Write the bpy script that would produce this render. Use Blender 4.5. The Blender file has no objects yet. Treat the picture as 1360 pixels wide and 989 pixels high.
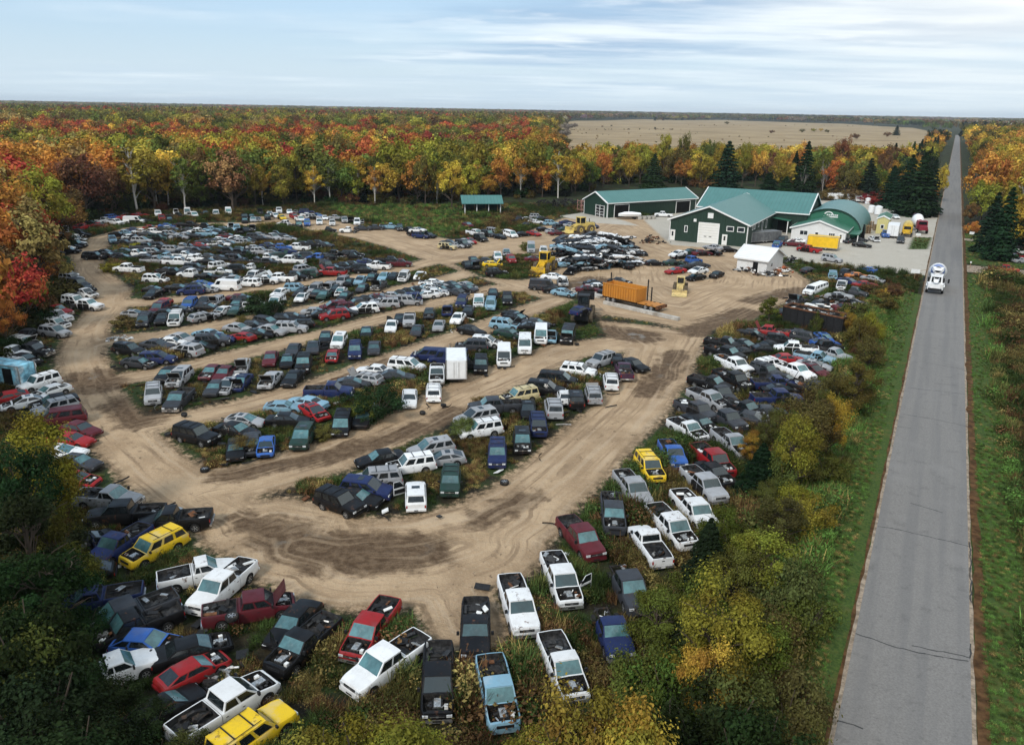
import bpy, math, random
import numpy as np
from mathutils import Vector, Matrix
SC = bpy.context.scene
COL = SC.collection
rng = np.random.default_rng(7)
random.seed(7)
# ------------------------------------------------------------------ camera model
F, CX, CY, CAMH = 1030.0, 680.0, 494.5, 27.0
PITCH, ROLL = math.radians(18.7), math.radians(1.0)
_f = np.array([0, math.cos(PITCH), -math.sin(PITCH)]); _u0 = np.array([0, math.sin(PITCH), math.cos(PITCH)]); _r0 = np.array([1.0, 0, 0])
_rt = math.cos(ROLL)*_r0 + math.sin(ROLL)*_u0; _up = -math.sin(ROLL)*_r0 + math.cos(ROLL)*_u0
def at(x, y, z=0.0):
    """point of the photograph -> the point at height z that it shows"""
    d = _f + (x-CX)/F*_rt - (y-CY)/F*_up
    t = (z-CAMH)/d[2]
    return np.array([0, 0, CAMH]) + t*d
TH = math.radians(28.4)
RD = np.array([math.sin(TH), math.cos(TH), 0]); PD = np.array([math.cos(TH), -math.sin(TH), 0])
def rp(r, p, z=0.0):          # along the road / to the right of it
    return r*RD + p*PD + np.array([0, 0, z])
def px(P):
    v = np.array(P, float)-np.array([0, 0, CAMH]); w = v@_f
    return CX+F*(v@_rt)/w, CY-F*(v@_up)/w
cam = bpy.data.cameras.new('camera'); co = bpy.data.objects.new('camera', cam); COL.objects.link(co)
M3 = Matrix((( _rt[0], _up[0], -_f[0]), (_rt[1], _up[1], -_f[1]), (_rt[2], _up[2], -_f[2])))
co.matrix_world = Matrix.Translation((0, 0, CAMH)) @ M3.to_4x4()
cam.sensor_fit = 'HORIZONTAL'; cam.sensor_width = 36.0; cam.lens = F/1360*36; cam.clip_start = 0.5; cam.clip_end = 60000
SC.camera = co
SC.render.resolution_x, SC.render.resolution_y = 1024, 744

# ------------------------------------------------------------------ objects
def tag(o, label=None, cat=None, group=None, kind=None):
    if label: o['label'] = label
    if cat: o['category'] = cat
    if group: o['group'] = group
    if kind: o['kind'] = kind
    return o
def link(name, me, parent=None, loc=None, color=None):
    o = bpy.data.objects.new(name, me); COL.objects.link(o)
    if parent: o.parent = parent
    if loc is not None: o.location = loc
    if color is not None: o.color = (*color, 1)
    return o
def empty(name, loc=(0, 0, 0), rz=0, label=None, cat=None, group=None):
    o = bpy.data.objects.new(name, None); COL.objects.link(o); o.location = loc; o.rotation_euler = (0, 0, rz); o.empty_display_size = .3
    return tag(o, label, cat, group)
class MB:
    """collects quads, boxes, tubes, lofts; build() links them as one mesh object"""
    def __init__(s): s.v, s.f, s.m, s.mats = [], [], [], []
    def mi(s, mat):
        if mat not in s.mats: s.mats.append(mat)
        return s.mats.index(mat)
    def poly(s, pts, mat):
        b = len(s.v); s.v += [tuple(map(float, p)) for p in pts]; s.f.append(list(range(b, b+len(pts)))); s.m.append(s.mi(mat)); return s
    def box(s, x0, x1, y0, y1, z0, z1, mat, T=None):
        c = [(x, y, z) for z in (z0, z1) for y in (y0, y1) for x in (x0, x1)]
        if T is not None: c = [tuple(T @ Vector(p)) for p in c]
        b = len(s.v); s.v += c; k = s.mi(mat)
        for q in ((0, 2, 3, 1), (4, 5, 7, 6), (0, 1, 5, 4), (2, 6, 7, 3), (0, 4, 6, 2), (1, 3, 7, 5)):
            s.f.append([b+i for i in q]); s.m.append(k)
        return s
    def tube(s, p0, p1, r0, r1, n, mat, caps=True):
        p0, p1 = Vector(p0), Vector(p1); d = (p1-p0).normalized()
        a = d.orthogonal().normalized(); c = d.cross(a); b = len(s.v); k = s.mi(mat)
        for p, r in ((p0, r0), (p1, r1)):
            for i in range(n):
                t = 2*math.pi*i/n; s.v.append(tuple(p+a*math.cos(t)*r+c*math.sin(t)*r))
        for i in range(n):
            j = (i+1) % n; s.f.append([b+i, b+j, b+n+j, b+n+i]); s.m.append(k)
        if caps:
            s.f.append([b+i for i in range(n)][::-1]); s.m.append(k); s.f.append([b+n+i for i in range(n)]); s.m.append(k)
        return s
    def bar(s, p0, p1, w, mat): return s.tube(p0, p1, w*.7, w*.7, 4, mat)
    def rings(s, rings, mats, cap0=None, cap1=None, closed=True):
        b = len(s.v); n = len(rings[0])
        for r in rings: s.v += [tuple(map(float, p)) for p in r]
        for i in range(len(rings)-1):
            for j in range(n if closed else n-1):
                j2 = (j+1) % n
                s.f.append([b+i*n+j, b+i*n+j2, b+(i+1)*n+j2, b+(i+1)*n+j])
                mm = mats(i, j) if callable(mats) else mats
                s.m.append(s.mi(mm))
        if cap0: s.f.append([b+j for j in range(n)][::-1]); s.m.append(s.mi(cap0))
        if cap1: e = b+(len(rings)-1)*n; s.f.append([e+j for j in range(n)]); s.m.append(s.mi(cap1))
        return s
    def add(s, o, T=None):
        b = len(s.v); s.v += [tuple(T @ Vector(p)) for p in o.v] if T is not None else o.v
        mp = [s.mi(m) for m in o.mats]
        for f, m in zip(o.f, o.m): s.f.append([b+i for i in f]); s.m.append(mp[m])
        return s
    def mesh(s, name, angle=38):
        me = bpy.data.meshes.new(name); me.from_pydata(s.v, [], s.f)
        for m in s.mats: me.materials.append(m)
        me.polygons.foreach_set('material_index', s.m)
        if angle:
            me.polygons.foreach_set('use_smooth', [True]*len(s.f)); me.set_sharp_from_angle(angle=math.radians(angle))
        me.update(); return me
    def build(s, name, parent=None, loc=None, color=None, angle=38):
        return link(name, s.mesh(name, angle), parent, loc, color)

# ------------------------------------------------------------------ materials
def newmat(name):
    m = bpy.data.materials.new(name); m.use_nodes = True
    nt = m.node_tree; nt.nodes.clear()
    out = nt.nodes.new('ShaderNodeOutputMaterial'); b = nt.nodes.new('ShaderNodeBsdfPrincipled')
    nt.links.new(b.outputs[0], out.inputs[0]); return m, nt, b, out
def N(nt, t, **kw):
    n = nt.nodes.new(t)
    for k, v in kw.items():
        if k.startswith('i_'): n.inputs[int(k[2:]) if k[2:].isdigit() else k[2:]].default_value = v
        else: setattr(n, k, v)
    return n
def mixc(nt, fac, a, b, blend='MIX'):
    n = nt.nodes.new('ShaderNodeMix'); n.data_type = 'RGBA'; n.blend_type = blend
    for sock, v in ((n.inputs[0], fac), (n.inputs[6], a), (n.inputs[7], b)):
        if hasattr(v, 'is_linked'): nt.links.new(v, sock)
        else: sock.default_value = v if isinstance(v, (int, float)) else (*v[:3], 1)
    return n.outputs[2]
def noise(nt, vec, scale, detail=3, rough=.55, lac=2.0):
    n = nt.nodes.new('ShaderNodeTexNoise'); n.inputs['Scale'].default_value = scale; n.inputs['Detail'].default_value = detail; n.inputs['Roughness'].default_value = rough
    if vec is not None: nt.links.new(vec, n.inputs['Vector'])
    return n.outputs[0]
def ramp(nt, fac, lo, hi, a=0.0, b=1.0):
    n = nt.nodes.new('ShaderNodeMapRange'); n.clamp = True; n.interpolation_type = 'SMOOTHSTEP'
    n.inputs[1].default_value = lo; n.inputs[2].default_value = hi; n.inputs[3].default_value = a; n.inputs[4].default_value = b
    nt.links.new(fac, n.inputs[0]); return n.outputs[0]
def math_(nt, op, a, b=None):
    n = nt.nodes.new('ShaderNodeMath'); n.operation = op
    for i, v in enumerate((a, b)):
        if v is None: continue
        if hasattr(v, 'is_linked'): nt.links.new(v, n.inputs[i])
        else: n.inputs[i].default_value = v
    return n.outputs[0]
def simple(name, col, rough=.6, metal=0.0, var=.25, scale=3.0, spec=.5, dirt=None, coord='Object'):
    m, nt, b, out = newmat(name)
    tc = nt.nodes.new('ShaderNodeTexCoord'); v = tc.outputs[coord]
    n = noise(nt, v, scale, 4, .6)
    c = mixc(nt, ramp(nt, n, .3, .7), [x*(1-var) for x in col], [min(1, x*(1+var)) for x in col])
    if dirt:
        n2 = noise(nt, v, scale*.37, 5, .65); c = mixc(nt, ramp(nt, n2, .52, .7), c, dirt)
    nt.links.new(c, b.inputs['Base Color']); b.inputs['Roughness'].default_value = rough; b.inputs['Metallic'].default_value = metal
    b.inputs['Specular IOR Level'].default_value = spec
    return m
def paint_mat(name, rough, dust, dustcol=(.16, .125, .09), coat=0.0):
    m, nt, b, out = newmat(name)
    oi = nt.nodes.new('ShaderNodeObjectInfo'); tc = nt.nodes.new('ShaderNodeTexCoord')
    ad = N(nt, 'ShaderNodeVectorMath', operation='ADD'); nt.links.new(tc.outputs['Object'], ad.inputs[0]); nt.links.new(oi.outputs['Random'], ad.inputs[1])
    sc = N(nt, 'ShaderNodeVectorMath', operation='MULTIPLY_ADD'); nt.links.new(oi.outputs['Random'], sc.inputs[0]); sc.inputs[1].default_value = (37, 53, 71); nt.links.new(tc.outputs['Object'], sc.inputs[2])
    n = noise(nt, sc.outputs[0], 1.3, 5, .65); n2 = noise(nt, sc.outputs[0], 6.0, 4, .6)
    lum = N(nt, 'ShaderNodeRGBToBW'); nt.links.new(oi.outputs['Color'], lum.inputs[0]); dustcol = mixc(nt, ramp(nt, lum.outputs[0], .0, .25, .12, 1), (0, 0, 0), dustcol)
    c = mixc(nt, ramp(nt, n, .42, .75, 0, dust), oi.outputs['Color'], dustcol)
    c = mixc(nt, ramp(nt, n2, .62, .72, 0, .25), c, dustcol)
    sx = nt.nodes.new('ShaderNodeSeparateXYZ'); nt.links.new(tc.outputs['Object'], sx.inputs[0])
    c = mixc(nt, ramp(nt, sx.outputs[2], .6, .3, 0, .4), c, dustcol)
    n3 = noise(nt, sc.outputs[0], .75, 4, .6); fade = mixc(nt, .45, oi.outputs['Color'], mixc(nt, ramp(nt, lum.outputs[0], 0, .3), (.02, .02, .022), (.5, .5, .5)))
    c = mixc(nt, math_(nt, 'MULTIPLY', ramp(nt, n3, .5, .62, 0, .55), ramp(nt, sx.outputs[2], .8, 1.0)), c, fade)
    n4 = noise(nt, sc.outputs[0], 2.2, 6, .7); rs = nt.nodes.new('ShaderNodeMath'); rs.operation = 'FRACT'; nt.links.new(math_(nt, 'MULTIPLY', oi.outputs['Random'], 17.3), rs.inputs[0])
    c = mixc(nt, math_(nt, 'MULTIPLY', ramp(nt, n4, .57, .64), ramp(nt, rs.outputs[0], .5, .8, 0, .85)), c, mixc(nt, ramp(nt, n2, .4, .6), (.05, .022, .012), (.13, .055, .025)))
    nt.links.new(c, b.inputs['Base Color'])
    nt.links.new(ramp(nt, n, .3, .8, rough, min(1, rough+.35)), b.inputs['Roughness'])
    b.inputs['Specular IOR Level'].default_value = .22; b.inputs['Coat Weight'].default_value = coat; b.inputs['Coat Roughness'].default_value = .08
    return m
PAINT = paint_mat('car_paint', .36, .22, coat=.06)
GLASS = simple('windshield_glass', (.07, .17, .18), .12, 0, .35, 1.2, .9, dirt=(.2, .27, .26))
_nt = GLASS.node_tree; _b = [n for n in _nt.nodes if n.type == 'BSDF_PRINCIPLED'][0]; _src = _b.inputs['Base Color'].links[0].from_socket; _oi = _nt.nodes.new('ShaderNodeObjectInfo')
_nt.links.new(mixc(_nt, ramp(_nt, _oi.outputs['Random'], .1, .95), (.012, .02, .022), _src), _b.inputs['Base Color'])
DGLASS = simple('dark_side_glass', (.012, .016, .018), .08, 0, .4, 2, .6)
BLACK = simple('black_plastic', (.014, .014, .015), .6, 0, .4, 5, .3)
UNDER = simple('underside_and_door_shade', (.012, .011, .01), .9, 0, .5, 3, .1)  # black underbody; also the painted cabin shade where a door is off
ENGINE = simple('engine_bay_metal', (.035, .034, .033), .55, .3, .8, 9, .4, dirt=(.012, .011, .01))
METAL = simple('bare_alloy', (.42, .42, .41), .4, .6, .35, 8, .5, dirt=(.2, .17, .14))
TYRE = simple('tyre_rubber', (.018, .018, .018), .85, 0, .4, 8, .2, dirt=(.06, .05, .04))
RIM = simple('wheel_rim_alloy', (.38, .38, .38), .4, .5, .3, 9, .5, dirt=(.13, .11, .09))
CHROME = simple('dull_chrome', (.55, .55, .55), .3, .8, .25, 6, .5, dirt=(.25, .22, .19))
LAMP = simple('headlamp_lens', (.55, .57, .58), .15, 0, .2, 9, .7)
TAIL = simple('tail_lamp_lens', (.3, .015, .012), .2, 0, .25, 9, .6)
LINER = simple('bed_liner', (.03, .03, .031), .7, 0, .6, 4, .3, dirt=(.1, .085, .07))
RUST = simple('rusty_steel', (.15, .065, .03), .85, .2, .5, 3, .3, dirt=(.04, .025, .018))
FRAME = simple('chassis_frame_steel', (.028, .025, .023), .75, .3, .5, 4, .3, dirt=(.1, .06, .04))
PLATE = simple('white_panel', (.72, .72, .7), .5, 0, .08, 5, .4)
# ------------------------------------------------------------------ ground masks
def seg_dist(P, a, b):
    ab = b-a; t = np.clip(((P-a)@ab)/max(ab@ab, 1e-9), 0, 1)
    return np.linalg.norm(P-(a+t[:, None]*ab), axis=1)
def path_sd(P, pts, w):
    d = np.full(len(P), 1e9)
    for i in range(len(pts)-1):
        w0 = w[i] if isinstance(w, (list, tuple)) else w
        d = np.minimum(d, seg_dist(P, pts[i], pts[i+1])-w0/2)
    return d
def poly_sd(P, pts):
    d = np.full(len(P), 1e9); inside = np.zeros(len(P), bool); n = len(pts)
    for i in range(n):
        a, b = pts[i], pts[(i+1) % n]; d = np.minimum(d, seg_dist(P, a, b))
        c = ((a[1] > P[:, 1]) != (b[1] > P[:, 1])); x = (b[0]-a[0])*(P[:, 1]-a[1])/(b[1]-a[1]+1e-12)+a[0]
        inside ^= c & (P[:, 0] < x)
    return np.where(inside, -d, d)
def W2(pts): return [at(x, y)[:2] for x, y in pts]
def RP2(pts): return [rp(r, p)[:2] for r, p in pts]
STROKES = [
 ([(345,297),(250,299),(180,304),(138,316),(113,338),(122,362),(150,384),(142,410),(115,440),(108,478),(122,520),(155,572),(205,620),(265,664),(330,698),(400,726),(480,742),(560,740),(620,722),(680,684),(740,634),(790,586),(840,540),(868,500),(880,450),(870,420)],
  [6.4,6.4,6,5.4,5,5,5.4,5.4,5.4,5.4,5.4,5.8,6,6,7,9,11,11,8.5,7.4,7.4,7.4,7.4,8.4,11]),
 ([(140,403),(200,401),(260,396),(330,385),(392,376),(468,369),(525,360),(580,345)], 5),
 ([(118,458),(143,452),(218,445),(294,431),(370,418),(450,403),(531,384),(590,371),(640,358)], 4.6),
 ([(120,515),(168,502),(244,489),(299,475),(381,455),(449,439),(518,420),(599,397),(660,382),(720,385)], 4.4),
 ([(150,575),(202,562),(253,555),(320,541),(421,513),(522,477),(620,443),(690,416),(740,398)], 4.6),
 ([(250,648),(320,640),(446,604),(547,558),(600,530),(676,496),(752,466),(830,455)], 6.5),
 ([(560,745),(600,790),(620,830)], 5), ([(400,726),(360,690),(420,700)], 7),
]
DIRTPOLY = [[(330,290),(380,283),(440,292),(480,300),(540,307),(600,318),(650,315),(700,308),(745,290),(800,285),(880,292),(960,325),(1040,350),(1075,372),(1075,392),(1035,405),(1000,425),(945,440),(928,480),(900,520),(860,560),(830,545),(846,500),(850,470),(800,440),(790,415),(765,392),(720,396),(690,388),(640,370),(590,352),(555,343),(520,330),(470,316),(410,306)]]
ISLAND = [[(603,350),(640,342),(690,337),(722,340),(735,352),(730,366),(690,372),(640,368)], [(792,425),(850,430),(905,438),(868,428),(800,418)]]
GRAVEL = [[(855,292),(893,284),(905,280),(1000,262),(1150,262),(1222,292),(1250,262),(1262,262),(1258,300),(1250,362),(1232,366),(1140,358),(1100,352),(1040,342),(1000,334),(890,325)],
          [(742,287),(790,280),(850,300),(790,296)]]
LAWN = [(1206, 331), (1213, 315), (1238, 315.5), (1232, 331)]
def masks(P):
    d = np.full(len(P), 1e9)
    for pts, w in STROKES: d = np.minimum(d, path_sd(P, W2(pts), w))
    for pl in DIRTPOLY: d = np.minimum(d, poly_sd(P, W2(pl)))
    for pl in ISLAND: d = np.maximum(d, -poly_sd(P, W2(pl)))
    g = np.full(len(P), 1e9)
    for pl in GRAVEL: g = np.minimum(g, poly_sd(P, W2(pl)))
    return d, np.maximum(g, -poly_sd(P, W2(LAWN)))
WETS = [([(330,690),(380,712),(430,728),(500,735),(560,728)], [2.5,4.5,5,4,2.5]), ([(300,632),(380,615),(446,602),(500,586),(560,566)], 2.6), ([(585,560),(600,548)], 2.5), ([(118,500),(132,512)], 5), ([(160,535),(185,560)], 3.5), ([(430,512),(480,494),(522,477)], 1.8), ([(640,690),(700,660)], 2.0), ([(810,440),(850,446)], 6), ([(925,440),(990,415)], 5), ([(860,520),(900,470)], 3), ([(1000,400),(1060,385)], 4), ([(760,380),(790,372)], 6), ([(655,352),(720,350)], 9)]
def wetmask(P):
    d = np.full(len(P), 1e9)
    for pts, w in WETS: d = np.minimum(d, path_sd(P, W2(pts), w))
    return d
def smooth01(x, a, b):
    t = np.clip((x-a)/(b-a), 0, 1); return t*t*(3-2*t)
def vnoise(P, s, seed=0):
    """value noise on a lattice, 0..1"""
    q = P/s; i = np.floor(q).astype(int); f = q-i; f = f*f*(3-2*f)
    def h(a, b):
        n = (a*374761393+b*668265263+seed*974711) & 0x7fffffff; n = ((n ^ (n >> 13))*1274126177) & 0x7fffffff; return ((n ^ (n >> 16)) & 0xffff)/65535.
    x, y = i[:, 0], i[:, 1]
    return (h(x, y)*(1-f[:, 0])+h(x+1, y)*f[:, 0])*(1-f[:, 1])+(h(x, y+1)*(1-f[:, 0])+h(x+1, y+1)*f[:, 0])*f[:, 1]
def fbm(P, s, seed=0): return .55*vnoise(P, s, seed)+.3*vnoise(P, s/2.1, seed+5)+.15*vnoise(P, s/4.3, seed+9)

# the ground material: weeds and soil, packed dirt with ruts, gravel
m, nt, b, out = newmat('ground_soil'); GROUND = m
geo = nt.nodes.new('ShaderNodeNewGeometry'); pos = geo.outputs['Position']
A = {k: N(nt, 'ShaderNodeAttribute', attribute_name=k).outputs['Fac'] for k in ('dirt_distance', 'gravel_distance', 'lush', 'field', 'wet_distance')}
n1 = noise(nt, pos, .09, 4, .6); n2 = noise(nt, pos, .6, 5, .65); n3 = noise(nt, pos, 4.5, 4, .7); n4 = noise(nt, pos, .28, 5, .6); n5 = noise(nt, pos, 1.7, 5, .7)
edge = math_(nt, 'ADD', A['dirt_distance'], math_(nt, 'MULTIPLY', math_(nt, 'SUBTRACT', n5, .5), 2.6))
dirtf = ramp(nt, edge, .35, -.45)
soil = mixc(nt, ramp(nt, n2, .35, .65), (.011, .0095, .006), (.03, .024, .012))
soil = mixc(nt, ramp(nt, n4, .42, .6), soil, (.026, .045, .011))
soil = mixc(nt, ramp(nt, n3, .55, .75, 0, .7), soil, (.075, .058, .028))
lush = mixc(nt, ramp(nt, n3, .3, .7), (.026, .055, .011), (.068, .105, .02)); lush = mixc(nt, ramp(nt, n2, .5, .7), lush, (.085, .09, .022))
soil = mixc(nt, A['lush'], soil, lush)
fld = mixc(nt, ramp(nt, noise(nt, pos, .012, 6, .7), .35, .65), (.25, .18, .095), (.36, .27, .155)); fld = mixc(nt, ramp(nt, n1, .5, .8, 0, .5), fld, (.14, .1, .05))
fm_ = N(nt, 'ShaderNodeMapping'); fm_.inputs['Scale'].default_value = (.004, .03, 1); nt.links.new(pos, fm_.inputs[0]); fld = mixc(nt, ramp(nt, noise(nt, fm_.outputs[0], 1.0, 4, .6), .54, .7, 0, .7), fld, (.09, .07, .04))
soil = mixc(nt, A['field'], soil, fld)
dirt = mixc(nt, ramp(nt, n4, .3, .7), (.32, .22, .13), (.48, .345, .215)); dirt = mixc(nt, ramp(nt, n3, .45, .8, 0, .6), dirt, (.54, .415, .28))
dirt = mixc(nt, ramp(nt, n1, .52, .72, 0, .55), dirt, (.2, .135, .08))
sp_ = nt.nodes.new('ShaderNodeSeparateXYZ'); nt.links.new(pos, sp_.inputs[0]); cb_ = nt.nodes.new('ShaderNodeCombineXYZ')
nt.links.new(math_(nt, 'MULTIPLY', A['dirt_distance'], 2.1), cb_.inputs[0]); nt.links.new(math_(nt, 'MULTIPLY', sp_.outputs[0], .11), cb_.inputs[1]); nt.links.new(math_(nt, 'MULTIPLY', sp_.outputs[1], .11), cb_.inputs[2])
rut = noise(nt, cb_.outputs[0], 1.0, 3, .55)
dirt = mixc(nt, math_(nt, 'MULTIPLY', ramp(nt, rut, .5, .66), ramp(nt, n4, .34, .6, .15, .75)), dirt, (.2, .135, .082))
dirt = mixc(nt, ramp(nt, rut, .46, .34, 0, .4), dirt, (.47, .365, .255))
dirt = mixc(nt, math_(nt, 'MULTIPLY', ramp(nt, A['dirt_distance'], -1.6, .2), ramp(nt, n5, .35, .6)), dirt, (.11, .075, .042))
dirt = mixc(nt, math_(nt, 'MULTIPLY', ramp(nt, n5, .6, .68), ramp(nt, n1, .45, .6)), dirt, (.1, .07, .045))
wetf = ramp(nt, math_(nt, 'ADD', A['wet_distance'], math_(nt, 'MULTIPLY', math_(nt, 'SUBTRACT', n2, .5), 5.0)), .9, -1.2)
dirt = mixc(nt, math_(nt, 'MULTIPLY', wetf, ramp(nt, rut, .36, .6, .35, .95)), dirt, mixc(nt, ramp(nt, n5, .35, .65), (.075, .045, .024), (.15, .1, .06)))
pudf = math_(nt, 'MULTIPLY', math_(nt, 'MULTIPLY', ramp(nt, A['wet_distance'], -.8, -2.2), ramp(nt, n4, .56, .66)), 1.0)
dirt = mixc(nt, pudf, dirt, (.17, .15, .122))
grv = mixc(nt, ramp(nt, n3, .3, .7), (.36, .33, .275), (.5, .46, .39)); wetf = ramp(nt, math_(nt, 'ADD', A['wet_distance'], math_(nt, 'MULTIPLY', math_(nt, 'SUBTRACT', n2, .5), 5.0)), .9, -1.2)
dirt = mixc(nt, math_(nt, 'MULTIPLY', wetf, ramp(nt, rut, .36, .6, .35, .95)), dirt, mixc(nt, ramp(nt, n5, .35, .65), (.075, .045, .024), (.15, .1, .06)))
pudf = math_(nt, 'MULTIPLY', math_(nt, 'MULTIPLY', ramp(nt, A['wet_distance'], -.8, -2.2), ramp(nt, n4, .56, .66)), 1.0)
dirt = mixc(nt, pudf, dirt, (.17, .15, .122))
grv = mixc(nt, ramp(nt, n4, .5, .75, 0, .5), grv, (.52, .49, .43)); wetf = ramp(nt, math_(nt, 'ADD', A['wet_distance'], math_(nt, 'MULTIPLY', math_(nt, 'SUBTRACT', n2, .5), 5.0)), .9, -1.2)
dirt = mixc(nt, math_(nt, 'MULTIPLY', wetf, ramp(nt, rut, .36, .6, .35, .95)), dirt, mixc(nt, ramp(nt, n5, .35, .65), (.075, .045, .024), (.15, .1, .06)))
pudf = math_(nt, 'MULTIPLY', math_(nt, 'MULTIPLY', ramp(nt, A['wet_distance'], -.8, -2.2), ramp(nt, n4, .56, .66)), 1.0)
dirt = mixc(nt, pudf, dirt, (.17, .15, .122))
grv = mixc(nt, ramp(nt, n2, .58, .75, 0, .5), grv, (.2, .17, .13))
base = mixc(nt, dirtf, soil, dirt)
gedge = math_(nt, 'ADD', A['gravel_distance'], math_(nt, 'MULTIPLY', math_(nt, 'SUBTRACT', n5, .5), 2.2))
base = mixc(nt, ramp(nt, gedge, .5, -.6), base, grv)
nt.links.new(base, b.inputs['Base Color']); nt.links.new(ramp(nt, pudf, 0, 1, .92, .4), b.inputs['Roughness']); b.inputs['Specular IOR Level'].default_value = .2
bp = N(nt, 'ShaderNodeBump'); bp.inputs['Strength'].default_value = .7; bp.inputs['Distance'].default_value = .12
nt.links.new(math_(nt, 'ADD', n3, math_(nt, 'MULTIPLY', n5, 2.0)), bp.inputs['Height']); nt.links.new(bp.outputs[0], b.inputs['Normal'])

GX0, GX1, GY0, GY1, GS = -140.0, 120.0, 14.0, 266.0, .8
nx, ny = int((GX1-GX0)/GS)+1, int((GY1-GY0)/GS)+1
gx, gy = np.meshgrid(GX0+np.arange(nx)*GS, GY0+np.arange(ny)*GS); GP = np.stack([gx.ravel(), gy.ravel()], 1)
DD, GG = masks(GP); WD = wetmask(GP)
rr, pp = GP@RD[:2], GP@PD[:2]
def lushmask(r, p):
    l = smooth01(p, -9.5, -6.5)*(p < 1)*(r < 139) + (p > 5.5)*smooth01(p, 9.5, 8.2)*(r < 163)+ (p > 5.5)*(p < 16)*smooth01(r, 174, 176)*(r < 222)*.9 + (p > -6)*(p < 1)*(r > 222)
    return np.clip(l, 0, 1)
LU = lushmask(rr, pp); LU = np.maximum(LU, (poly_sd(GP, W2(LAWN)) < 0)*1.0)
LU = np.maximum(LU, .75*smooth01(-poly_sd(GP, W2([(430,274),(560,272),(640,268),(700,280),(640,300),(575,325),(545,306),(470,292)])), -2, 4)*(fbm(GP, 11, 8) > .4))
zz = (fbm(GP, 9, 3)-.5)*.22*(DD > 0)*(np.abs(pp-2.5) > 5)*(GG > 1)
zz = np.where((pp < -1) | (pp > 6), zz, 0)-.015
ditch = np.exp(-((pp-9.5)/1.6)**2)*(rr < 136)*.5+np.exp(-((pp+4.5)/1.4)**2)*(rr < 136)*.35
zz = zz-ditch
zz[(gx.ravel() <= GX0+.01) | (gx.ravel() >= GX0+(nx-1)*GS-.01) | (gy.ravel() <= GY0+.01) | (gy.ravel() >= GY0+(ny-1)*GS-.01)] = -.015
GV = np.column_stack([GP, zz])
idx = (np.arange(ny-1)[:, None]*nx+np.arange(nx-1)[None]).ravel()
GF = np.stack([idx, idx+1, idx+1+nx, idx+nx], 1)
FIELD = [(770,205),(745,194),(735,182),(722,171),(740,163),(765,160.5),(800,160.5),(850,158.5),(905,160),(960,159.5),(1000,161),(1060,163),(1120,164.5),(1170,168),(1212,170),(1232,174),(1243,178),(1236,192),(1212,212),(1190,226),(1100,224),(900,222)]
def npmesh(name, V, Fq, mats, attrs=None, smooth=False, matidx=None, fattrs=None):
    me = bpy.data.meshes.new(name); n, k = Fq.shape
    me.vertices.add(len(V)); me.vertices.foreach_set('co', np.asarray(V, np.float32).ravel())
    me.loops.add(n*k); me.loops.foreach_set('vertex_index', Fq.astype(np.int32).ravel())
    me.polygons.add(n); me.polygons.foreach_set('loop_start', np.arange(0, n*k, k, dtype=np.int32)); me.polygons.foreach_set('loop_total', np.full(n, k, np.int32))
    for m in mats: me.materials.append(m)
    if matidx is not None: me.polygons.foreach_set('material_index', matidx.astype(np.int32))
    me.polygons.foreach_set('use_smooth', np.full(n, smooth))
    for nm, d in (attrs or {}).items():
        a = me.attributes.new(nm, 'FLOAT', 'POINT'); a.data.foreach_set('value', np.asarray(d, np.float32))
    for nm, d in (fattrs or {}).items():
        a = me.attributes.new(nm, 'FLOAT', 'FACE'); a.data.foreach_set('value', np.asarray(d, np.float32))
    me.update(calc_edges=True); return me
def submesh(name, fmask, **kw):
    f = GF[fmask]; u, inv = np.unique(f, return_inverse=True)
    return npmesh(name, GV[u], inv.reshape(f.shape), [GROUND], {'dirt_distance': DD[u], 'gravel_distance': GG[u], 'lush': LU[u], 'field': np.zeros(len(u)), 'wet_distance': WD[u]}, True)
fd, fg = DD[GF].mean(1), GG[GF].mean(1)
isg = fg < 0; isd = (fd < 0) & ~isg
tag(link('dirt_track', submesh('dirt_track', isd)), 'packed tan dirt tracks winding between the rows of wrecks', kind='structure')
tag(link('gravel_lot', submesh('gravel_lot', isg)), 'pale grey gravel lot in front of the green buildings', kind='structure')
# outer ground: coarse rings round the yard, one object with the weedy yard floor
X = [-14000, -6000, -1500, -500, GX0, GX0+(nx-1)*GS, 500, 1500, 6000, 14000]; Y = [-3000, -400, GY0, GY0+(ny-1)*GS, 400, 700, 1200, 2500, 6000, 14000]
V, Fq = [(x, y, -.015) for y in Y for x in X], []
for j in range(len(Y)-1):
    for i in range(len(X)-1):
        if X[i] == GX0 and Y[j] == GY0: continue
        a = j*len(X)+i; Fq.append((a, a+1, a+1+len(X), a+len(X)))
f = GF[~isd & ~isg]; u, inv = np.unique(f, return_inverse=True); f2 = inv.reshape(f.shape)
V = np.array(V); Fq = np.array(Fq); nv = len(u)
big = np.full(len(V), 50.0)
gm = npmesh('ground', np.vstack([GV[u], V]), np.vstack([f2, Fq+nv]), [GROUND], {'dirt_distance': np.r_[DD[u], big], 'gravel_distance': np.r_[GG[u], big], 'lush': np.r_[LU[u], big*0], 'field': np.zeros(nv+len(V)), 'wet_distance': np.r_[WD[u], big]}, True)
tag(link('ground', gm), 'weedy ground of the yard and the woods', kind='structure')
fp = W2(FIELD); fm = MB().poly([(x, y, .06) for x, y in fp], GROUND).mesh('field', 0)
for k, v in (('dirt_distance', 50.), ('gravel_distance', 50.), ('lush', 0.), ('wet_distance', 50.), ('field', 1.)):
    a = fm.attributes.new(k, 'FLOAT', 'POINT'); a.data.foreach_set('value', [v]*len(fm.vertices))
tag(link('field', fm), 'dry tan open field beyond the trees', kind='structure')

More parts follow.
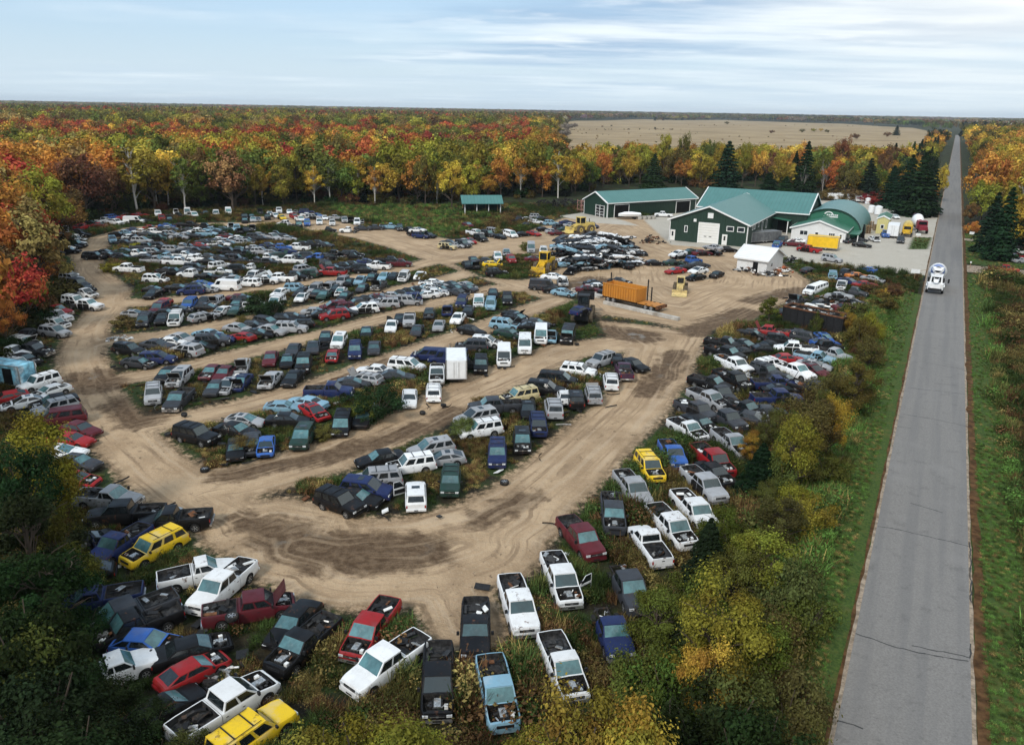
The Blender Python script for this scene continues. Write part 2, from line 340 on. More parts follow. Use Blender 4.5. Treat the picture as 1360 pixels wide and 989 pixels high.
# ------------------------------------------------------------------ road
m, nt, b, out = newmat('asphalt'); ASPH = m
geo = nt.nodes.new('ShaderNodeNewGeometry'); pos = geo.outputs['Position']
mp = N(nt, 'ShaderNodeMapping'); mp.inputs['Rotation'].default_value = (0, 0, TH); nt.links.new(pos, mp.inputs['Vector'])
st = N(nt, 'ShaderNodeVectorMath', operation='MULTIPLY'); nt.links.new(mp.outputs[0], st.inputs[0]); st.inputs[1].default_value = (1.1, .03, 1)
lanes = noise(nt, st.outputs[0], 1.0, 3, .5)
c = mixc(nt, ramp(nt, noise(nt, pos, 9, 4, .75), .3, .7), (.15, .142, .133), (.22, .21, .197))
c = mixc(nt, ramp(nt, lanes, .42, .62, 0, .5), c, (.135, .132, .13)); c = mixc(nt, ramp(nt, noise(nt, pos, .22, 5, .6), .5, .72, 0, .4), c, (.22, .21, .2))
c = mixc(nt, ramp(nt, noise(nt, pos, .9, 5, .65), .56, .66, 0, .35), c, (.1, .096, .092))
c = mixc(nt, ramp(nt, noise(nt, pos, 30, 2, .6), .6, .75, 0, .6), c, (.28, .275, .27))
nt.links.new(c, b.inputs['Base Color']); b.inputs['Roughness'].default_value = .85; b.inputs['Specular IOR Level'].default_value = .25
SHOULD = simple('gravel_shoulder', (.27, .215, .16), .95, 0, .4, 2.5, .2, dirt=(.16, .115, .075), coord='Object')
BROWNV = simple('brown_verge', (.085, .045, .02), .95, 0, .5, 1.5, .1, dirt=(.06, .055, .02))
CRACK = simple('tar_crack', (.03, .03, .03), .8, 0, .3, 4)
def strip(name, p0, p1, z, mat, r0=8, r1=1500, n=120, jit=0.0, label=None, seed=0):
    rs = np.linspace(0, 1, n)**1.9*(r1-r0)+r0; g = np.random.default_rng(seed)
    mb = MB(); prev = None
    for r in rs:
        j0, j1 = g.normal(0, jit, 2) if jit else (0, 0)
        cur = (rp(r, p0+j0, z), rp(r, p1+j1, z))
        if prev is not None: mb.poly([prev[0], prev[1], cur[1], cur[0]], mat)
        prev = cur
    return tag(mb.build(name, angle=0), label, kind='structure')
strip('road', -.25, 5.3, .03, ASPH, label='straight grey asphalt road past the yard')
strip('road_shoulder', -.45, 5.48, .016, SHOULD, jit=.03, n=400, label='tan gravel shoulders of the road', seed=3)
strip('road_verge', 5.5, 6.05, .022, BROWNV, jit=.06, n=400, label='brown dry strip along the road edge', seed=4)
strip('road_verge', -.62, -.42, .008, BROWNV, jit=.04, n=400, label='brown dry strip along the road edge', seed=5)
def crack(pts, w=.035):
    mb = MB(); P = [at(x, y) for x, y in pts]; Q = []
    for i in range(len(P)-1):
        k = max(2, int(np.linalg.norm(P[i+1]-P[i])/.35))
        Q += [P[i]+(P[i+1]-P[i])*t/k+rng.normal(0, .035, 3)*[1, 1, 0] for t in range(k)]
    Q.append(P[-1])
    for a, c2 in zip(Q[:-1], Q[1:]):
        d = c2-a; nn = np.array([-d[1], d[0], 0])/np.linalg.norm(d)*w*rng.uniform(.6, 1.3)
        mb.poly([[*(a-nn)[:2], .035], [*(c2-nn)[:2], .035], [*(c2+nn)[:2], .035], [*(a+nn)[:2], .035]], CRACK)
    return mb
cr = MB()
for pts in ([(1166,699),(1197,704),(1289,726)], [(1136,841),(1190,860),(1240,871),(1286,878)], [(1210,857),(1255,866),(1288,874),(1289,855)], [(1112,956),(1146,968)], [(1199,550),(1240,557),(1288,567)], [(1205,515),(1260,521),(1284,524)],
            [(1208,668),(1252,681)], [(1225,481),(1285,492)], [(1192,566),(1210,569)], [(1240,509),(1270,512)], [(1288,720),(1290,800)]): cr.add(crack(pts))
tag(cr.build('road_cracks', angle=0), 'dark cracks across the grey road', kind='structure')
# concrete drive across the road at the right
strip('driveway', 5.8, 60, .02, SHOULD, r0=165, r1=173, n=8, label='gravel drive joining the road from the far side')
strip('driveway', 5.8, 40, .024, SHOULD, r0=209, r1=212.5, n=4, label='second gravel drive joining the road')
PUD = simple('grey_mud', (.17, .155, .135), .35, 0, .35, 1.2, .5, dirt=(.1, .08, .06))
WET = simple('wet_mud', (.06, .042, .027), .6, 0, .5, .8, .4, dirt=(.12, .085, .055))
def blob(name, pts, mat, label, z=.012):
    P = [at(x, y) for x, y in pts]; c = sum(P)/len(P); q = []
    for i in range(len(P)):
        a, d = P[i], P[(i+1) % len(P)]
        for t in np.linspace(0, 1, 6)[:-1]: v = a+(d-a)*t; q.append(c+(v-c)*(1+rng.normal(0, .06)))
    return tag(MB().poly([[p[0], p[1], z] for p in q], mat).build(name, angle=0), label, kind='structure')
# ------------------------------------------------------------------ vehicles
# lengths in metres measured back from the nose; gh = (cowl, windshield top, roof rear, base rear, roof height, width factor at roof)
SPEC = {
 'C': dict(L=4.85, W=1.84, top=[(0,.6),(.1,.73),(1.25,.93),(1.4,.96),(3.8,1.0),(4.65,.99),(4.85,.86)], gh=(1.25,2.1,3.3,4.0,1.44,.74), ax=(.92,3.72), r=.33, cuts=(.48,), name='sedan'),
 'K': dict(L=4.35, W=1.78, top=[(0,.58),(.1,.7),(1.15,.9),(1.3,.93),(3.7,1.0),(4.25,1.0),(4.35,.85)], gh=(1.15,1.95,3.2,4.15,1.4,.74), ax=(.85,3.45), r=.33, cuts=(.62,), name='hatchback'),
 'W': dict(L=4.8, W=1.82, top=[(0,.6),(.1,.74),(1.2,.93),(1.3,.96),(4.7,1.0),(4.8,.9)], gh=(1.2,2.0,4.3,4.72,1.48,.78), ax=(.92,3.7), r=.33, cuts=(.36,.68), name='wagon'),
 'U': dict(L=4.75, W=1.9, top=[(0,.72),(.08,.93),(1.2,1.08),(1.3,1.1),(4.65,1.13),(4.75,1.02)], gh=(1.25,1.85,4.35,4.68,1.78,.82), ax=(.9,3.65), r=.37, cuts=(.36,.68), name='suv'),
 'M': dict(L=5.0, W=1.96, top=[(0,.66),(.1,.82),(.95,1.04),(1.1,1.07),(4.9,1.1),(5.0,1.0)], gh=(.85,1.75,4.65,4.93,1.77,.82), ax=(.95,3.95), r=.35, cuts=(.34,.68), name='minivan'),
 'V': dict(L=5.6, W=2.0, top=[(0,.75),(.08,1.0),(.85,1.2),(1.0,1.22),(5.55,1.25),(5.6,1.2)], gh=(.85,1.45,5.4,5.55,2.15,.88), ax=(.9,4.4), r=.37, cuts=(.27,.63), name='van'),
 'P': dict(L=6.1, W=1.98, top=[(0,.82),(.08,1.03),(1.35,1.2),(1.45,1.22),(3.75,1.24)], gh=(1.4,2.05,3.4,3.62,1.88,.83), ax=(.98,4.85), r=.4, cuts=(.54,), cab=3.75, name='crew_cab_pickup'),
 'S': dict(L=5.6, W=1.95, top=[(0,.8),(.08,1.0),(1.35,1.17),(1.45,1.19),(3.2,1.21)], gh=(1.4,2.02,2.9,3.1,1.82,.83), ax=(.95,4.45), r=.39, cuts=(.7,), cab=3.2, name='pickup'),
 'L': dict(L=8.6, W=1.95, top=[(0,.72),(.08,.93),(1.2,1.08),(1.3,1.1),(8.5,1.13),(8.6,1.02)], gh=(1.25,1.85,8.2,8.53,1.78,.82), ax=(.9,7.4), r=.36, cuts=(.16,.38,.6,.82), name='limousine'),
}
def lerp(a, b, t): return tuple(x+(y-x)*t for x, y in zip(a, b))
def topz(sp, s):
    t = sp['top']
    for (a, za), (b, zb) in zip(t[:-1], t[1:]):
        if s <= b: return za+(zb-za)*max(0, (s-a))/(b-a)
    return t[-1][1]
def halfsec(sp, s, opn, floor, end0, end1):
    w = sp['W']/2
    w *= 1-.17*max(0, 1-s/.55)**2*end0-.10*max(0, 1-(sp['L']-s)/.5)**2*end1
    zt = topz(sp, s) if s < sp.get('cab', 99) else sp['top'][-1][1]+.02
    zb = .26+.12*max(0, 1-s/.5)+.1*max(0, 1-(sp['L']-s)/.5); zm = .4*zt+.2; wb = .9*w
    R = sp['r']+.075
    for a in sp['ax']:
        if abs(s-a) < R-1e-6:
            zb = max(zb, sp['r']+math.sqrt(R*R-(s-a)**2)); wb = .985*w
    zm = max(zm, zb+.02)
    zs = max(zt-.1, zm+.02); zt = max(zt, zs+.03)
    x = sp['L']/2-s
    zi = floor if opn else zt+.015; zc = floor if opn else zt+.045
    return [(x, 0, zb), (x, wb, zb), (x, w, zm), (x, .99*w, zs), (x, .935*w, zt), (x, .86*w, zt+.008), (x, .83*w, zi), (x, 0, zc)]
def loft(mb, sp, s0, s1, opn=None, floor=.8, inner=LINER, deck=LINER, paint=None):
    paint = paint or PAINT
    ss = {s0, s1}
    for a, z in sp['top']: ss.add(a)
    R = sp['r']+.075
    for a in sp['ax']:
        for t in range(0, 9): ss.add(a-R*math.cos(math.pi*t/8))
    for k in range(int((s1-s0)/.4)): ss.add(s0+k*.4)
    ss.add(.2); ss.add(.4)
    ss = sorted(x for x in ss if s0-1e-6 <= x <= s1+1e-6)
    st = []
    if opn:
        ss = sorted(set(ss) | {opn[0], opn[1]})
        for s in ss:
            if abs(s-opn[0]) < 1e-6: st += [(s, False), (s, True)]
            elif abs(s-opn[1]) < 1e-6: st += [(s, True), (s, False)]
            else: st.append((s, opn[0] < s < opn[1]))
    else: st = [(s, False) for s in ss]
    rings, op = [], []
    e0, e1 = (s0 < .01), (s1 > sp['L']-.01)
    for s, o in st:
        h = halfsec(sp, s, o, floor, e0, e1)
        rings.append(h+[(x, -y, z) for x, y, z in h[6:0:-1]]); op.append(o)
    def mt(i, j):
        j = j if j <= 6 else 13-j
        if j == 0: return UNDER
        if j in (5, 6) and op[i] and op[i+1]: return deck if j == 6 else inner
        if j in (5, 6) and op[i] != op[i+1]: return inner
        return paint
    mb.rings(rings, mt, cap0=paint, cap1=paint)
def panel_patch(sp, s0, s1, off, side, mb, mat, lo=2, hi=4):
    ss = np.linspace(s0, s1, 7); rows = []
    for s in ss:
        h = halfsec(sp, s, False, 0, 0, 0); x0 = h[1]
        bot = (h[0][0], h[2][1]-.015, max(h[1][2], .3)+.03)
        rows.append([(p[0], side*(p[1]+off), p[2]+(off*.5 if k == len(range(lo, hi+1)) else 0)) for k, p in enumerate([bot]+h[lo:hi+1])])
    rows = rows if side < 0 else [r[::-1] for r in rows]
    mb.rings(rows, mat, closed=False)
def wheel_mesh(r, w=.23):
    t = MB(); n = 16; prof = [(r*.62, -w*.5), (r*.93, -w*.5), (r, -w*.32), (r, w*.32), (r*.93, w*.5), (r*.62, w*.5)]
    t.rings([[(math.cos(a)*q, y, math.sin(a)*q) for q, y in prof] for a in [2*math.pi*i/n for i in range(n+1)]], TYRE, closed=True)
    k = MB(); a_ = [2*math.pi*i/n for i in range(n)]
    for q0, y0, q1, y1, mm in ((r*.63, w*.47, r*.56, w*.47, RIM), (r*.56, w*.47, r*.5, w*.3, BLACK)):
        k.rings([[(math.cos(a)*q0, y0, math.sin(a)*q0) for a in a_], [(math.cos(a)*q1, y1, math.sin(a)*q1) for a in a_]], mm)
    k.poly([(math.cos(a)*r*.5, w*.3, math.sin(a)*r*.5) for a in a_][::-1], BLACK)
    for i in range(5):
        a = 2*math.pi*i/5
        k.poly([(math.cos(a+s*d)*q, y, math.sin(a+s*d)*q) for q, y, s, d in ((r*.08, w*.44, -1, .9), (r*.57, w*.45, -1, .17), (r*.57, w*.45, 1, .17), (r*.08, w*.44, 1, .9))][::-1], RIM)
    return t, k
def junk(mb, x0, x1, y0, y1, z, n, g, big=.5):
    for _ in range(n):
        c = Vector((g.uniform(x0, x1), g.uniform(y0, y1), z+g.uniform(.02, .22)))
        T = Matrix.Translation(c) @ Matrix.Rotation(g.uniform(0, 6.3), 4, 'Z') @ Matrix.Rotation(g.uniform(-.5, .5), 4, 'X')
        s = [g.uniform(.08, big), g.uniform(.06, big*.6), g.uniform(.02, .16)]; mat = g.choice([ENGINE, BLACK, METAL, ENGINE, FRAME, PLATE, RUST, METAL])
        if g.random() < .3: mb.tube(c, c+Vector((g.uniform(-.5, .5), g.uniform(-.4, .4), g.uniform(0, .2)))*big*2, .035, .035, 6, mat)
        else: mb.box(-s[0]/2, s[0]/2, -s[1]/2, s[1]/2, -s[2]/2, s[2]/2, mat, T)
_cars = {}
def car_parts(ty, st, var):
    """-> list of (part name, MB, parent index or None, matrix)"""
    key = (ty, ''.join(sorted(st)), var)
    if key in _cars: return _cars[key]
    sp = dict(SPEC[ty]); g = random.Random(hash(key[0]+key[1]) % 9999+var*77+len(st))
    g = random.Random(sum(ord(c)*(i+3) for i, c in enumerate(ty+key[1]))*31+var)
    L, W = sp['L'], sp['W']; hw = W/2; cow, wt, rr_, rb, H, wf = sp['gh']; H += (-.04, 0, .05)[var % 3]
    if ty in 'CKWU' and var:      # later bodies: raked screens, shorter deck, softer nose
        cow, wt, rr_, rb = (cow-.14, wt+.2, rr_-.05, min(rb+.22, L-.12)) if var == 1 else (cow+.1, wt+.12, rr_+.12, min(rb+.05, L-.1))
        if var == 1: sp['top'] = [(a, z-(.07 if a < .2 else .03 if a < .8 else 0)) for a, z in sp['top']]
    if ty in 'PS' and var == 1: sp['top'] = [(a, z-(.1 if a < .2 else 0)) for a, z in sp['top']]; wt += .1
    X = lambda s: L/2-s
    parts = []; body = MB(); nohood = 'h' in st or 'o' in st; cab = sp.get('cab')
    end = cab or L
    trunk = ty in 'C' and 't' in st
    loft(body, sp, 0, end, (.22, cow-.06) if nohood else ((rb+.12, L-.15) if trunk else None), .52, ENGINE, ENGINE)
    if nohood:
        e = MB(); e.box(X(cow-.25), X(.42), -.28, .3, .5, topz(sp, .7)-.07, ENGINE); e.box(X(cow-.2), X(.5), -.2, .2, .6, topz(sp, .7)-.02, METAL)
        e.box(X(.36), X(.28), -.62, .62, .45, topz(sp, .3)-.05, BLACK); e.box(X(.75), X(.5), .4, .62, .6, topz(sp, .6)-.03, g.choice([BLACK, PLATE])); e.tube((X(.95), -.5, .86), (X(.95), -.3, .9), .11, .11, 10, BLACK)
        junk(e, X(cow-.1), X(.35), -.66, .66, topz(sp, .6)-.16, 9, g, .34); body.add(e)
    # greenhouse
    zf, zr = topz(sp, cow)+.0, topz(sp, min(rb, end))
    yb, yt = hw*.925, hw*wf
    A, B, C_, D = (X(cow), yb, zf-.02), (X(wt), yt, H-.06), (X(rr_), yt*.985, H-.06), (X(rb), yb*.97, zr-.02)
    mir = lambda p: (p[0], -p[1], p[2])
    body.poly([A, D, C_, B][::-1], PAINT); body.poly([mir(p) for p in (A, D, C_, B)], PAINT)
    body.poly([A, B, mir(B), mir(A)], PAINT); body.poly([D, mir(D), mir(C_), C_], PAINT)
    nr = 5; ncol = 6; rows = []
    for i in range(nr+1):
        u = i/nr; row = []
        for j in range(ncol+1):
            v = j/ncol*2-1; p = lerp(B, C_, u); row.append((p[0]+(.04 if i == 0 else -.04 if i == nr else 0), p[1]*v, H-.06+.06*(1-v**4)*(1-abs(2*u-1)**3*.45)))
        rows.append(row)
    rows = [r[::-1] for r in rows]
    body.rings(rows, PAINT, closed=False)
    sunroof = var % 3 == 1 and ty in 'CUK'
    if ty in 'UMW' and var % 2 == 0:
        for s in (-1, 1): body.tube((B[0]-.15, s*yt*.85, H+.04), (C_[0]+.15, s*yt*.85, H+.04), .02, .02, 5, BLACK)
        for t in (.25, .7): body.box(lerp(B, C_, t)[0]-.03, lerp(B, C_, t)[0]+.03, -yt*.85, yt*.85, H+.01, H+.045, BLACK)
    parts.append(('body', body, None, None))
    def pane(name, quad, off, u0, u1, v0, v1, mat):
        # quad: bottom-first, bottom-last, top-last, top-first ; off: outward offset
        def q(u, v): return Vector(lerp(lerp(quad[0], quad[1], u), lerp(quad[3], quad[2], u), v))
        n = (q(1, 0)-q(0, 0)).cross(q(0, 1)-q(0, 0)).normalized(); cc = q(.5, .5)-Vector((X((wt+rr_)/2), 0, .8)); n = n*off*(1 if n.dot(cc) > 0 else -1)
        mb = MB(); k = 4; rows = [[tuple(q(u0+(u1-u0)*i/k, v)+n*(1+1.8*math.sin(math.pi*i/k)*(name in ('windshield', 'rear_window')))) for i in range(k+1)] for v in (v0, v1)]
        mb.rings(rows, mat, closed=False); parts.append((name, mb, 0, None))
    stripped = 'x' in st
    pane('windshield', (mir(A), A, B, mir(B)), .012, .05, .95, .05, .93, DGLASS if ('s' in st) else GLASS)
    pane('rear_window', (D, mir(D), mir(C_), C_), .008, .08, .92, .12 if ty not in 'MUV' else .16, .9, DGLASS)
    us = [0.0]+list(sp['cuts'])+[1.0]
    for side in (1, -1):
        for i in range(len(us)-1):
            if ty == 'V' and i > 0 and not (var % 2): continue
            a, b_ = us[i], us[i+1]
            quad = (A, D, C_, B) if side < 0 else (D, A, B, C_)
            if side < 0: quad = tuple(mir(p) for p in quad); u0, u1 = a+.035, b_-.035
            else: u0, u1 = 1-b_+.035, 1-a-.035
            if i == 0: u0, u1 = (u0+.03, u1) if side < 0 else (u0, u1-.03)
            v0 = .14
            pane('side_window', quad, .007, u0, u1, v0, .88, DGLASS)
    if sunroof:
        mb = MB(); x0 = lerp(B, C_, .25)[0]; mb.poly([(x0, -.36, H+.012), (x0, .36, H+.012), (x0-.5, .36, H+.014), (x0-.5, -.36, H+.014)], DGLASS); parts.append(('sunroof', mb, 0, None))
    # doors
    side_bot = lambda u: lerp(A, D, u)[0]
    seams = [L/2-side_bot(u) for u in us]
    seams[0] += .05
    nd = min(len(seams)-1, 2)
    for side in (1, -1):
        for i in range(nd):
            s0, s1 = seams[i]+.02, seams[i+1]-.02
            if i == 1: s1 = min(s1, sp['ax'][1]-sp['r']*.55)
            if s1-s0 < .35: continue
            miss = stripped and ((side > 0) or var % 2 == 0)
            opened = 'd' in st and i == 0 and side == (1 if var % 2 else -1)
            mb = MB(); panel_patch(sp, s0, s1, .006 if not (miss or opened) else .004, side, mb, PAINT if not (miss or opened) else UNDER)  # no real opening: a dark patch on the solid side paints the cabin shade
            if miss or opened: parts.append(('door_shade_patch', mb, 0, None))
            else:
                mb.box(X(s1-.18), X(s1-.04), side*(hw+.003)-.012, side*(hw+.003)+.012, topz(sp, s1)-.24, topz(sp, s1)-.2, BLACK)
                parts.append(('door', mb, 0, None))
            if opened:
                d = MB(); ln = s1-s0; zt = topz(sp, s0)-.02
                d.box(-ln, 0, -.03, .03, .36, zt, PAINT); d.box(-ln*.95, -ln*.05, -.04, .04, .5, zt-.15, BLACK)
                for p, q in (((-ln, 0, zt), (-ln*.98, 0, H-.1)), ((-ln*.98, 0, H-.1), (-ln*.45, 0, H-.1)), ((-ln*.45, 0, H-.1), (-.02, 0, zt))): d.bar(p, q, .035, PAINT)
                d.poly([(-ln, 0, zt), (-.02, 0, zt), (-ln*.45, 0, H-.1), (-ln*.98, 0, H-.1)], DGLASS)
                parts.append(('door', d, 0, Matrix.Translation((X(s0), side*hw, 0)) @ Matrix.Rotation(-side*math.radians(62), 4, 'Z')))
    # mirrors
    for side in (1, -1):
        if stripped or (side > 0 and var == 2): continue
        mb = MB(); x = X(seams[0]+.12); mb.box(x-.05, x+.06, side*(hw+.02)-.0, side*(hw+.2), topz(sp, cow)+.02, topz(sp, cow)+(.26 if cab else .17), BLACK); parts.append(('mirror', mb, 0, None))
    # hood
    if 'h' not in st:
        hd = MB(); s0, s1 = .12, cow-.04
        if 'o' in st:
            ln = s1-s0; hd.box(0, ln, -hw*.8, hw*.8, -.02, .02, PAINT); hd.box(.15, ln-.12, -hw*.66, hw*.66, -.045, -.02, UNDER)
            parts.append(('hood', hd, 0, Matrix.Translation((X(s1), 0, topz(sp, s1)+.06)) @ Matrix.Rotation(-math.radians(52+8*var), 4, 'Y')))
        else:
            rows = []
            for s in np.linspace(s0, s1, 6):
                h = halfsec(sp, s, False, 0, 1, 0); w_ = h[5][1]*.985; z = h[5][2]
                rows.append([(h[0][0], w_*v, z+.012+.045*(1-v*v)) for v in (-1, -.6, -.2, .2, .6, 1)])
            hd.rings(rows, PAINT, closed=False); parts.append(('hood', hd, 0, None))
    # lights, grille, bumpers
    zt0 = topz(sp, .08); wN = halfsec(sp, .06, False, 0, 1, 0)[3][1]
    nobump = 'h' in st and var != 1
    for side in (1, -1):
        if not nobump:
            mb = MB(); mb.box(X(.16), X(-.012), side*wN*.62, side*wN*1.01, zt0-.24, zt0-.08, LAMP); parts.append(('headlight', mb, 0, None))
        mb = MB(); e2 = L; zz_ = sp['top'][-1][1] if not cab else sp['top'][-1][1]-.1
        wT = halfsec(sp, L-.02, False, 0, 0, 1)[3][1]
        if 'b' not in st:
            mb.box(X(e2+.012), X(e2-.12), side*wT*.87, side*wT*1.012, zz_-.32, zz_-.06, TAIL); parts.append(('taillight', mb, 0, None))
    mb = MB(); mb.box(X(.1), X(-.014), -wN*.58, wN*.58, zt0-.26, zt0-.09, BLACK)
    if not nobump:
        mb.box(X(.05), X(-.022), -wN*.5, wN*.5, zt0-.19, zt0-.16, CHROME); mb.box(X(.05), X(-.02), -.08, .08, zt0-.22, zt0-.12, CHROME)
    parts.append(('grille', mb, 0, None))
    bm = CHROME if (cab and var != 2) else PAINT
    if not nobump:
        mb = MB(); h = halfsec(sp, .04, False, 0, 1, 0)
        mb.rings([[(X(.25)-(.0), y*hw*.985, z), (X(.02)+.07*(1-y*y), y*hw*.87, z)] for y in () for z in ()] or [[(X(.3 if abs(y) == 1 else 0)+(.06 if abs(y) < 1 else 0), y*hw*(1.0 if abs(y) == 1 else .95), z) for y in (-1, -.92, -.5, 0, .5, .92, 1)] for z in (.36, .42, .58, .62)], bm, closed=False)
        mb.box(X(.05), X(-.068), -.26, .26, .42, .54, BLACK); parts.append(('bumper', mb, 0, None))
    if 'b' not in st and 'n' not in st:
        mb = MB(); mb.box(X(L+.09), X(L-.05), -hw*.92, hw*.92, .42, .6, bm); mb.box(X(L+.093), X(L), -.17, .17, .46, .57, PLATE if cab else BLACK); parts.append(('bumper', mb, 0, None))
    # pickup bed or bare frame
    if cab:
        zr_ = sp['top'][-1][1]+.02
        if 'b' in st:
            fr = MB()
            for s in (-1, 1): fr.box(X(L), X(cab-.2), s*.42-.04, s*.42+.04, .5, .64, FRAME)
            for t in (cab+.25, (cab+L)/2, L-.12): fr.box(X(t+.05), X(t-.05), -.5, .5, .52, .62, FRAME)
            fr.tube((X(sp['ax'][1]), -.75, sp['r']), (X(sp['ax'][1]), .75, sp['r']), .06, .06, 8, FRAME); fr.tube((X(cab+.4), .25, .5), (X(cab+1.4), .25, .5), .18, .18, 10, FRAME)
            junk(fr, X(L-.3), X(cab+.3), -.6, .6, .6, 8, g, .5)
            parts.append(('chassis_frame', fr, 0, None))
        else:
            bd = MB(); loft(bd, sp, cab+.04, L, (cab+.1, L-.07), .84, LINER, LINER)
            if 'n' in st: pass
            for s in np.linspace(cab+.3, L-.3, 8): bd.box(X(s+.04), X(s-.04), -hw*.8, hw*.8, .842, .86, LINER)
            for s in (-1, 1): bd.box(X(sp['ax'][1]+.45), X(sp['ax'][1]-.45), s*hw*.82-(0 if s < 0 else .2), s*hw*.82+(.2 if s < 0 else 0), .84, 1.06, LINER)
            parts.append(('cargo_bed', bd, 0, None))
            tg = MB(); tg.box(X(L+.014), X(L-.03), -hw*.78, hw*.78, .72, zr_-.02, PAINT); tg.box(X(L+.02), X(L), -.12, .12, .98, 1.06, BLACK); parts.append(('tailgate', tg, 0, None))
            if 't' in st:
                tp = MB(); x0, x1 = X(L-.02), X(cab+.06); y0, y1 = hw*.9, hw*.8
                tp.rings([[(x0, -y0, zr_), (x0+.12, -y1, H-.04), (x0+.12, 0, H), (x0+.12, y1, H-.04), (x0, y0, zr_)], [(x1, -y0, zr_), (x1, -y1, H-.04), (x1, 0, H), (x1, y1, H-.04), (x1, y0, zr_)]], PAINT, PAINT, PAINT, closed=False)
                for s in (-1, 1): tp.poly([(x0+.35, s*y0*.985, zr_+.14), (x1-.2, s*y0*.985, zr_+.14), (x1-.2, s*(y1+.035), H-.12), (x0+.4, s*(y1+.035), H-.12)], DGLASS)
                parts.append(('bed_topper', tp, 0, None))
    # wheels
    t, k = wheel_mesh(sp['r'], .24 if not cab else .27)
    for n_, (a, side) in enumerate(((sp['ax'][0], 1), (sp['ax'][0], -1), (sp['ax'][1], 1), (sp['ax'][1], -1))):
        if 'w' in st and n_ in (0, 3): continue
        T = Matrix.Translation((X(a), side*(hw-.14), sp['r'])) @ (Matrix.Identity(4) if side > 0 else Matrix.Rotation(math.pi, 4, 'Z'))
        parts.append(('wheel', MB().add(t), 0, T)); parts.append(('rim', k, len(parts)-1, Matrix.Identity(4)))
    _cars[key] = parts; return parts
_meshes = {}
def car_meshes(ty, st, var, joined):
    key = (ty, ''.join(sorted(st)), var, joined)
    if key in _meshes: return _meshes[key]
    ps = car_parts(ty, st, var)
    if joined:
        mb = MB(); Ts = []
        for nm, p, par, T in ps:
            Tw = T if T is not None else Matrix.Identity(4)
            if par is not None: Tw = Ts[par] @ Tw
            Ts.append(Tw); mb.add(p, Tw)
        r = mb.mesh(SPEC[ty]['name'])
    else: r = [(nm, p.mesh(nm), par, T) for nm, p, par, T in ps]
    _meshes[key] = r; return r
COLS = dict(w=('white', (.78, .79, .79)), k=('black', (.005, .005, .006)), s=('silver', (.31, .32, .335)), g=('grey', (.036, .039, .046)), r=('red', (.3, .012, .014)), m=('maroon', (.1, .012, .018)), b=('blue', (.03, .11, .38)),
            n=('navy blue', (.012, .022, .085)), t=('pale blue', (.2, .36, .46)), y=('yellow', (.75, .5, .015)), c=('cream', (.62, .52, .28)), e=('dark green', (.016, .045, .034)), o=('orange', (.6, .19, .03)), p=('purple', (.06, .025, .05)), a=('tan', (.3, .24, .16)))
TYN = dict(C=('sedan', 'sedan', 'car'), K=('hatchback', 'hatchback', 'car'), W=('station_wagon', 'station wagon', 'car'), U=('sport_utility_vehicle', 'SUV', 'SUV'), M=('minivan', 'minivan', 'minivan'), V=('cargo_van', 'cargo van', 'van'),
           P=('crew_cab_pickup', 'crew-cab pickup', 'pickup truck'), S=('pickup_truck', 'pickup', 'pickup truck'), L=('stretched_limousine', 'stretched limousine', 'limousine'))
CARS = []      # records for the labels
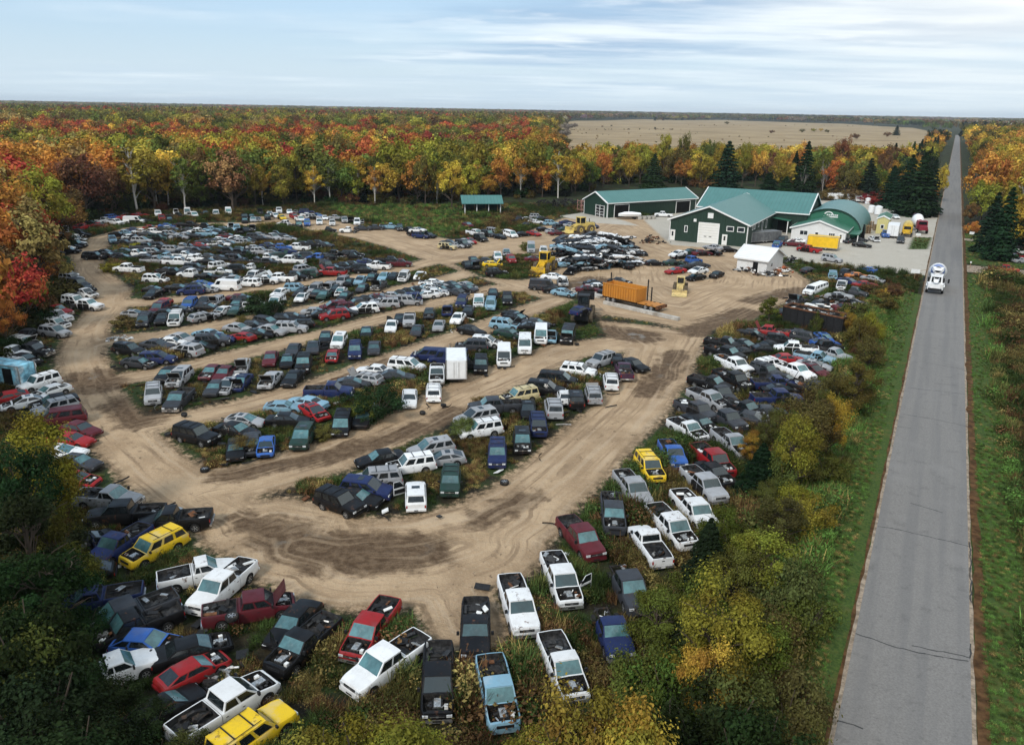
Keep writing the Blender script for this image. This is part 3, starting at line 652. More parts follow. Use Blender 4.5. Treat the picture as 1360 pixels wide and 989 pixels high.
def place_car(x, y, ang, code, zone, zoff=0.0, note=None, tilt=None):
    ty, c, st = code[0], code[1], set(code[2:]); filler = ty in 'CK' and 'x' in st and not note
    up = '^' in st; st.discard('^')
    z = .62+(1.05 if up else 0)+zoff
    p = at(x, y, z); a = math.radians(ang); q = at(x+6*math.cos(a), y-6*math.sin(a), z)
    h = math.atan2(q[1]-p[1], q[0]-p[0])
    if not up and not note:      # wrecks never stand inside one another: step aside until there is room
        u = np.array([math.cos(h), math.sin(h)]); w_ = np.array([-u[1], u[0]]); hl = SPEC[ty]['L']*.41-.75; ok = False
        near_ = [cc for cc in CARS if '^' not in cc['st'] and abs(cc['p'][0]-p[0])+abs(cc['p'][1]-p[1]) < 13]
        lim = (1.15 if filler else 1.0) if math.hypot(p[0], p[1]) > 95 else (1.4 if filler else .8)
        for a_, b_ in ((0, 0), (0, .7), (0, -.7), (.8, 0), (-.8, 0), (.8, .8), (-.8, -.8), (0, 1.5), (0, -1.5), (1.6, 0), (-1.6, 0), (1.6, 1.2), (-1.6, -1.2), (1.6, -1.2), (-1.6, 1.2), (2.6, .5), (-2.6, -.5), (0, 2.4), (0, -2.4)):
            p2 = p[:2]+u*a_+w_*b_; pts_ = [p2+u*t for t in (-hl, -hl/2, 0, hl/2, hl)]; ok = True
            for cc in near_:
                v = np.array([math.cos(cc['h']), math.sin(cc['h'])]); h2 = SPEC[cc['ty']]['L']*.41-.75
                if min(np.linalg.norm(q_-cc['p'][:2]-v*np.clip((q_-cc['p'][:2])@v, -h2, h2)) for q_ in pts_) < lim: ok = False; break
            if ok: p = np.array([*p2, p[2]]); break
        if not ok and filler: return None
    dist = math.hypot(p[0], p[1]); i = len(CARS); g = random.Random(i*13+5)
    if dist > 60 and not st and g.random() < .55 and not note: st.add(g.choice('hhxoswd' if ty not in 'L' else 's'))
    if ty in 'PS' and dist > 95 and not note and g.random() < .2: st.add('b')
    st2 = {s for s in st if s != 'j'}
    var = i % 3
    nm, tn, cat = TYN[ty]; cname, rgb = COLS[c]
    f_ = g.uniform(.85, 1.08); rgb = tuple(v*f_ for v in rgb)
    k = g.uniform(.79, .85)
    if dist < 112:
        o = empty(nm, (p[0], p[1], 0)); objs = []
        for pn, me, par, T in car_meshes(ty, st2, var, False):
            c_ = link(pn, me, o if par is None else objs[par], color=rgb)
            if T is not None: c_.matrix_local = T
            objs.append(c_)
    else:
        o = link(nm, car_meshes(ty, st2, var, True), None, color=rgb)
    o.location = (p[0], p[1], z-.62+(-.03 if not up else .1)+g.uniform(-.03, 0)); o.rotation_euler = (g.gauss(0, .015), g.gauss(0, .015), h+g.gauss(0, .02)); o.scale = (k, k, k)
    if up: o.rotation_euler[0] += g.gauss(0, .05); o.rotation_euler[1] += g.gauss(0, .05)
    if tilt: o.rotation_euler[0] += tilt
    o['category'] = cat
    CARS.append(dict(o=o, ty=ty, c=c, st=st | ({'^'} if up else set()), x=x, y=y, zone=zone, p=p, h=h, note=note, var=var))
    return o
TILES = dict(A=(100,285,7.912), B=(240,285,7.912), C=(380,285,7.912), D=(130,380,7.912), E=(280,380,7.912), F=(430,360,7.912), G=(560,280,7.912), I=(680,270,7.912), N=(840,280,7.912), O=(1020,350,7.912), Q=(1000,250,7.912), R=(1130,230,7.912), S=(0,370,7.912), T=(740,350,7.912),
             T1=(0,260,3.956), T2=(320,260,3.956), T3=(600,230,3.956), T4=(880,230,3.956), T5=(0,480,3.956), T6=(320,430,3.956), T7=(600,430,3.956), T8=(880,430,3.956), B1=(0,739,3.956), B2=(320,739,3.956), B3=(600,660,3.956), R0=(1020,130,3.956), Z=(0,0,1))
DATA = """
@far-left corner of the yard
T1 430 165 20 Sr;475 140 0 Ck;525 152 0 Crh;545 130 10 Sw;590 112 10 Ub;605 138 -5 Sw;655 112 0 Cr;662 96 5 Kk;703 132 0 Vwx;735 98 0 Cr;757 130 0 Kkx;830 95 -60 Uw;850 117 -85 Ur;890 120 -60 Ck;925 85 -70 Kw;928 106 0 Sk;985 86 -70 Vw;1015 102 -20 Pw;1080 88 -70 Kg;1135 92 -80 Mw;1200 86 -80 Vw;1285 110 -80 Sk;1330 122 -80 Cs
T1 330 185 -10 Sw;360 205 0 Uw;385 188 0 Ck;345 228 0 Ct;320 247 10 Cs;330 268 0 Cw;365 285 0 Ck;300 226 0 Cs;412 205 0 Kk;390 255 0 Sk;415 160 15 Kr;300 290 5 Cg;340 205 0 Cw;310 205 0 Us;395 225 0 Kw;365 250 0 Sw;290 268 5 Cw;350 265 0 Kk
@left roadside row
T1 350 405 -5 Cw;375 430 -5 Us
S 800 20 -10 Csh;875 45 -10 Ugx;895 90 -10 Ckh;880 155 -8 Swh;790 235 -8 Uwx;890 275 -4 Pwx;580 340 -5 Sr;570 400 -5 Sw;580 468 -5 Uw;575 555 -5 Usx;375 565 30 Kgx;260 670 -10 Uwo;310 755 -4 Pgh;255 840 -8 Ckh;170 900 -6 Uwh;60 800 -5 Sw
T5 205 110 195 Uw;262 152 195 Kw;130 208 190 Cwh;275 195 190 Ckh;290 237 192 Us;312 292 188 Mm;425 350 -12 Km;372 405 -4 Kr;310 472 0 Cwx;412 522 -8 Kg;392 612 -4 Krh;570 718 -5 Ss;660 802 184 Pk;35 185 190 Kr;40 20 -8 Pk
@near bottom-left row
Z 159 722 212 Snd;205 726 207 Uyh;263 760 12 Swx;296 776 220 Pw;331 808 10 Pmo;172 815 200 Pgh;197 853 -3 Kbh;257 888 27 Krh;298 938 32 Pwh;335 972 35 Uy;142 882 20 Swb;130 795 190 Sn;243 800 200 Skh;192 792 195 Ckx;250 838 15 Ckh;120 735 200 Ckhx;110 760 190 Kkx;230 915 30 Kkx;175 840 5 Ckx;232 690 185 Sk;300 840 15 Ckxh;390 825 225 Ckx
@bottom row of pickups
B2 330 452 222 Skhd;685 372 232 Prh;770 552 215 Pw;1232 372 268 Sk;1035 640 268 Pkh;1345 705 282 Sth
B3 345 560 289 Pw;572 425 293 Pwhd;675 208 -50 Pm;845 80 -80 Pgh;1040 245 125 Sw;925 460 -62 Pgb;838 690 -68 Snb;580 880 -65 Swh;1150 150 -45 Pwh;1270 65 -45 Pw
T7 950 862 -52 Ps;1040 752 -52 Uyh;1160 680 -55 Sb;1240 552 -30 Swh
T8 260 712 -38 Prh;215 838 -43 Psx;360 622 -38 Ssh
@right row beside the roadside bushes
T8 175 452 -25 Pg;240 390 -25 Psh;250 312 -15 Sk;370 292 -25 Pk;372 212 -22 Pw;330 152 -15 Pk;320 102 -10 Sk;470 48 -10 Ck;565 42 172 Pro;700 132 175 Pw;565 212 10 Uwx;690 247 -20 Pwx;655 182 0 Cr;800 177 -10 St;790 237 -20 Cm;640 290 -10 Ck;572 300 0 Sn;620 340 0 Ckh;600 390 0 Pnx;560 450 0 Kg;450 437 -20 Skh;470 492 -10 Cg;755 72 -10 Ug;822 70 -30 Kb;840 120 0 Pkb;380 150 10 Kkx;430 105 -15 Ckh;480 130 0 Kkh;520 250 -20 Ug;330 360 -30 Sgb;300 500 -30 Pgb;510 395 -8 Ckx;680 340 -12 Skh;720 195 -10 Cs;870 165 -15 Ss;540 110 10 Ckx;620 90 -5 Ukh
Z 905 650 -45 Ckxh;890 690 -45 Ckx;960 625 -35 Ckh;930 560 -25 Ckxh;985 540 -20 Ckx
@scrap corner beside the gravel lot
O 500 265 203 Lw;680 130 265 Uth;1100 155 -8 Cs;1040 58 172 Kb;775 225 262 Swh;960 130 0 Cox;300 385 205 Pgo;555 415 10 Kg;340 745 -5 Cg;545 785 0 Kb;730 560 -20 Swx;430 60 10 Kgx;850 180 -10 Cnx;1000 205 0 Crx;800 100 10 Sgb;200 500 10 Ckh;880 300 -8 Sgb;750 340 -8 Csx^;900 400 -5 Ckx;830 470 0 Cmx^
@stack in front of the green shop
N 478 450 188 Cw^;600 425 185 Ce;845 385 172 Cs^;840 430 172 Ckx;605 522 5 Pb;420 532 0 Ce;455 622 185 Cr;690 628 190 Cw^;665 690 190 Ck;885 660 200 Ckh;285 540 0 Kk;760 430 0 Cmx;500 470 5 Ckx;700 560 0 Cg;1010 400 0 Kkx;560 590 5 Ckx
@gravel lot
Q 590 640 172 Pr;830 738 -8 Us;430 580 175 Sm;455 548 175 Cw;1145 588 -5 Ck;1115 535 0 Cg;1275 528 -20 Cwo;255 590 215 Sb;310 545 200 Ug;1000 545 20 Kg
R 360 640 -50 Pb;470 452 -20 Kw;525 700 250 Mg
N 325 38 178 Pw
@middle row near the low green shelter
G 270 372 -5 Ucx;365 355 -5 Cs;435 350 -10 Ug;455 318 -10 Cs;515 312 -20 Kr;620 290 -15 Uk;560 230 -10 Pw;655 225 0 Cs;700 240 -10 Ug;820 265 -10 Kk;935 245 -15 Mw;1065 240 5 Kk;1180 232 -10 Kr;485 140 -15 Cmx;1010 105 10 Sk;1100 140 10 Kkx;330 335 -5 Cg;760 215 -8 Us;900 215 -8 Cs
I 410 205 0 Ut;500 250 5 Ug;470 305 5 Cm;620 225 0 Cs;840 232 -10 Un;330 265 5 Kk;580 195 0 Cn;260 140 0 Us;160 160 0 Kw;90 150 0 Kk;310 160 0 Ck;560 270 0 Ce;250 190 0 Cw;430 290 0 Ks
@small island before the scrap heap
G 545 510 -60 Cg;550 565 -35 Ck;680 520 0 Cg;745 550 0 Ky;800 480 -62 Uw;890 432 -80 Cs;940 505 -50 Ur;790 645 2 Uk;480 565 -40 Kk
I 580 410 0 Cn^;500 445 0 Ct;200 475 -90 Vs;330 500 -90 Uw;240 580 0 Cm;330 870 -3 Vg;440 775 -5 Cw^;530 820 -75 Swh;545 930 -8 Cth;440 900 0 Kk;420 590 10 Kw
T 660 185 -5 Ck;430 235 0 Cwx;400 200 0 Ckx;330 265 0 Cmx;470 260 10 Ckx
@far row along the clearing
T2 75 122 -75 Ks;100 84 -80 Kg;140 112 -80 Uk;152 92 -60 Kw;180 102 -20 Cw;200 77 -85 Uw;255 82 -85 Kw;215 112 -20 Ky;280 107 -20 Ur;240 147 178 Pw;285 152 -60 Ukh;350 97 0 Cw;348 142 -80 Ub;405 102 -10 Cb;345 84 0 Un;412 137 -85 Uw;480 142 -85 Uw;545 127 -85 Us;610 137 -80 Uw;500 112 0 Cs;570 180 178 Swb;640 168 0 Cgh;710 167 0 Cg;780 160 0 St;835 167 -90 Ug;888 177 -20 Ck;945 208 -5 Un;930 180 -5 Cw^;380 112 0 Us;440 112 -60 Kw;575 122 -70 Kk;20 128 -80 Ck;40 105 -80 Kk;310 122 -20 Sw;900 200 -10 Uk;985 205 -8 Ck;450 180 0 Skb
@first of the far pickup rows
A 800 132 0 Kr;700 172 5 Cw;822 182 178 Pw;545 180 0 Ct;450 202 0 Kk;390 262 -60 Ut;590 232 0 Kw;620 158 0 Kn;700 272 0 Usx;520 285 0 Kgx;862 242 0 Ue;965 110 0 Cb;985 140 0 Ks;1095 108 0 Ck;1005 202 0 Us;1085 232 0 Csx;1180 202 0 Ks;1240 105 0 Pk;915 152 0 Ck;1300 182 178 Pw;760 200 0 Kgx;640 260 0 Ck;1040 160 0 Ckh;1150 160 0 Kg;930 215 0 Kkx;570 260 0 Sk;1250 220 0 Ck
B 235 128 0 Pk;60 205 0 Cs;212 190 0 St;330 155 0 Ct;432 150 0 Ce;590 142 -88 Ut;530 132 -70 Cw;752 145 -88 Ug;690 152 -70 Kk;130 175 0 Kg;380 180 0 Ck;650 165 -60 Ck
@second of the far pickup rows
A 720 342 0 Pg;872 330 0 Ug;820 392 0 Usx;700 402 0 Ug;1020 362 0 Us;1110 345 0 Ss;1190 332 0 Ck;1290 332 0 Kr;520 382 0 Ce;480 432 0 Kkh;195 435 0 Uk;310 392 0 Ck;620 412 0 Swb;730 440 0 Cgx;950 395 0 Ck;1080 400 0 Cg;1230 380 0 Ckx;560 420 0 Ck;850 450 0 Ckh;400 430 0 Ckx;1150 370 0 Kk
B 412 258 0 Cwx;405 315 0 Swx;520 310 0 Kg;612 272 0 Csx;605 240 0 Cw;500 222 0 Cm;790 232 0 Ug;825 208 0 Cs;960 235 -10 Ps;1090 245 0 Ks;250 282 0 Cg;335 272 0 Kk;700 262 0 Ck;460 280 0 Ss;560 265 0 Ck;860 250 0 Kk;670 300 0 Us;740 275 0 Ckx;900 215 0 Sg;1040 232 0 Ckx
@third of the far pickup rows
B 30 342 0 Ck;470 390 0 Pk;580 402 0 Pkh;665 420 0 Sk;620 362 0 Ce;770 342 0 Csx;840 382 0 Usx;930 322 0 Cn;1030 352 2 Pb;960 392 0 Ks;1230 342 178 Pw;100 360 0 Ckx;380 350 0 Ckx;710 380 0 Cg;540 430 0 Ckx;900 360 0 Cg;1120 380 0 Kn;60 400 0 Ug;140 385 0 Sg
C 340 295 0 Ck;405 312 -5 Cg;245 312 0 Pk;190 300 0 Ck
@fourth of the far pickup rows
A 905 450 178 St;1070 492 0 Pwo;830 482 0 Ss;980 470 0 Csh;1130 430 0 Sw
B 195 462 178 Sw;290 432 0 Cgx;405 452 0 Ckh;890 452 0 Swb;885 502 0 Pk;1045 432 8 Ue;1160 482 178 Pw;1275 420 0 Cs;650 480 0 Ckh;500 455 0 Kkx;770 470 0 Kk;330 460 0 Ckx;580 460 0 Ug
C 250 425 0 Ugo;350 452 178 Pb;520 422 178 Pk;635 402 0 Ck;670 425 0 Ukh;130 430 0 Cg;460 440 0 Ck;590 440 0 Sk
@fifth of the far pickup rows
A 560 567 178 Pw;1010 602 0 Sk;940 600 0 Ckx;1080 590 0 Kg
B 150 552 0 Ug;125 622 178 Pwt;412 535 10 Uw;395 602 2 Sw;755 562 178 Swb;640 565 0 Ukh;560 665 0 Csh;600 545 0 Ckx;500 660 0 Ck;270 640 0 Ck
C 195 570 8 Us;430 530 -20 Ug;480 602 178 Pro;215 625 178 Ue;612 528 0 Ckh;735 562 180 Uk;850 490 0 Cn;960 537 178 Sw;1080 492 0 Pk;1190 510 0 Sm;550 560 0 Ckx;840 560 0 Ckh;310 600 0 Kg;1010 500 0 Ck;690 530 0 Kk;920 500 0 Ckx
@sixth of the far rows
A 845 672 -2 Uwo;820 825 205 Ck;1080 765 0 Ckx;950 780 0 Kk
B 780 640 200 Pw;1050 667 178 Pw;715 712 178 Uw;470 752 178 Vw;110 795 180 Un;230 722 0 Kb;285 752 0 Csh;870 690 0 Swx;1150 670 0 Pkb;560 690 0 Kk;20 760 0 Ckx
@row of cars nose-out in the middle left
D 645 230 210 Um;722 190 210 Kr;490 350 228 Mg;390 282 0 Ksh;815 345 232 Uwh;960 182 215 Ub;1065 150 215 Cg;1240 152 212 Ws;1110 312 12 Ws;850 242 0 Ckh;780 240 0 Ckx;1310 250 200 Cw;1000 240 0 Ckx;690 320 230 Ckx
E 300 112 0 Cmh;215 240 215 Ce;455 200 20 Uw;690 160 215 Mw;955 110 215 Kw;722 62 200 Kw;905 20 0 Ut;1190 82 215 Ce;1100 32 212 Us;370 120 0 Ck;560 230 210 Cs;1000 60 205 Ckx;330 180 215 Ckx
C 575 802 225 Kw;585 702 212 Us;345 762 212 Us;780 682 215 Ct;800 762 215 Kg;972 742 215 Sg;1030 642 215 Ct;1235 652 228 Uwh;300 800 210 Ck;480 760 212 Ckx;860 650 215 Ck;660 700 210 Kk;1130 640 215 Kk;620 850 212 Ckx
F 1010 40 222 Cw
@double row of cars below the middle track
D 325 660 -8 Uk;625 610 -5 Cg;430 795 -4 Kgh;600 775 0 Un;880 540 -8 Cs;1150 490 172 Ct;930 670 172 Usx;1205 572 2 Ug;760 650 0 Ckx;760 590 0 Kw;700 720 0 Kkx;1080 600 0 Ckx
E 290 432 -5 Cs;325 520 172 Kr;590 362 -8 Wg;640 452 -8 Csx;855 312 0 Kk;925 388 182 Wk;1100 262 0 Cs;1295 302 185 Ur;1290 212 185 Um;420 420 0 Cg;160 540 0 Kn;500 470 0 Ckx;740 350 0 Ckx;760 450 0 Us;1010 300 185 Ck;1180 270 0 Cgx
F 170 370 185 Um;435 405 185 Uw;340 325 185 Kg;455 292 0 Ck;580 282 0 Km;645 342 182 Us;715 262 0 Cs;890 282 182 Un;900 212 0 Ck;1075 242 182 Cw;1085 162 182 Kw;1235 182 -5 Kg;1200 142 0 Cs;310 380 0 Cmx;560 330 0 Csx;780 310 0 Us;820 230 0 Ckx;1000 210 0 Kk;1180 230 0 Cw;480 330 0 Ckx
G 70 780 178 Cw;200 792 -15 Kk;230 832 -10 Kg;400 792 -15 Cs;330 780 -10 Kk;140 800 0 Cs;450 815 -10 Kg
@third island row of cars
D 860 955 222 Us;1190 890 220 Cmh
T5 805 170 262 Us;940 197 225 Sg;1105 52 215 Km;1130 132 225 Kg;1265 102 225 Cn;1272 18 248 Cs;880 60 220 Ckx;1170 90 220 Cs
T2 155 850 252 Cm;275 802 245 Kg;380 790 260 Cg;330 882 255 Uk;480 835 258 Kr;515 760 235 Uw;600 812 262 Un;700 792 262 Cg;660 712 262 Ck;790 680 250 Cw;885 650 262 Ss;925 702 240 Cg;990 615 255 Kgh;1040 675 250 Cs;1085 597 262 Cn;1140 640 230 Cw;1160 555 250 Un;1250 555 262 Mw;1312 567 265 Mt;155 960 222 Cs;210 850 250 Ckx;440 760 255 Ckx;830 660 250 Ck;1195 600 250 Ckx;240 950 222 Ckx
G 900 922 -92 Uk;750 855 -95 Kk
@fourth island row of cars and vans
T5 1030 385 -14 Uk;1242 450 265 Ck;1290 302 -5 Ks;1180 390 -10 Ckx
T6 130 635 265 Kbh;325 592 240 Ue;530 522 252 Mk;345 410 170 Ct;385 455 -30 Kr;462 352 0 Sn;645 282 172 Ws;590 305 0 Kg;870 215 -5 Mw;885 385 262 Kw;1030 262 262 Swh;1012 355 92 Uw;1260 212 266 Uk;990 162 178 Mn;1095 172 178 Vn;1212 112 178 Ug;1290 92 -5 Uw;1212 32 -10 Kk;270 430 0 Kt;560 480 240 Ckx;700 240 175 Cw;60 600 265 Cgh;770 270 0 Cgx;200 500 0 Ckx
T7 275 172 266 Vwh;385 112 266 Vw;468 62 266 Vw;300 45 -10 Ce;610 62 252 Vk;522 62 262 Kt
T3 280 792 -5 Ut;345 757 -10 Ck;450 777 -5 Cg;330 740 -10 Kk;390 800 0 Ckx
@central island of SUVs
T7 785 190 198 Us;665 242 -6 Uw;905 245 112 Sp;835 298 102 Uw;745 368 102 Ms;650 392 102 Uk;535 440 102 Us;555 288 -5 Mk;490 338 -5 Uk;355 377 188 Uch;230 432 182 Pg;130 490 190 Us;150 552 188 Uw;455 530 280 Un;370 612 272 Ukh;240 680 268 Un;590 345 100 Kw;400 440 275 Ck;860 200 -20 Ckx;930 200 110 Kk;320 430 180 Cgx
T6 1000 652 190 Us;890 738 188 Uwh;705 812 186 Us;660 862 -6 Un;520 935 -20 Uk;1100 822 266 Ue;918 892 88 Uwd;760 740 190 Ckx;600 905 -10 Ck;1060 700 185 Ks
@overflow lot across the road
R0 1298 778 0 Cg;1310 806 0 Cw;1325 828 0 Kr;1318 760 0 Ks;1335 850 0 Cs;1240 900 -5 Pr
"""
zone = ''
for line in DATA.strip().split('\n'):
    if line[0] == '@': zone = line[1:].strip(); continue
    tile, rest = line.split(' ', 1); x0, y0, k = TILES[tile]
    for e in rest.split(';'):
        a = e.split(); place_car(x0+float(a[0])/k, y0+float(a[1])/k, float(a[2]), a[3], zone)

g = random.Random(99); t = MB(); DM = [METAL, BLACK, ENGINE, FRAME, BLACK, RUST, ENGINE, BLACK, PLATE]
for c in CARS:
    d = math.hypot(c['p'][0], c['p'][1])
    if '^' in c['st'] or d > 130: continue
    u = np.array([math.cos(c['h']), math.sin(c['h'])]); w = np.array([-u[1], u[0]])
    if c['ty'] in 'PS' and 'b' not in c['st'] and (d < 75 or g.random() < .5):
        cab, L = SPEC[c['ty']]['cab'], SPEC[c['ty']]['L']
        for _ in range(g.randint(3, 9)):
            q = c['p'][:2]+u*.82*(L/2-g.uniform(cab+.4, L-.4))+w*g.uniform(-.5, .5); T = Matrix.Translation((q[0], q[1], .78+g.uniform(0, .25))) @ Matrix.Rotation(g.uniform(0, 6.3), 4, 'Z') @ Matrix.Rotation(g.uniform(-.7, .7), 4, 'X')
            t.box(-g.uniform(.08, .4), g.uniform(.08, .4), -g.uniform(.05, .25), g.uniform(.05, .2), -.02, g.uniform(.0, .06), g.choice(DM), T)
    for _ in range(g.choice((0, 1, 1, 2, 3)) if d < 95 else g.choice((0, 0, 1))):
        q = c['p'][:2]+u*g.choice((-1, 1))*g.uniform(1.9, 3.1)+w*g.uniform(-1.6, 1.6); k_ = g.random()
        T = Matrix.Translation((q[0], q[1], g.uniform(.08, .22))) @ Matrix.Rotation(g.uniform(0, 6.3), 4, 'Z') @ Matrix.Rotation(g.uniform(-.5, .5), 4, 'X'); mt = g.choice(DM)
        if k_ < .35: t.rings([[tuple(T @ Vector((x, .22*(1-(x/.7)**2)-.1, z))) for z in (0, .12)] for x in (-.7, -.4, 0, .4, .7)], mt, closed=False)
        elif k_ < .5: t.tube(T @ Vector((0, 0, 0)), T @ Vector((0, 0, .17)), .28, .28, 12, TYRE)
        else: t.box(-g.uniform(.1, .5), g.uniform(.1, .5), -g.uniform(.06, .35), g.uniform(.06, .3), -.02, g.uniform(.02, .1), mt, T)
tag(t.build('loose_debris', angle=0), 'small loose car parts scattered in truck beds and between the wrecks', kind='stuff')
# ------------------------------------------------------------------ buildings
def ribbed(name, col, pitch, rough, axis, dirt, var=.12, metal=0.0):
    m, nt, b, out = newmat(name)
    tc = nt.nodes.new('ShaderNodeTexCoord'); v = tc.outputs['Object']
    c = mixc(nt, ramp(nt, noise(nt, v, .5, 5, .65), .3, .75), col, dirt); c = mixc(nt, ramp(nt, noise(nt, v, 7, 3, .6), .3, .7, 0, .4), c, [x*(1-var*2) for x in col])
    sep = nt.nodes.new('ShaderNodeSeparateXYZ'); nt.links.new(v, sep.inputs[0])
    s = math_(nt, 'SINE', math_(nt, 'MULTIPLY', sep.outputs[axis], 2*math.pi/pitch))
    seam = ramp(nt, s, .8, .97)
    c = mixc(nt, math_(nt, 'MULTIPLY', seam, .35), c, [x*.55 for x in col])
    bp = N(nt, 'ShaderNodeBump'); bp.inputs['Strength'].default_value = .8; bp.inputs['Distance'].default_value = .05; nt.links.new(seam, bp.inputs['Height']); nt.links.new(bp.outputs[0], b.inputs['Normal'])
    nt.links.new(c, b.inputs['Base Color']); b.inputs['Roughness'].default_value = rough; b.inputs['Metallic'].default_value = metal; return m
ROOFX = ribbed('teal_metal_roof', (.058, .178, .162), .9, .42, 0, (.078, .21, .193))
ROOFY = ribbed('teal_metal_roof', (.058, .178, .162), .9, .42, 1, (.078, .21, .193))
ROOFG = ribbed('green_metal_roof', (.02, .13, .075), .9, .42, 1, (.03, .15, .09))
GWALL = ribbed('dark_green_siding', (.005, .027, .015), .6, .55, 0, (.008, .034, .02))
GWALLY = ribbed('dark_green_siding', (.005, .027, .015), .6, .55, 1, (.008, .034, .02))
WSIDE = ribbed('white_siding', (.76, .76, .75), .25, .6, 2, (.66, .65, .62), .03)
WTRIM = simple('white_trim', (.74, .74, .72), .5, 0, .06, 4, .4)
WDOOR = ribbed('white_sectional_door', (.76, .75, .71), .55, .5, 2, (.68, .66, .6), .03)
DARKPANEL = simple('painted_dark_panel', (.01, .01, .01), .9, 0, .3, 1, .1)  # near-black sheet on solid walls, its colour painting the shade inside openings
WGLASS = simple('window_glass', (.02, .025, .03), .08, 0, .4, 1, .7)
WOOD = simple('weathered_wood', (.3, .2, .11), .85, 0, .35, 2, .2, dirt=(.16, .11, .06))
WROOF = ribbed('white_metal_roof', (.78, .78, .77), .6, .45, 0, (.7, .69, .66), .03)
YWALL = ribbed('pale_yellow_siding', (.62, .56, .24), .4, .6, 0, (.55, .48, .2), .05)
YEL = simple('yellow_machine_paint', (.62, .38, .02), .5, 0, .2, 2, .4, dirt=(.3, .2, .07))
YELP = simple('faded_yellow_paint', (.6, .45, .13), .55, 0, .2, 2, .4, dirt=(.3, .23, .12))
ORG = ribbed('orange_container_steel', (.6, .24, .025), .45, .6, 0, (.42, .17, .03), .2)
CONC = simple('pale_concrete', (.42, .4, .36), .9, 0, .2, 1.5, .2, dirt=(.26, .23, .19))
def gable(root, W, D, eave, apex, wallm, roofm, open_front=False, over=.45, parts=('wall', 'roof'), roof_ext=0.0, ridge_along='y', wallside=None):
    """gable faces -y, x across 0..W, y depth 0..D"""
    ws = wallside or wallm
    w = MB(); 
    w.poly([(0, 0, 0), (W, 0, 0), (W, 0, eave), (W/2, 0, apex), (0, 0, eave)], wallm)
    w.poly([(W, D, 0), (0, D, 0), (0, D, eave), (W/2, D, apex), (W, D, eave)], wallm)
    w.poly([(0, D, 0), (0, 0, 0), (0, 0, eave), (0, D, eave)], ws); w.poly([(W, 0, 0), (W, D, 0), (W, D, eave), (W, 0, eave)], ws)
    w.build(parts[0], root, angle=0)
    r = MB(); sl = (apex-eave)/(W/2); t = .14
    for s in (-1, 1):
        xe = W/2+s*(W/2+over); ze = eave-sl*over
        P = [(xe, -over, ze+.05), (W/2, -over, apex+.05), (W/2, D+over+roof_ext, apex+.05), (xe, D+over+roof_ext, ze+.05)]
        Q = [(x, y, z+t) for x, y, z in P]
        if s < 0: P, Q = P[::-1], Q[::-1]
        r.poly(Q, roofm) if s > 0 else r.poly(Q, roofm); r.poly(P[::-1], roofm)
    r.build(parts[1], root, angle=0)
    f = MB()
    for y in (-over-.03, D+over+.03+roof_ext):
        for s in (-1, 1):
            xe = W/2+s*(W/2+over); ze = eave-sl*over
            a, b_ = (xe, y, ze-.08), (W/2, y, apex-.08)
            f.poly([a, b_, (b_[0], y, b_[2]+.3), (a[0], y, a[2]+.3)], WTRIM); f.poly([(a[0], y+.04, a[2]), (b_[0], y+.04, b_[2]), (b_[0], y+.04, b_[2]+.3), (a[0], y+.04, a[2]+.3)], WTRIM)
            f.poly([(a[0], y, a[2]+.3), (b_[0], y, b_[2]+.3), (b_[0], y+.28, b_[2]+.3), (a[0], y+.28, a[2]+.3)], WTRIM)
    for s in (-1, 1):
        xe = W/2+s*(W/2+over+.03); ze = eave-sl*over
        f.box(min(xe, xe+s*.04), max(xe, xe+s*.04), -over, D+over+roof_ext, ze-.06, ze+.2, WTRIM)
    f.build('roof_trim', root, angle=0)
    return root
def window(root, x0, x1, z0, z1, y=-.03, name='window', axis='x', X=0, bars=1):
    def T(mb):
        if axis == 'y':
            for i, v in enumerate(mb.v): mb.v[i] = (X-v[1], v[0], v[2])
        return mb
    fr = MB(); t = .13
    for a in ((x0-t, x1+t, z1, z1+t), (x0-t, x1+t, z0-t, z0), (x0-t, x0, z0, z1), (x1, x1+t, z0, z1)): fr.box(a[0], a[1], y-.06, y, a[2], a[3], WTRIM)
    for k in range(1, bars): xx = x0+(x1-x0)*k/bars; fr.box(xx-.04, xx+.04, y-.05, y, z0, z1, WTRIM)
    f = T(fr).build(name, root, angle=0); T(MB().box(x0, x1, y-.025, y+.02, z0, z1, WGLASS)).build('pane', f, angle=0); return f
def door(root, x0, x1, h, y=-.03, mat=None, pane=True):
    d = MB().box(x0-.1, x1+.1, y-.04, y, 0.02, h+.1, WTRIM).build('door', root, angle=0)
    MB().box(x0, x1, y-.07, y-.042, 0.05, h, mat or WDOOR).build('door_leaf', d, angle=0)
    if pane: MB().box(x0+.28*(x1-x0), x1-.28*(x1-x0), y-.085, y-.071, h*.45, h*.88, WGLASS).build('pane', d, angle=0)
    return d
RZ = -TH     # local +y along the road
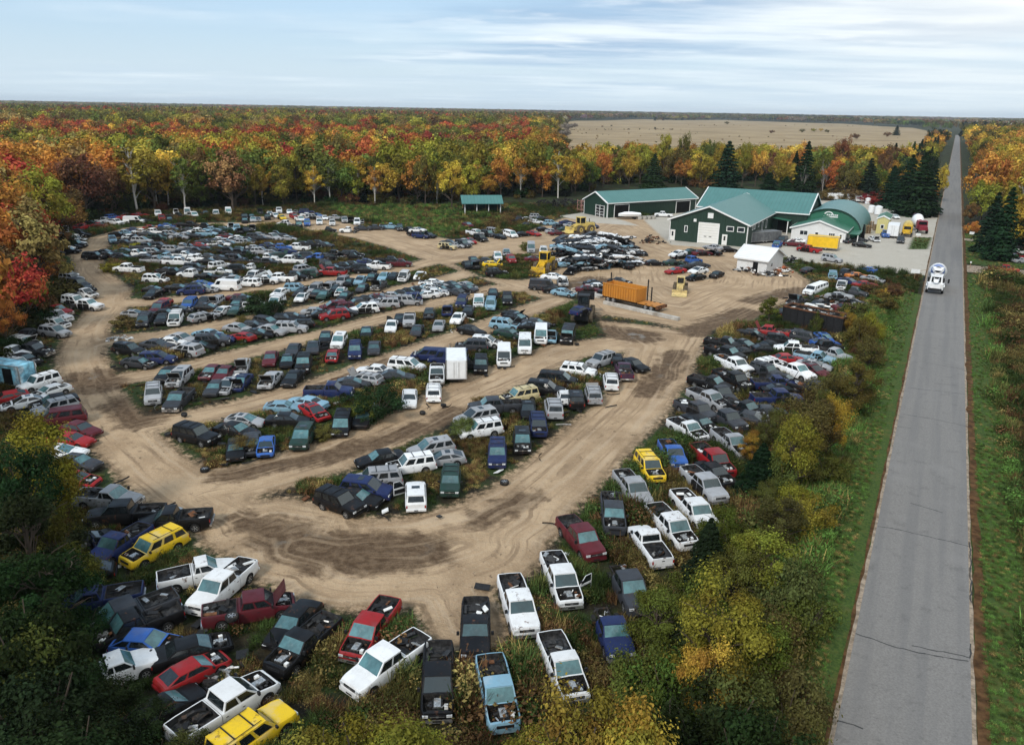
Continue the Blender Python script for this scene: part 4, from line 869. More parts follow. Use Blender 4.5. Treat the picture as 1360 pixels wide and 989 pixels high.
# main shop
o = empty('green_workshop', rp(169.5, -52.4), RZ, 'large dark green workshop with teal metal roof and tall white garage door', 'building')
gable(o, 17.1, 34, 4.65, 7.9, GWALL, ROOFY, over=.5, wallside=GWALLY)
gd = MB().box(6.6, 10.9, -.09, -.02, .03, 4.35, WDOOR).build('garage_door', o, angle=0)
for x in (8.1, 9.2): MB().box(x-.28, x+.28, -.11, -.092, 1.45, 1.6, WGLASS).build('pane', gd, angle=0)
MB().box(6.45, 6.6, -.1, 0, 0, 4.5, WTRIM).box(10.9, 11.05, -.1, 0, 0, 4.5, WTRIM).box(6.45, 11.05, -.1, 0, 4.36, 4.5, WTRIM).build('garage_door_trim', o, angle=0)
door(o, .35, 1.25, 2.3); door(o, 11.9, 12.8, 2.2)
window(o, 3.5, 3.95, 2.2, 3.4); window(o, 12.7, 14.0, 3.15, 4.0); window(o, 15.0, 16.3, 3.15, 4.0)
MB().box(5.3, 5.9, -.12, 0, 4.5, 5.1, PLATE).build('wall_vent', o, angle=0); MB().box(8.3, 9.5, -.14, 0, 5.5, 6.6, PLATE).build('wall_vent', o, angle=0)
for x in (.02, 16.95): MB().box(x, x+.14, -.05, -.005, 0, 4.6, WTRIM).build('corner_trim', o, angle=0)
MB().box(17.105, 17.15, .02, .18, 0, 4.6, WTRIM).build('corner_trim', o, angle=0)
for y0, y1, z0, z1 in ((4, 4.8, 3.2, 3.9), (6, 6.8, 3.2, 3.9), (10, 10.8, 3.2, 3.9), (14, 15, 2.0, 3.7), (18.5, 19.5, 2.0, 3.7)): window(o, y0, y1, z0, z1, axis='y', X=17.1)
w = MB(); WX0, WX1, WY0, WY1, we, wa = -1.5, 24.8, 27.6, 46.5, 4.8, 8.6; ym = (WY0+WY1)/2
w.poly([(WX0, WY0, 0), (WX1, WY0, 0), (WX1, WY0, we), (WX0, WY0, we)], GWALL); w.poly([(WX1, WY1, 0), (WX0, WY1, 0), (WX0, WY1, we), (WX1, WY1, we)], GWALL)
for x in (WX0, WX1): w.poly([(x, WY0, 0), (x, WY1, 0), (x, WY1, we), (x, ym, wa), (x, WY0, we)], GWALLY)
w.build('wing_wall', o, angle=0)
r = MB(); sl = (wa-we)/(ym-WY0); e = .5
for s in (-1, 1):
    ye = ym+s*(ym-WY0+e); ze = we-sl*e
    P = [(WX0-e, ye, ze+.06), (WX1+e, ye, ze+.06), (WX1+e, ym, wa+.06), (WX0-e, ym, wa+.06)]
    r.poly([(x, y, z+.14) for x, y, z in P], ROOFX); r.poly(P[::-1], ROOFX)
r.build('wing_roof', o, angle=0)
f = MB()
for x in (WX0-e-.03, WX1+e+.03):
    for s in (-1, 1):
        ye = ym+s*(ym-WY0+e); ze = we-sl*e; f.poly([(x, ye, ze-.08), (x, ym, wa-.08), (x, ym, wa+.26), (x, ye, ze+.26)], WTRIM); f.poly([(x, ye, ze+.26), (x, ym, wa+.26), (x-.25*np.sign(x), ym, wa+.26), (x-.25*np.sign(x), ye, ze+.26)], WTRIM)
f.box(WX0-e, WX1+e, WY0-e-.07, WY0-e-.03, we-sl*e-.06, we-sl*e+.22, WTRIM); f.build('wing_trim', o, angle=0)
cnp = MB().poly([(17.2, 24.5, 3.6), (21.4, 24.5, 3.1), (21.4, 27.5, 3.1), (17.2, 27.5, 3.6)], ROOFG).box(20.9, 21.1, 24.6, 24.8, 0, 3.1, WTRIM); cnp.build('entrance_canopy', o, angle=0)
MB().box(18.2, 20.8, 27.48, 27.57, 0.02, 3.0, DARKPANEL).build('doorway', o, angle=0)  # dark sheet over the wall, painted shade of the doorway
# arched hut
o = empty('arched_metal_hut', rp(197.5, -22.6), RZ, 'teal arched metal hut with a white emblem sign on its dark green end wall', 'building'); o.scale = (.95, .95, .95)
R_, HA, DA = 7.7, 6.7, 25.0
arc = [(R_*math.cos(math.pi*i/28), HA*math.sin(math.pi*i/28)**.85) for i in range(29)]
ARC = ribbed('teal_arch_panels', (.08, .215, .205), .62, .45, 1, (.12, .24, .24))
MB().rings([[(x, y, z) for x, z in arc] for y in (-.5, 4, 8, 12, 16, 20, DA)], ARC, closed=False).build('arched_roof', o)
MB().rings([[(x*.992, y, z*.992) for x, z in arc] for y in (DA-.2, -.5)], ROOFG, closed=False).rings([[(x*1.004, -.52, z*1.004) for x, z in arc], [(x*.975, -.52, z*.975) for x, z in arc]], GWALL, closed=False).build('roof_lining', o)
MB().poly([(x*.985, 0, z*.985) for x, z in arc], ROOFG).poly([(x*.985, DA-.3, z*.985) for x, z in arc][::-1], GWALL).build('end_wall', o, angle=0)
sg = MB(); 
for i in range(12):   # emblem: a low car-roof arch over a bar of lettering blocks
    a0, a1 = math.pi*(.12+.76*i/12), math.pi*(.12+.76*(i+1)/12)
    sg.poly([(-.45+.85*math.cos(a0), -.06, 5.0+.72*math.sin(a0)), (-.45+1.15*math.cos(a0), -.06, 5.0+1.0*math.sin(a0)), (-.45+1.15*math.cos(a1), -.06, 5.0+1.0*math.sin(a1)), (-.45+.85*math.cos(a1), -.06, 5.0+.72*math.sin(a1))], PLATE)
for x0, x1 in ((-.9, -.55), (-.45, -.1), (0, .35), (.45, .8), (.9, 1.25), (1.35, 1.7)): sg.box(x0, x1, -.07, -.03, 4.98, 5.3, PLATE)
sg.box(-1.6, 1.75, -.07, -.03, 4.55, 4.82, PLATE); sg.build('emblem_sign', o, angle=0)
MB().tube((7.95, -1, 3.0), (8.2, -1, 0), .06, .06, 6, WTRIM).poly([(7.6, -1.1, 0), (8.6, -1.1, 0), (8.2, -1.1, 3.6), (7.9, -1.1, 3.6)], DARKPANEL).build('leaning_panel', o, angle=0)
# white office
o = empty('white_office', rp(187.4, -29.3), RZ, 'low white office with green roof built against the arched hut', 'building')
gable(o, 11.6, 9.9, 2.6, 4.5, WSIDE, ROOFG, over=.4)
window(o, 1.9, 3.5, 1.2, 2.1, bars=2); window(o, 5.2, 5.8, 1.05, 1.95); window(o, 8.1, 9.3, .9, 2.0, bars=3); door(o, 10.2, 11.0, 2.1, pane=True)
MB().box(11.62, 14.2, 1.5, 9, 1.9, 2.02, ROOFG).box(13.9, 14.05, 1.6, 1.75, 0, 1.9, WTRIM).build('side_canopy', o, angle=0)
# long back shed
sa = math.radians(30); ry = -TH-sa
def frame_dir(a): return math.cos(a)*RD+math.sin(a)*PD, math.cos(a+math.pi/2)*RD+math.sin(a+math.pi/2)*PD
ld, gd_ = frame_dir(sa)
fr = rp(196.6, -78.2)
o = empty('long_storage_shed', fr-gd_*10.5, -TH-sa, 'long dark green storage shed with teal roof and open bays at the forest edge', 'building')
gable(o, 10.5, 32, 3.9, 6.3, GWALL, ROOFY, over=.4, wallside=GWALLY)
for y0, y1 in ((2.4, 7.2), (24.5, 29.6)):
    bay = MB().box(10.51, 10.56, y0, y1, .02, 3.2, DARKPANEL).build('bay_shade_panel', o, angle=0)  # closed wall behind; the dark panel paints the shade inside the bay
    t = MB()
    for a in ((y0-.18, y0, 0, 3.35), (y1, y1+.18, 0, 3.35), (y0-.18, y1+.18, 3.21, 3.38)): t.box(10.52, 10.62, a[0], a[1], a[2], a[3], WTRIM)
    t.build('bay_trim', bay, angle=0)
bay = MB().box(5.6, 9.4, -.06, -.01, .02, 3.1, DARKPANEL).build('bay_shade_panel', o, angle=0)  # shaded bay painted as a dark panel on the gable wall
t = MB()
for z in (.5, 1.3, 2.1, 2.9): t.box(5.6, 9.4, -.3, -.08, z, z+.08, PLATE)
for x in (5.6, 7.4, 9.3): t.box(x, x+.1, -.3, -.08, 0, 3.1, PLATE)
for k in range(14): x = 5.7+.26*k; t.box(x, x+.2, -.28, -.1, (.58, 1.38, 2.18)[k % 3], (.58, 1.38, 2.18)[k % 3]+.4, (METAL, ENGINE, BLACK)[k % 3])
t.build('shelving', bay, angle=0)
for x in (.05, 10.3): MB().box(x, x+.15, -.06, -.01, 0, 3.85, WTRIM).build('corner_trim', o, angle=0)
MB().box(10.51, 10.57, -.0, .16, 0, 3.85, WTRIM).box(10.51, 10.57, 31.8, 31.98, 0, 3.85, WTRIM).build('corner_trim', o, angle=0)
PINK = simple('faded_red_steel', (.4, .2, .17), .8, 0, .3, 3)
o = empty('steel_pallet_rack', fr-gd_*12.2+ld*.5, -TH-sa, 'faded pinkish steel rack standing beside the long shed', 'rack')
t = MB()
for x in (-2.2, -.2, 1.2):
    for y in (0, 1.2): t.box(x, x+.1, y, y+.1, 0, 3.4, PINK)
for z in (.6, 1.8, 3.0): t.box(-2.2, 1.3, 0, .1, z, z+.1, PINK); t.box(-2.2, 1.3, 1.2, 1.3, z, z+.1, PINK)
t.build('upright_frame', o, angle=0); t = MB()
for z in (.6, 1.8): t.bar((-2.2, 0, z), (-.2, 0, z+1.2), .05, PINK); t.bar((-.2, 0, z), (1.2, 0, z+1.2), .05, PINK)
t.build('brace', o, angle=0)
# open shelter
ld2, gd2 = frame_dir(math.radians(52))
a = at(*(600+64/3.956, 230+222/3.956))
o = empty('open_shelter', a, -TH-math.radians(52)+math.pi/2, 'small open-sided shelter with teal roof on thin posts', 'building')
t = MB()
for x in (.2, 3.4, 6.6, 9.8):
    for y in (.2, 5.8): MB().box(x, x+.2, y, y+.2, 0, 3.3, WTRIM if y < 1 else WOOD).build('post', o, angle=0)
rf = MB()
for y0, y1, z0, z1 in ((-.6, 3.1, 3.0, 4.9), (6.8, 3.1, 3.0, 4.9)):
    P = [(-.6, y0, z0), (10.6, y0, z0), (10.6, y1, z1), (-.6, y1, z1)]
    if y0 > y1: P = P[::-1]
    rf.poly([(x, y, z+.12) for x, y, z in P], ROOFX); rf.poly(P[::-1], ROOFX)
rf.build('roof', o, angle=0); MB().box(.2, 10, 6.0, 6.06, 0, 3.1, GWALL).box(9.95, 10.0, .3, 6.0, 1.6, 3.1, GWALLY).build('back_wall', o, angle=0); MB().poly([(10.4, .0, 3.1), (10.4, 6.2, 3.1), (10.4, 3.1, 4.85)], GWALL).poly([(-.4, .0, 3.1), (-.4, 3.1, 4.85), (-.4, 6.2, 3.1)], GWALL).build('gable_end', o, angle=0)
# small white shed
b_ = rp(141.9, -25.6); ga = math.radians(10.6); gdir = math.cos(ga)*RD+math.sin(ga)*PD
o = empty('white_shed', b_, math.atan2(gdir[1], gdir[0]), 'small bright white shed with white roof standing on the dirt', 'building'); o.scale = (.84, .84, .88)
gable(o, 9.2, 6.6, 2.7, 4.6, WSIDE, WROOF, over=.5)
window(o, 2.4, 3.0, 1.2, 1.9)
MB().box(-.08, -.02, 1.9, 3.0, .03, 2.1, DARKPANEL).build('doorway', o, angle=0)  # doorway shade painted as a dark sheet on the side wall
# yellow outbuilding
o = empty('yellow_outbuilding', rp(209, -13.2), RZ, 'pale yellow outbuilding beside the arched hut', 'building')
gable(o, 2.6, 9, 3.6, 4.2, YWALL, ROOFG, over=.2); window(o, 1.0, 1.6, 1.3, 2.1)

# ------------------------------------------------------------------ machines and trailers
def bigwheel(root, x, y, r, w, rimm=YEL):
    t = MB(); n = 20; prof = [(r*.55, -w*.5), (r*.95, -w*.5), (r, -w*.35), (r, w*.35), (r*.95, w*.5), (r*.55, w*.5)]
    t.rings([[(math.cos(a)*q, yy, math.sin(a)*q) for q, yy in prof] for a in [2*math.pi*i/n for i in range(n+1)]], DIRTY, closed=True)
    for i in range(n): 
        a = 2*math.pi*i/n; T = Matrix.Rotation(-a, 4, 'Y'); t.box(r*.97, r*1.035, -w*.48, w*.48, -.05, .05, DIRTY, T)
    wh = t.build('wheel', root, (x, y, r)); s = 1 if y > 0 else -1
    MB().tube((0, s*w*.2, 0), (0, s*w*.42, 0), r*.56, r*.5, 16, rimm).tube((0, s*w*.42, 0), (0, s*w*.5, 0), r*.2, r*.18, 12, BLACK).build('rim', wh)
DIRTY = simple('dusty_tyre', (.1, .08, .055), .9, 0, .4, 4, .2, dirt=(.2, .155, .1))
def loader(pos, rz, label, mat, tool='forks', s=1.0, lift=.5):
    o = empty('wheel_loader', pos, rz, label, 'wheel loader'); o.scale = (s, s, s)
    for x in (1.25, -1.35):
        for y in (1.05, -1.05): bigwheel(o, x, y, .78, .55, mat)
    MB().rings([[(-2.6, y, z) for y, z in ((-.75, .75), (.75, .75), (.7, 1.75), (-.7, 1.75))], [(-2.3, y, z) for y, z in ((-.85, .65), (.85, .65), (.78, 1.95), (-.78, 1.95))], [(-.3, y, z) for y, z in ((-.7, .6), (.7, .6), (.65, 2.0), (-.65, 2.0))]], mat, mat, mat).box(-2.75, -2.55, -.85, .85, .55, 1.0, mat).box(-2.63, -2.6, -.5, .5, 1.1, 1.65, BLACK).build('engine_cover', o)
    MB().tube((-1.4, .35, 1.9), (-1.4, .35, 2.7), .07, .07, 8, BLACK).build('exhaust_pipe', o)
    MB().box(-.1, 1.9, -.5, .5, .55, 1.25, mat).box(1.3, 1.8, -.45, .45, 1.2, 1.75, mat).build('front_frame', o)
    c = MB()
    for x in (-.25, 1.0):
        for y in (-.62, .62): c.box(x-.06, x+.06, y-.06, y+.06, 1.3, 2.95, mat)
    c.box(-.35, 1.1, -.72, .72, 2.95, 3.08, mat).box(-.3, 1.05, -.66, .66, 1.25, 1.9, mat).build('cab', o, angle=0)
    MB().box(-.22, .97, -.64, .64, 1.9, 2.94, DGLASS).build('cab_window', o, angle=0)
    for y in (-.48, .48):
        MB().bar((1.2, y, 1.7), (2.6, y, .9+lift), .14, mat).bar((2.6, y, .9+lift), (3.2, y, .35+lift), .13, mat).build('lift_arm', o, angle=0)
        MB().bar((.9, y*.6, 1.0), (2.4, y*.6, .85+lift), .08, CHROME).build('hydraulic_ram', o, angle=0)
    if tool == 'forks':
        t = MB().box(3.15, 3.3, -1.1, 1.1, lift, lift+1.0, mat)
        for y in (-.8, -.3, .3, .8): t.box(3.2, 4.9, y-.08, y+.08, lift, lift+.1, mat)
        t.build('forks', o, angle=0)
    else:
        t = MB(); pr = [(3.1, lift+1.0), (3.0, lift+.5), (3.15, lift), (4.2, lift-.05), (4.2, lift), (3.3, lift+.15), (3.15, lift+.5), (3.2, lift+1.0)]
        t.rings([[(x, y, z) for x, z in pr] for y in (-1.35, 1.35)], mat, mat, mat); t.build('bucket', o, angle=0)
    return o
def head(x, y, ang, z=0):
    p = at(x, y, z); a = math.radians(ang); q = at(x+6*math.cos(a), y-6*math.sin(a), z); return p, math.atan2(q[1]-p[1], q[0]-p[0])
p, h = head(773, 309, 185); loader(p, h, 'big dusty yellow wheel loader parked behind the scrap heap', YELP, 'bucket', 1.2, .3)
p, h = head(724, 360, 208); loader(p, h, 'bright yellow wheel loader with lowered forks at the scrap heap', YEL, 'forks', 1.15, .15)
p, h = head(903, 388, 258); loader(p, h, 'cream yellow wheel loader standing alone on the open dirt', simple('cream_machine_paint', (.55, .43, .19), .6, 0, .2, 2, .3, dirt=(.3, .23, .13)), 'bucket', .85, .1)
p, h = head(774, 424, 70); loader(p, h, 'black wheel loader lifting a blue wreck beside the fourth island row', BLACK, 'forks', 1.1, 1.8)
place_car(771, 411, 20, 'Knx', 'loader forks', 1.5, 'navy blue wrecked hatchback held up on loader forks')
# orange container on a trailer
p = at(829, 403); hh = math.atan2(*(at(880, 412)-at(803, 395))[[1, 0]])
o = empty('container_trailer', p, hh, 'orange ribbed open-top container on a long low trailer', 'trailer')
bx = MB().box(-3.2, 3.0, -1.2, 1.2, .85, .95, ORG)
for y in (-1.2, 1.14): bx.box(-3.2, 3.0, y, y+.06, .95, 2.75, ORG)
for x in (-3.2, 2.94): bx.box(x, x+.06, -1.14, 1.14, .95, 2.75, ORG)
for k in range(14):
    x = -3.15+k*.46
    for y in (-1.3, 1.2): bx.box(x, x+.12, y, y+.1, .85, 2.75, ORG)
bx.box(-3.25, 3.05, -1.3, -1.14, 2.75, 2.86, ORG).box(-3.25, 3.05, 1.14, 1.3, 2.75, 2.86, ORG).build('container', o, angle=0)
MB().box(-3.4, 6.6, -1.0, 1.0, .55, .72, FRAME).box(3.2, 6.6, -1.25, 1.25, .8, .9, ORG).box(6.4, 6.7, -1.25, 1.25, .5, .9, RUST).build('trailer_deck', o, angle=0)
for x in (-3.5, 3.3, 4.0):
    MB().box(x, x+.14, .9, 1.04, .7, 4.0 if x != 4.0 else 3.0, BLACK).build('stake_post', o, angle=0)
for x in (-2.2, -1.2, 4.6, 5.6):
    for s in (-1, 1):
        wh = MB().tube((0, -.12, 0), (0, .12, 0), .48, .48, 14, TYRE).build('wheel', o, (x, s*1.05, .48)); MB().tube((0, s*.1, 0), (0, s*.14, 0), .26, .24, 12, RIM).build('rim', wh)
tag(MB().box(-3.2, 2.6, -1.3, 1.3, 0.005, .3, CONC).box(-3.2, -2.9, -1.3, 1.3, .3, .6, CONC).build('concrete_slab', None, at(786, 391)), 'pale concrete slab beside the orange container', 'slab').rotation_euler = (0, 0, hh)
tag(MB().box(-6.5, 6.5, -.3, .3, 0, .45, CONC).build('concrete_kerb', None, at(850, 414)), 'long low concrete kerb below the orange container', 'kerb').rotation_euler = (0, 0, hh)
# black scrap dumpster
p = at(1082, 436); hh = math.atan2(*(at(1110, 441)-at(1055, 429))[[1, 0]])
o = empty('scrap_dumpster', p, hh, 'long black steel dumpster with a rusty rim beside the crushed cars', 'dumpster')
bx = MB().box(-4.2, 4.2, -1.3, 1.3, .15, .25, BLACK)
for y in (-1.3, 1.24): bx.box(-4.2, 4.2, y, y+.06, .25, 2.4, BLACK)
for x in (-4.2, 4.14): bx.box(x, x+.06, -1.24, 1.24, .25, 2.4, BLACK)
for k in range(9):
    for y in (-1.38, 1.3): bx.box(-4.1+k, -3.98+k, y, y+.08, .2, 2.35, BLACK)
bx.build('bin_body', o, angle=0); MB().box(-4.25, 4.25, -1.42, -1.2, 2.4, 2.56, RUST).box(-4.25, 4.25, 1.2, 1.42, 2.4, 2.56, RUST).box(-4.25, -4.1, -1.2, 1.2, 2.4, 2.56, RUST).box(4.1, 4.25, -1.2, 1.2, 2.4, 2.56, RUST).build('rim', o, angle=0)
g = random.Random(4); t = MB(); junk(t, -3.9, 3.9, -1.1, 1.1, 2.1, 40, g, .9); t.box(-4, 4, -1.2, 1.2, 1.9, 2.05, ENGINE).build('scrap_load', o, angle=0)['kind'] = 'stuff'
# box trailers
def box_trailer(x, y, ang, L, W, H, mat, label, z0=.5, name='box_trailer', cat='trailer'):
    p, h = head(x, y, ang); o = empty(name, p, h, label, cat)
    MB().box(-L/2, L/2, -W/2, W/2, z0, z0+H, mat).build('box_body', o, angle=0)
    e = MB()
    for sx in (-1, 1):
        for sy in (-1, 1): e.box(sx*L/2-.05, sx*L/2+.05, sy*W/2-.05, sy*W/2+.05, z0-.01, z0+H+.02, METAL)
    for sy in (-1, 1): e.box(-L/2, L/2, sy*W/2-.04, sy*W/2+.04, z0+H-.04, z0+H+.03, METAL); e.box(-L/2, L/2, sy*W/2-.04, sy*W/2+.04, z0-.04, z0+.06, METAL)
    e.build('edge_trim', o, angle=0)
    d = MB()
    for s in (-1, 1): d.box(-L/2-.05, -L/2-.01, min(s*.04, s*(W/2-.12)), max(s*.04, s*(W/2-.12)), z0+.1, z0+H-.12, mat); d.box(-L/2-.08, -L/2-.05, s*.25-.02, s*.25+.02, z0+.15, z0+H-.2, METAL)
    d.build('rear_door', o, angle=0)
    MB().box(-L/2, L/2, -W*.35, W*.35, z0-.15, z0-.01, FRAME).bar((L/2, 0, z0-.1), (L/2+1.3, 0, z0-.1), .1, FRAME).build('chassis_frame', o, angle=0)
    for x_ in (-.45, .45):
        for s in (-1, 1):
            wh = MB().tube((0, -.1, 0), (0, .1, 0), .36, .36, 14, TYRE).build('wheel', o, (x_-.3, s*(W/2-.16), .36)); MB().tube((0, s*.09, 0), (0, s*.12, 0), .2, .18, 10, RIM).build('rim', wh)
    return o
WBOX = simple('white_box_panel', (.76, .77, .77), .45, 0, .06, 1.5, .4, dirt=(.62, .6, .56)); YBOX = simple('yellow_box_panel', (.75, .46, .015), .45, 0, .1, 1.5, .4)
box_trailer(606, 500, 92, 4.5, 2.1, 2.05, WBOX, 'white box trailer with closed rear doors in the fourth island row')
box_trailer(1092, 331, 175, 6.2, 2.4, 2.3, YBOX, 'bright yellow box trailer in front of the white office')
box_trailer(1185, 314, 72, 6.5, 2.5, 2.5, WBOX, 'tall white enclosed trailer at the gravel lot edge')
box_trailer(16, 512, -8, 4.6, 1.9, 2.0, simple('sky_blue_mural_panel', (.22, .5, .66), .45, 0, .6, 1.1, .4, dirt=(.75, .78, .78)), 'sky blue and white box van body with an open side doorway', name='box_van_body', cat='van')
o = bpy.data.objects['box_van_body']; MB().box(.3, 1.4, -1.0, -.96, .6, 2.2, DARKPANEL).build('doorway', o, angle=0)  # dark sheet on the closed side paints the shade inside
box_trailer(1012, 322, 4, 8.5, 2.4, 2.0, simple('dull_grey_panel', (.14, .145, .15), .6, .3, .3, 1.5), 'dull grey low storage trailer beside the workshop wall')
# crane-like white truck with front chute: mixer trucks
def mixer(pos, rz, label, cabm, drum_cols, front=True):
    o = empty('concrete_mixer_truck', pos, rz, label, 'mixer truck'); o.scale = (1.1, 1.1, 1.12)
    MB().box(-4.6, 3.9, -.5, .5, .75, 1.05, BLACK).build('chassis_frame', o, angle=0)
    d = MB(); rings = []; n = 20; sg = -1 if front else 1
    prof = [(-2.1, .55), (-2.0, .75), (-1.2, 1.15), (.2, 1.25), (1.5, .95), (2.5, .55), (2.6, .5)]
    tilt = math.radians(14)*(1)
    for x, r in prof: rings.append([(x, r*math.cos(2*math.pi*i/n), r*math.sin(2*math.pi*i/n)) for i in range(n)])
    d.rings(rings, lambda i, j: drum_cols[min(i, len(drum_cols)-1)], drum_cols[0], BLACK)
    dr = d.build('drum', o, (-1.2, 0, 2.45)); dr.rotation_euler = (0, -tilt if front else tilt, 0 if front else math.pi)
    if not front: dr.rotation_euler = (0, -tilt, math.pi)
    if front:
        c = MB().rings([[(3.2, y, z) for y, z in ((-1.15, .7), (1.15, .7), (1.15, 1.6), (-1.15, 1.6))], [(4.3, y, z) for y, z in ((-1.0, .7), (1.0, .7), (.95, 1.5), (-.95, 1.5))]], cabm, cabm, cabm)
        c.rings([[(1.5, y, z) for y, z in ((-.9, 1.0), (.9, 1.0), (.85, 2.6), (-.85, 2.6))], [(3.4, y, z) for y, z in ((-.9, 1.0), (.9, 1.0), (.75, 2.5), (-.75, 2.5))]], cabm, cabm, cabm); c.build('cab', o, angle=20)
        MB().poly([(3.45, -.62, 1.65), (3.45, .62, 1.65), (3.42, .6, 2.4), (3.42, -.6, 2.4)], DGLASS).build('windshield', o, angle=0)
        for s in (-1, 1): MB().poly([(1.8, s*.93, 1.6), (3.1, s*.93, 1.6), (3.1, s*.85, 2.35), (1.8, s*.88, 2.4)], DGLASS).build('side_window', o, angle=0); MB().tube((4.31, s*.75, 1.0), (4.34, s*.75, 1.0), .12, .12, 10, LAMP).build('headlight', o)
        MB().rings([[(1.0, y, z) for y, z in ((-.8, 3.0), (0, 2.75), (.8, 3.0), (.75, 3.5), (-.75, 3.5))], [(2.0, y, z) for y, z in ((-.5, 2.75), (0, 2.62), (.5, 2.75), (.4, 3.1), (-.4, 3.1))]], cabm, None, None).build('hopper', o, angle=20)
        MB().rings([[(x, y, z) for y, z in ((-.36, zz+.25), (-.2, zz), (.2, zz), (.36, zz+.25))] for x, zz in ((1.6, 2.75), (3.0, 2.25), (4.6, 1.75))], cabm, closed=False).bar((3.4, 0, 1.6), (3.2, 0, 2.2), .1, BLACK).build('chute', o, angle=20)
        MB().box(4.3, 4.36, -.9, .9, .62, .9, BLACK).build('bumper', o, angle=0)
        for s in (-1, 1): MB().rings([[(x, s*y, z) for y, z in ((.85, zz), (1.22, zz))] for x, zz in ((2.2, .8), (2.5, 1.25), (3.1, 1.35), (3.7, 1.1))], cabm, closed=False).build('fender', o)
        for s in (-1, 1): MB().bar((2.9, s*.9, 1.9), (3.1, s*1.6, 2.0), .03, BLACK).box(3.05, 3.12, s*1.6-.12, s*1.6+.12, 1.6, 2.2, BLACK).build('mirror', o, angle=0)
    else:
        MB().rings([[(2.2, y, z) for y, z in ((-1.1, .8), (1.1, .8), (1.05, 2.7), (-1.05, 2.7))], [(3.5, y, z) for y, z in ((-1.1, .8), (1.1, .8), (.95, 2.6), (-.95, 2.6))]], cabm, cabm, cabm).rings([[(3.5, y, z) for y, z in ((-.95, .8), (.95, .8), (.9, 1.8), (-.9, 1.8))], [(4.9, y, z) for y, z in ((-.85, .8), (.85, .8), (.75, 1.55), (-.75, 1.55))]], cabm, cabm, cabm).build('cab', o, angle=20)
        MB().poly([(3.52, -.85, 1.85), (3.52, .85, 1.85), (3.5, .8, 2.5), (3.5, -.8, 2.5)], DGLASS).build('windshield', o, angle=0)
        MB().rings([[(x, y, z) for y, z in ((-.35, zz+.2), (-.2, zz), (.2, zz), (.35, zz+.2))] for x, zz in ((-3.6, 2.6), (-5.2, 1.4))], PLATE, closed=False).build('chute', o, angle=20)
    for x in (3.0, -1.7, -2.9, -4.1) if front else (3.6, -1.2, -2.4, -3.6):
        for s in (-1, 1):
            wh = MB().tube((0, -.16, 0), (0, .16, 0), .52, .52, 16, TYRE).build('wheel', o, (x, s*1.02, .52)); MB().tube((0, s*.14, 0), (0, s*.19, 0), .28, .24, 12, PLATE).build('rim', wh)
    return o
MW = simple('white_truck_paint', (.78, .78, .78), .35, 0, .05, 2, .5, dirt=(.62, .6, .57)); MR = simple('dark_red_truck_paint', (.2, .015, .03), .4, 0, .2, 2, .5); BLU = simple('blue_stripe_paint', (.12, .18, .4), .4, 0, .1, 2); PNK = simple('pink_stripe_paint', (.65, .35, .4), .4, 0, .1, 2)
p, h = head(1241, 384, 268); mixer(p, math.atan2(-RD[1], -RD[0]), 'white front-discharge concrete mixer truck driving on the grey road', MW, [MW, MW, PNK, MW, BLU, MW])
p, h = head(1218, 307, -28); mixer(p, h, 'parked concrete mixer truck with white drum and dark red cab', MR, [MR, MW, MW, BLACK, MR, MR], False)
# tank truck, boat, rings, tanks, mailboxes
p, h = head(1204, 312, 258); o = empty('tank_truck', p, h, 'faded yellow tank truck backed onto the grass patch', 'tank truck')
MB().tube((-3.2, 0, 2.0), (1.8, 0, 2.0), 1.15, 1.15, 20, YELP).build('tank', o); MB().box(-3.6, 4.3, -.5, .5, .7, 1.0, BLACK).build('chassis_frame', o, angle=0)
MB().rings([[(2.1, y, z) for y, z in ((-1.1, .8), (1.1, .8), (1.0, 2.6), (-1.0, 2.6))], [(3.3, y, z) for y, z in ((-1.1, .8), (1.1, .8), (.9, 2.5), (-.9, 2.5))]], YEL, YEL, YEL).box(3.3, 4.4, -.8, .8, .8, 1.6, YEL).build('cab', o, angle=0); MB().poly([(3.32, -.8, 1.7), (3.32, .8, 1.7), (3.31, .75, 2.4), (3.31, -.75, 2.4)], DGLASS).build('windshield', o, angle=0)
for x in (3.4, -1.6, -2.7):
    for s in (-1, 1): MB().tube((0, -.15, 0), (0, .15, 0), .5, .5, 14, TYRE).build('wheel', o, (x, s*1.0, .5))
p, h = head(836, 291, 180); o = empty('covered_boat', p, h, 'white covered boat resting on a trailer by the long shed', 'boat')
MB().rings([[(x, y*w, z) for y, z in ((-1, 1.35), (-.8, .8), (0, .55+k), (.8, .8), (1, 1.35))] for x, w, k in ((-2.9, .95, 0), (-1, 1.1, 0), (1.2, .95, .1), (2.6, .4, .45), (3.1, .05, .75))], PLATE, PLATE, PLATE, closed=False).build('hull', o)
MB().rings([[(x, y*w, 1.36+(1-abs(y))*t) for y in (-1, -.5, 0, .5, 1)] for x, w, t in ((-2.9, .97, .3), (-.5, 1.1, .6), (1.4, .9, .55), (3.1, .06, .1))], WBOX, closed=False).build('cover', o)
MB().box(-2.5, 3.6, -.5, .5, .38, .5, FRAME).tube((-1.2, -1.0, .32), (-1.2, -.8, .32), .32, .32, 12, TYRE).tube((-1.2, .8, .32), (-1.2, 1.0, .32), .32, .32, 12, TYRE).build('trailer_frame', o, angle=0)
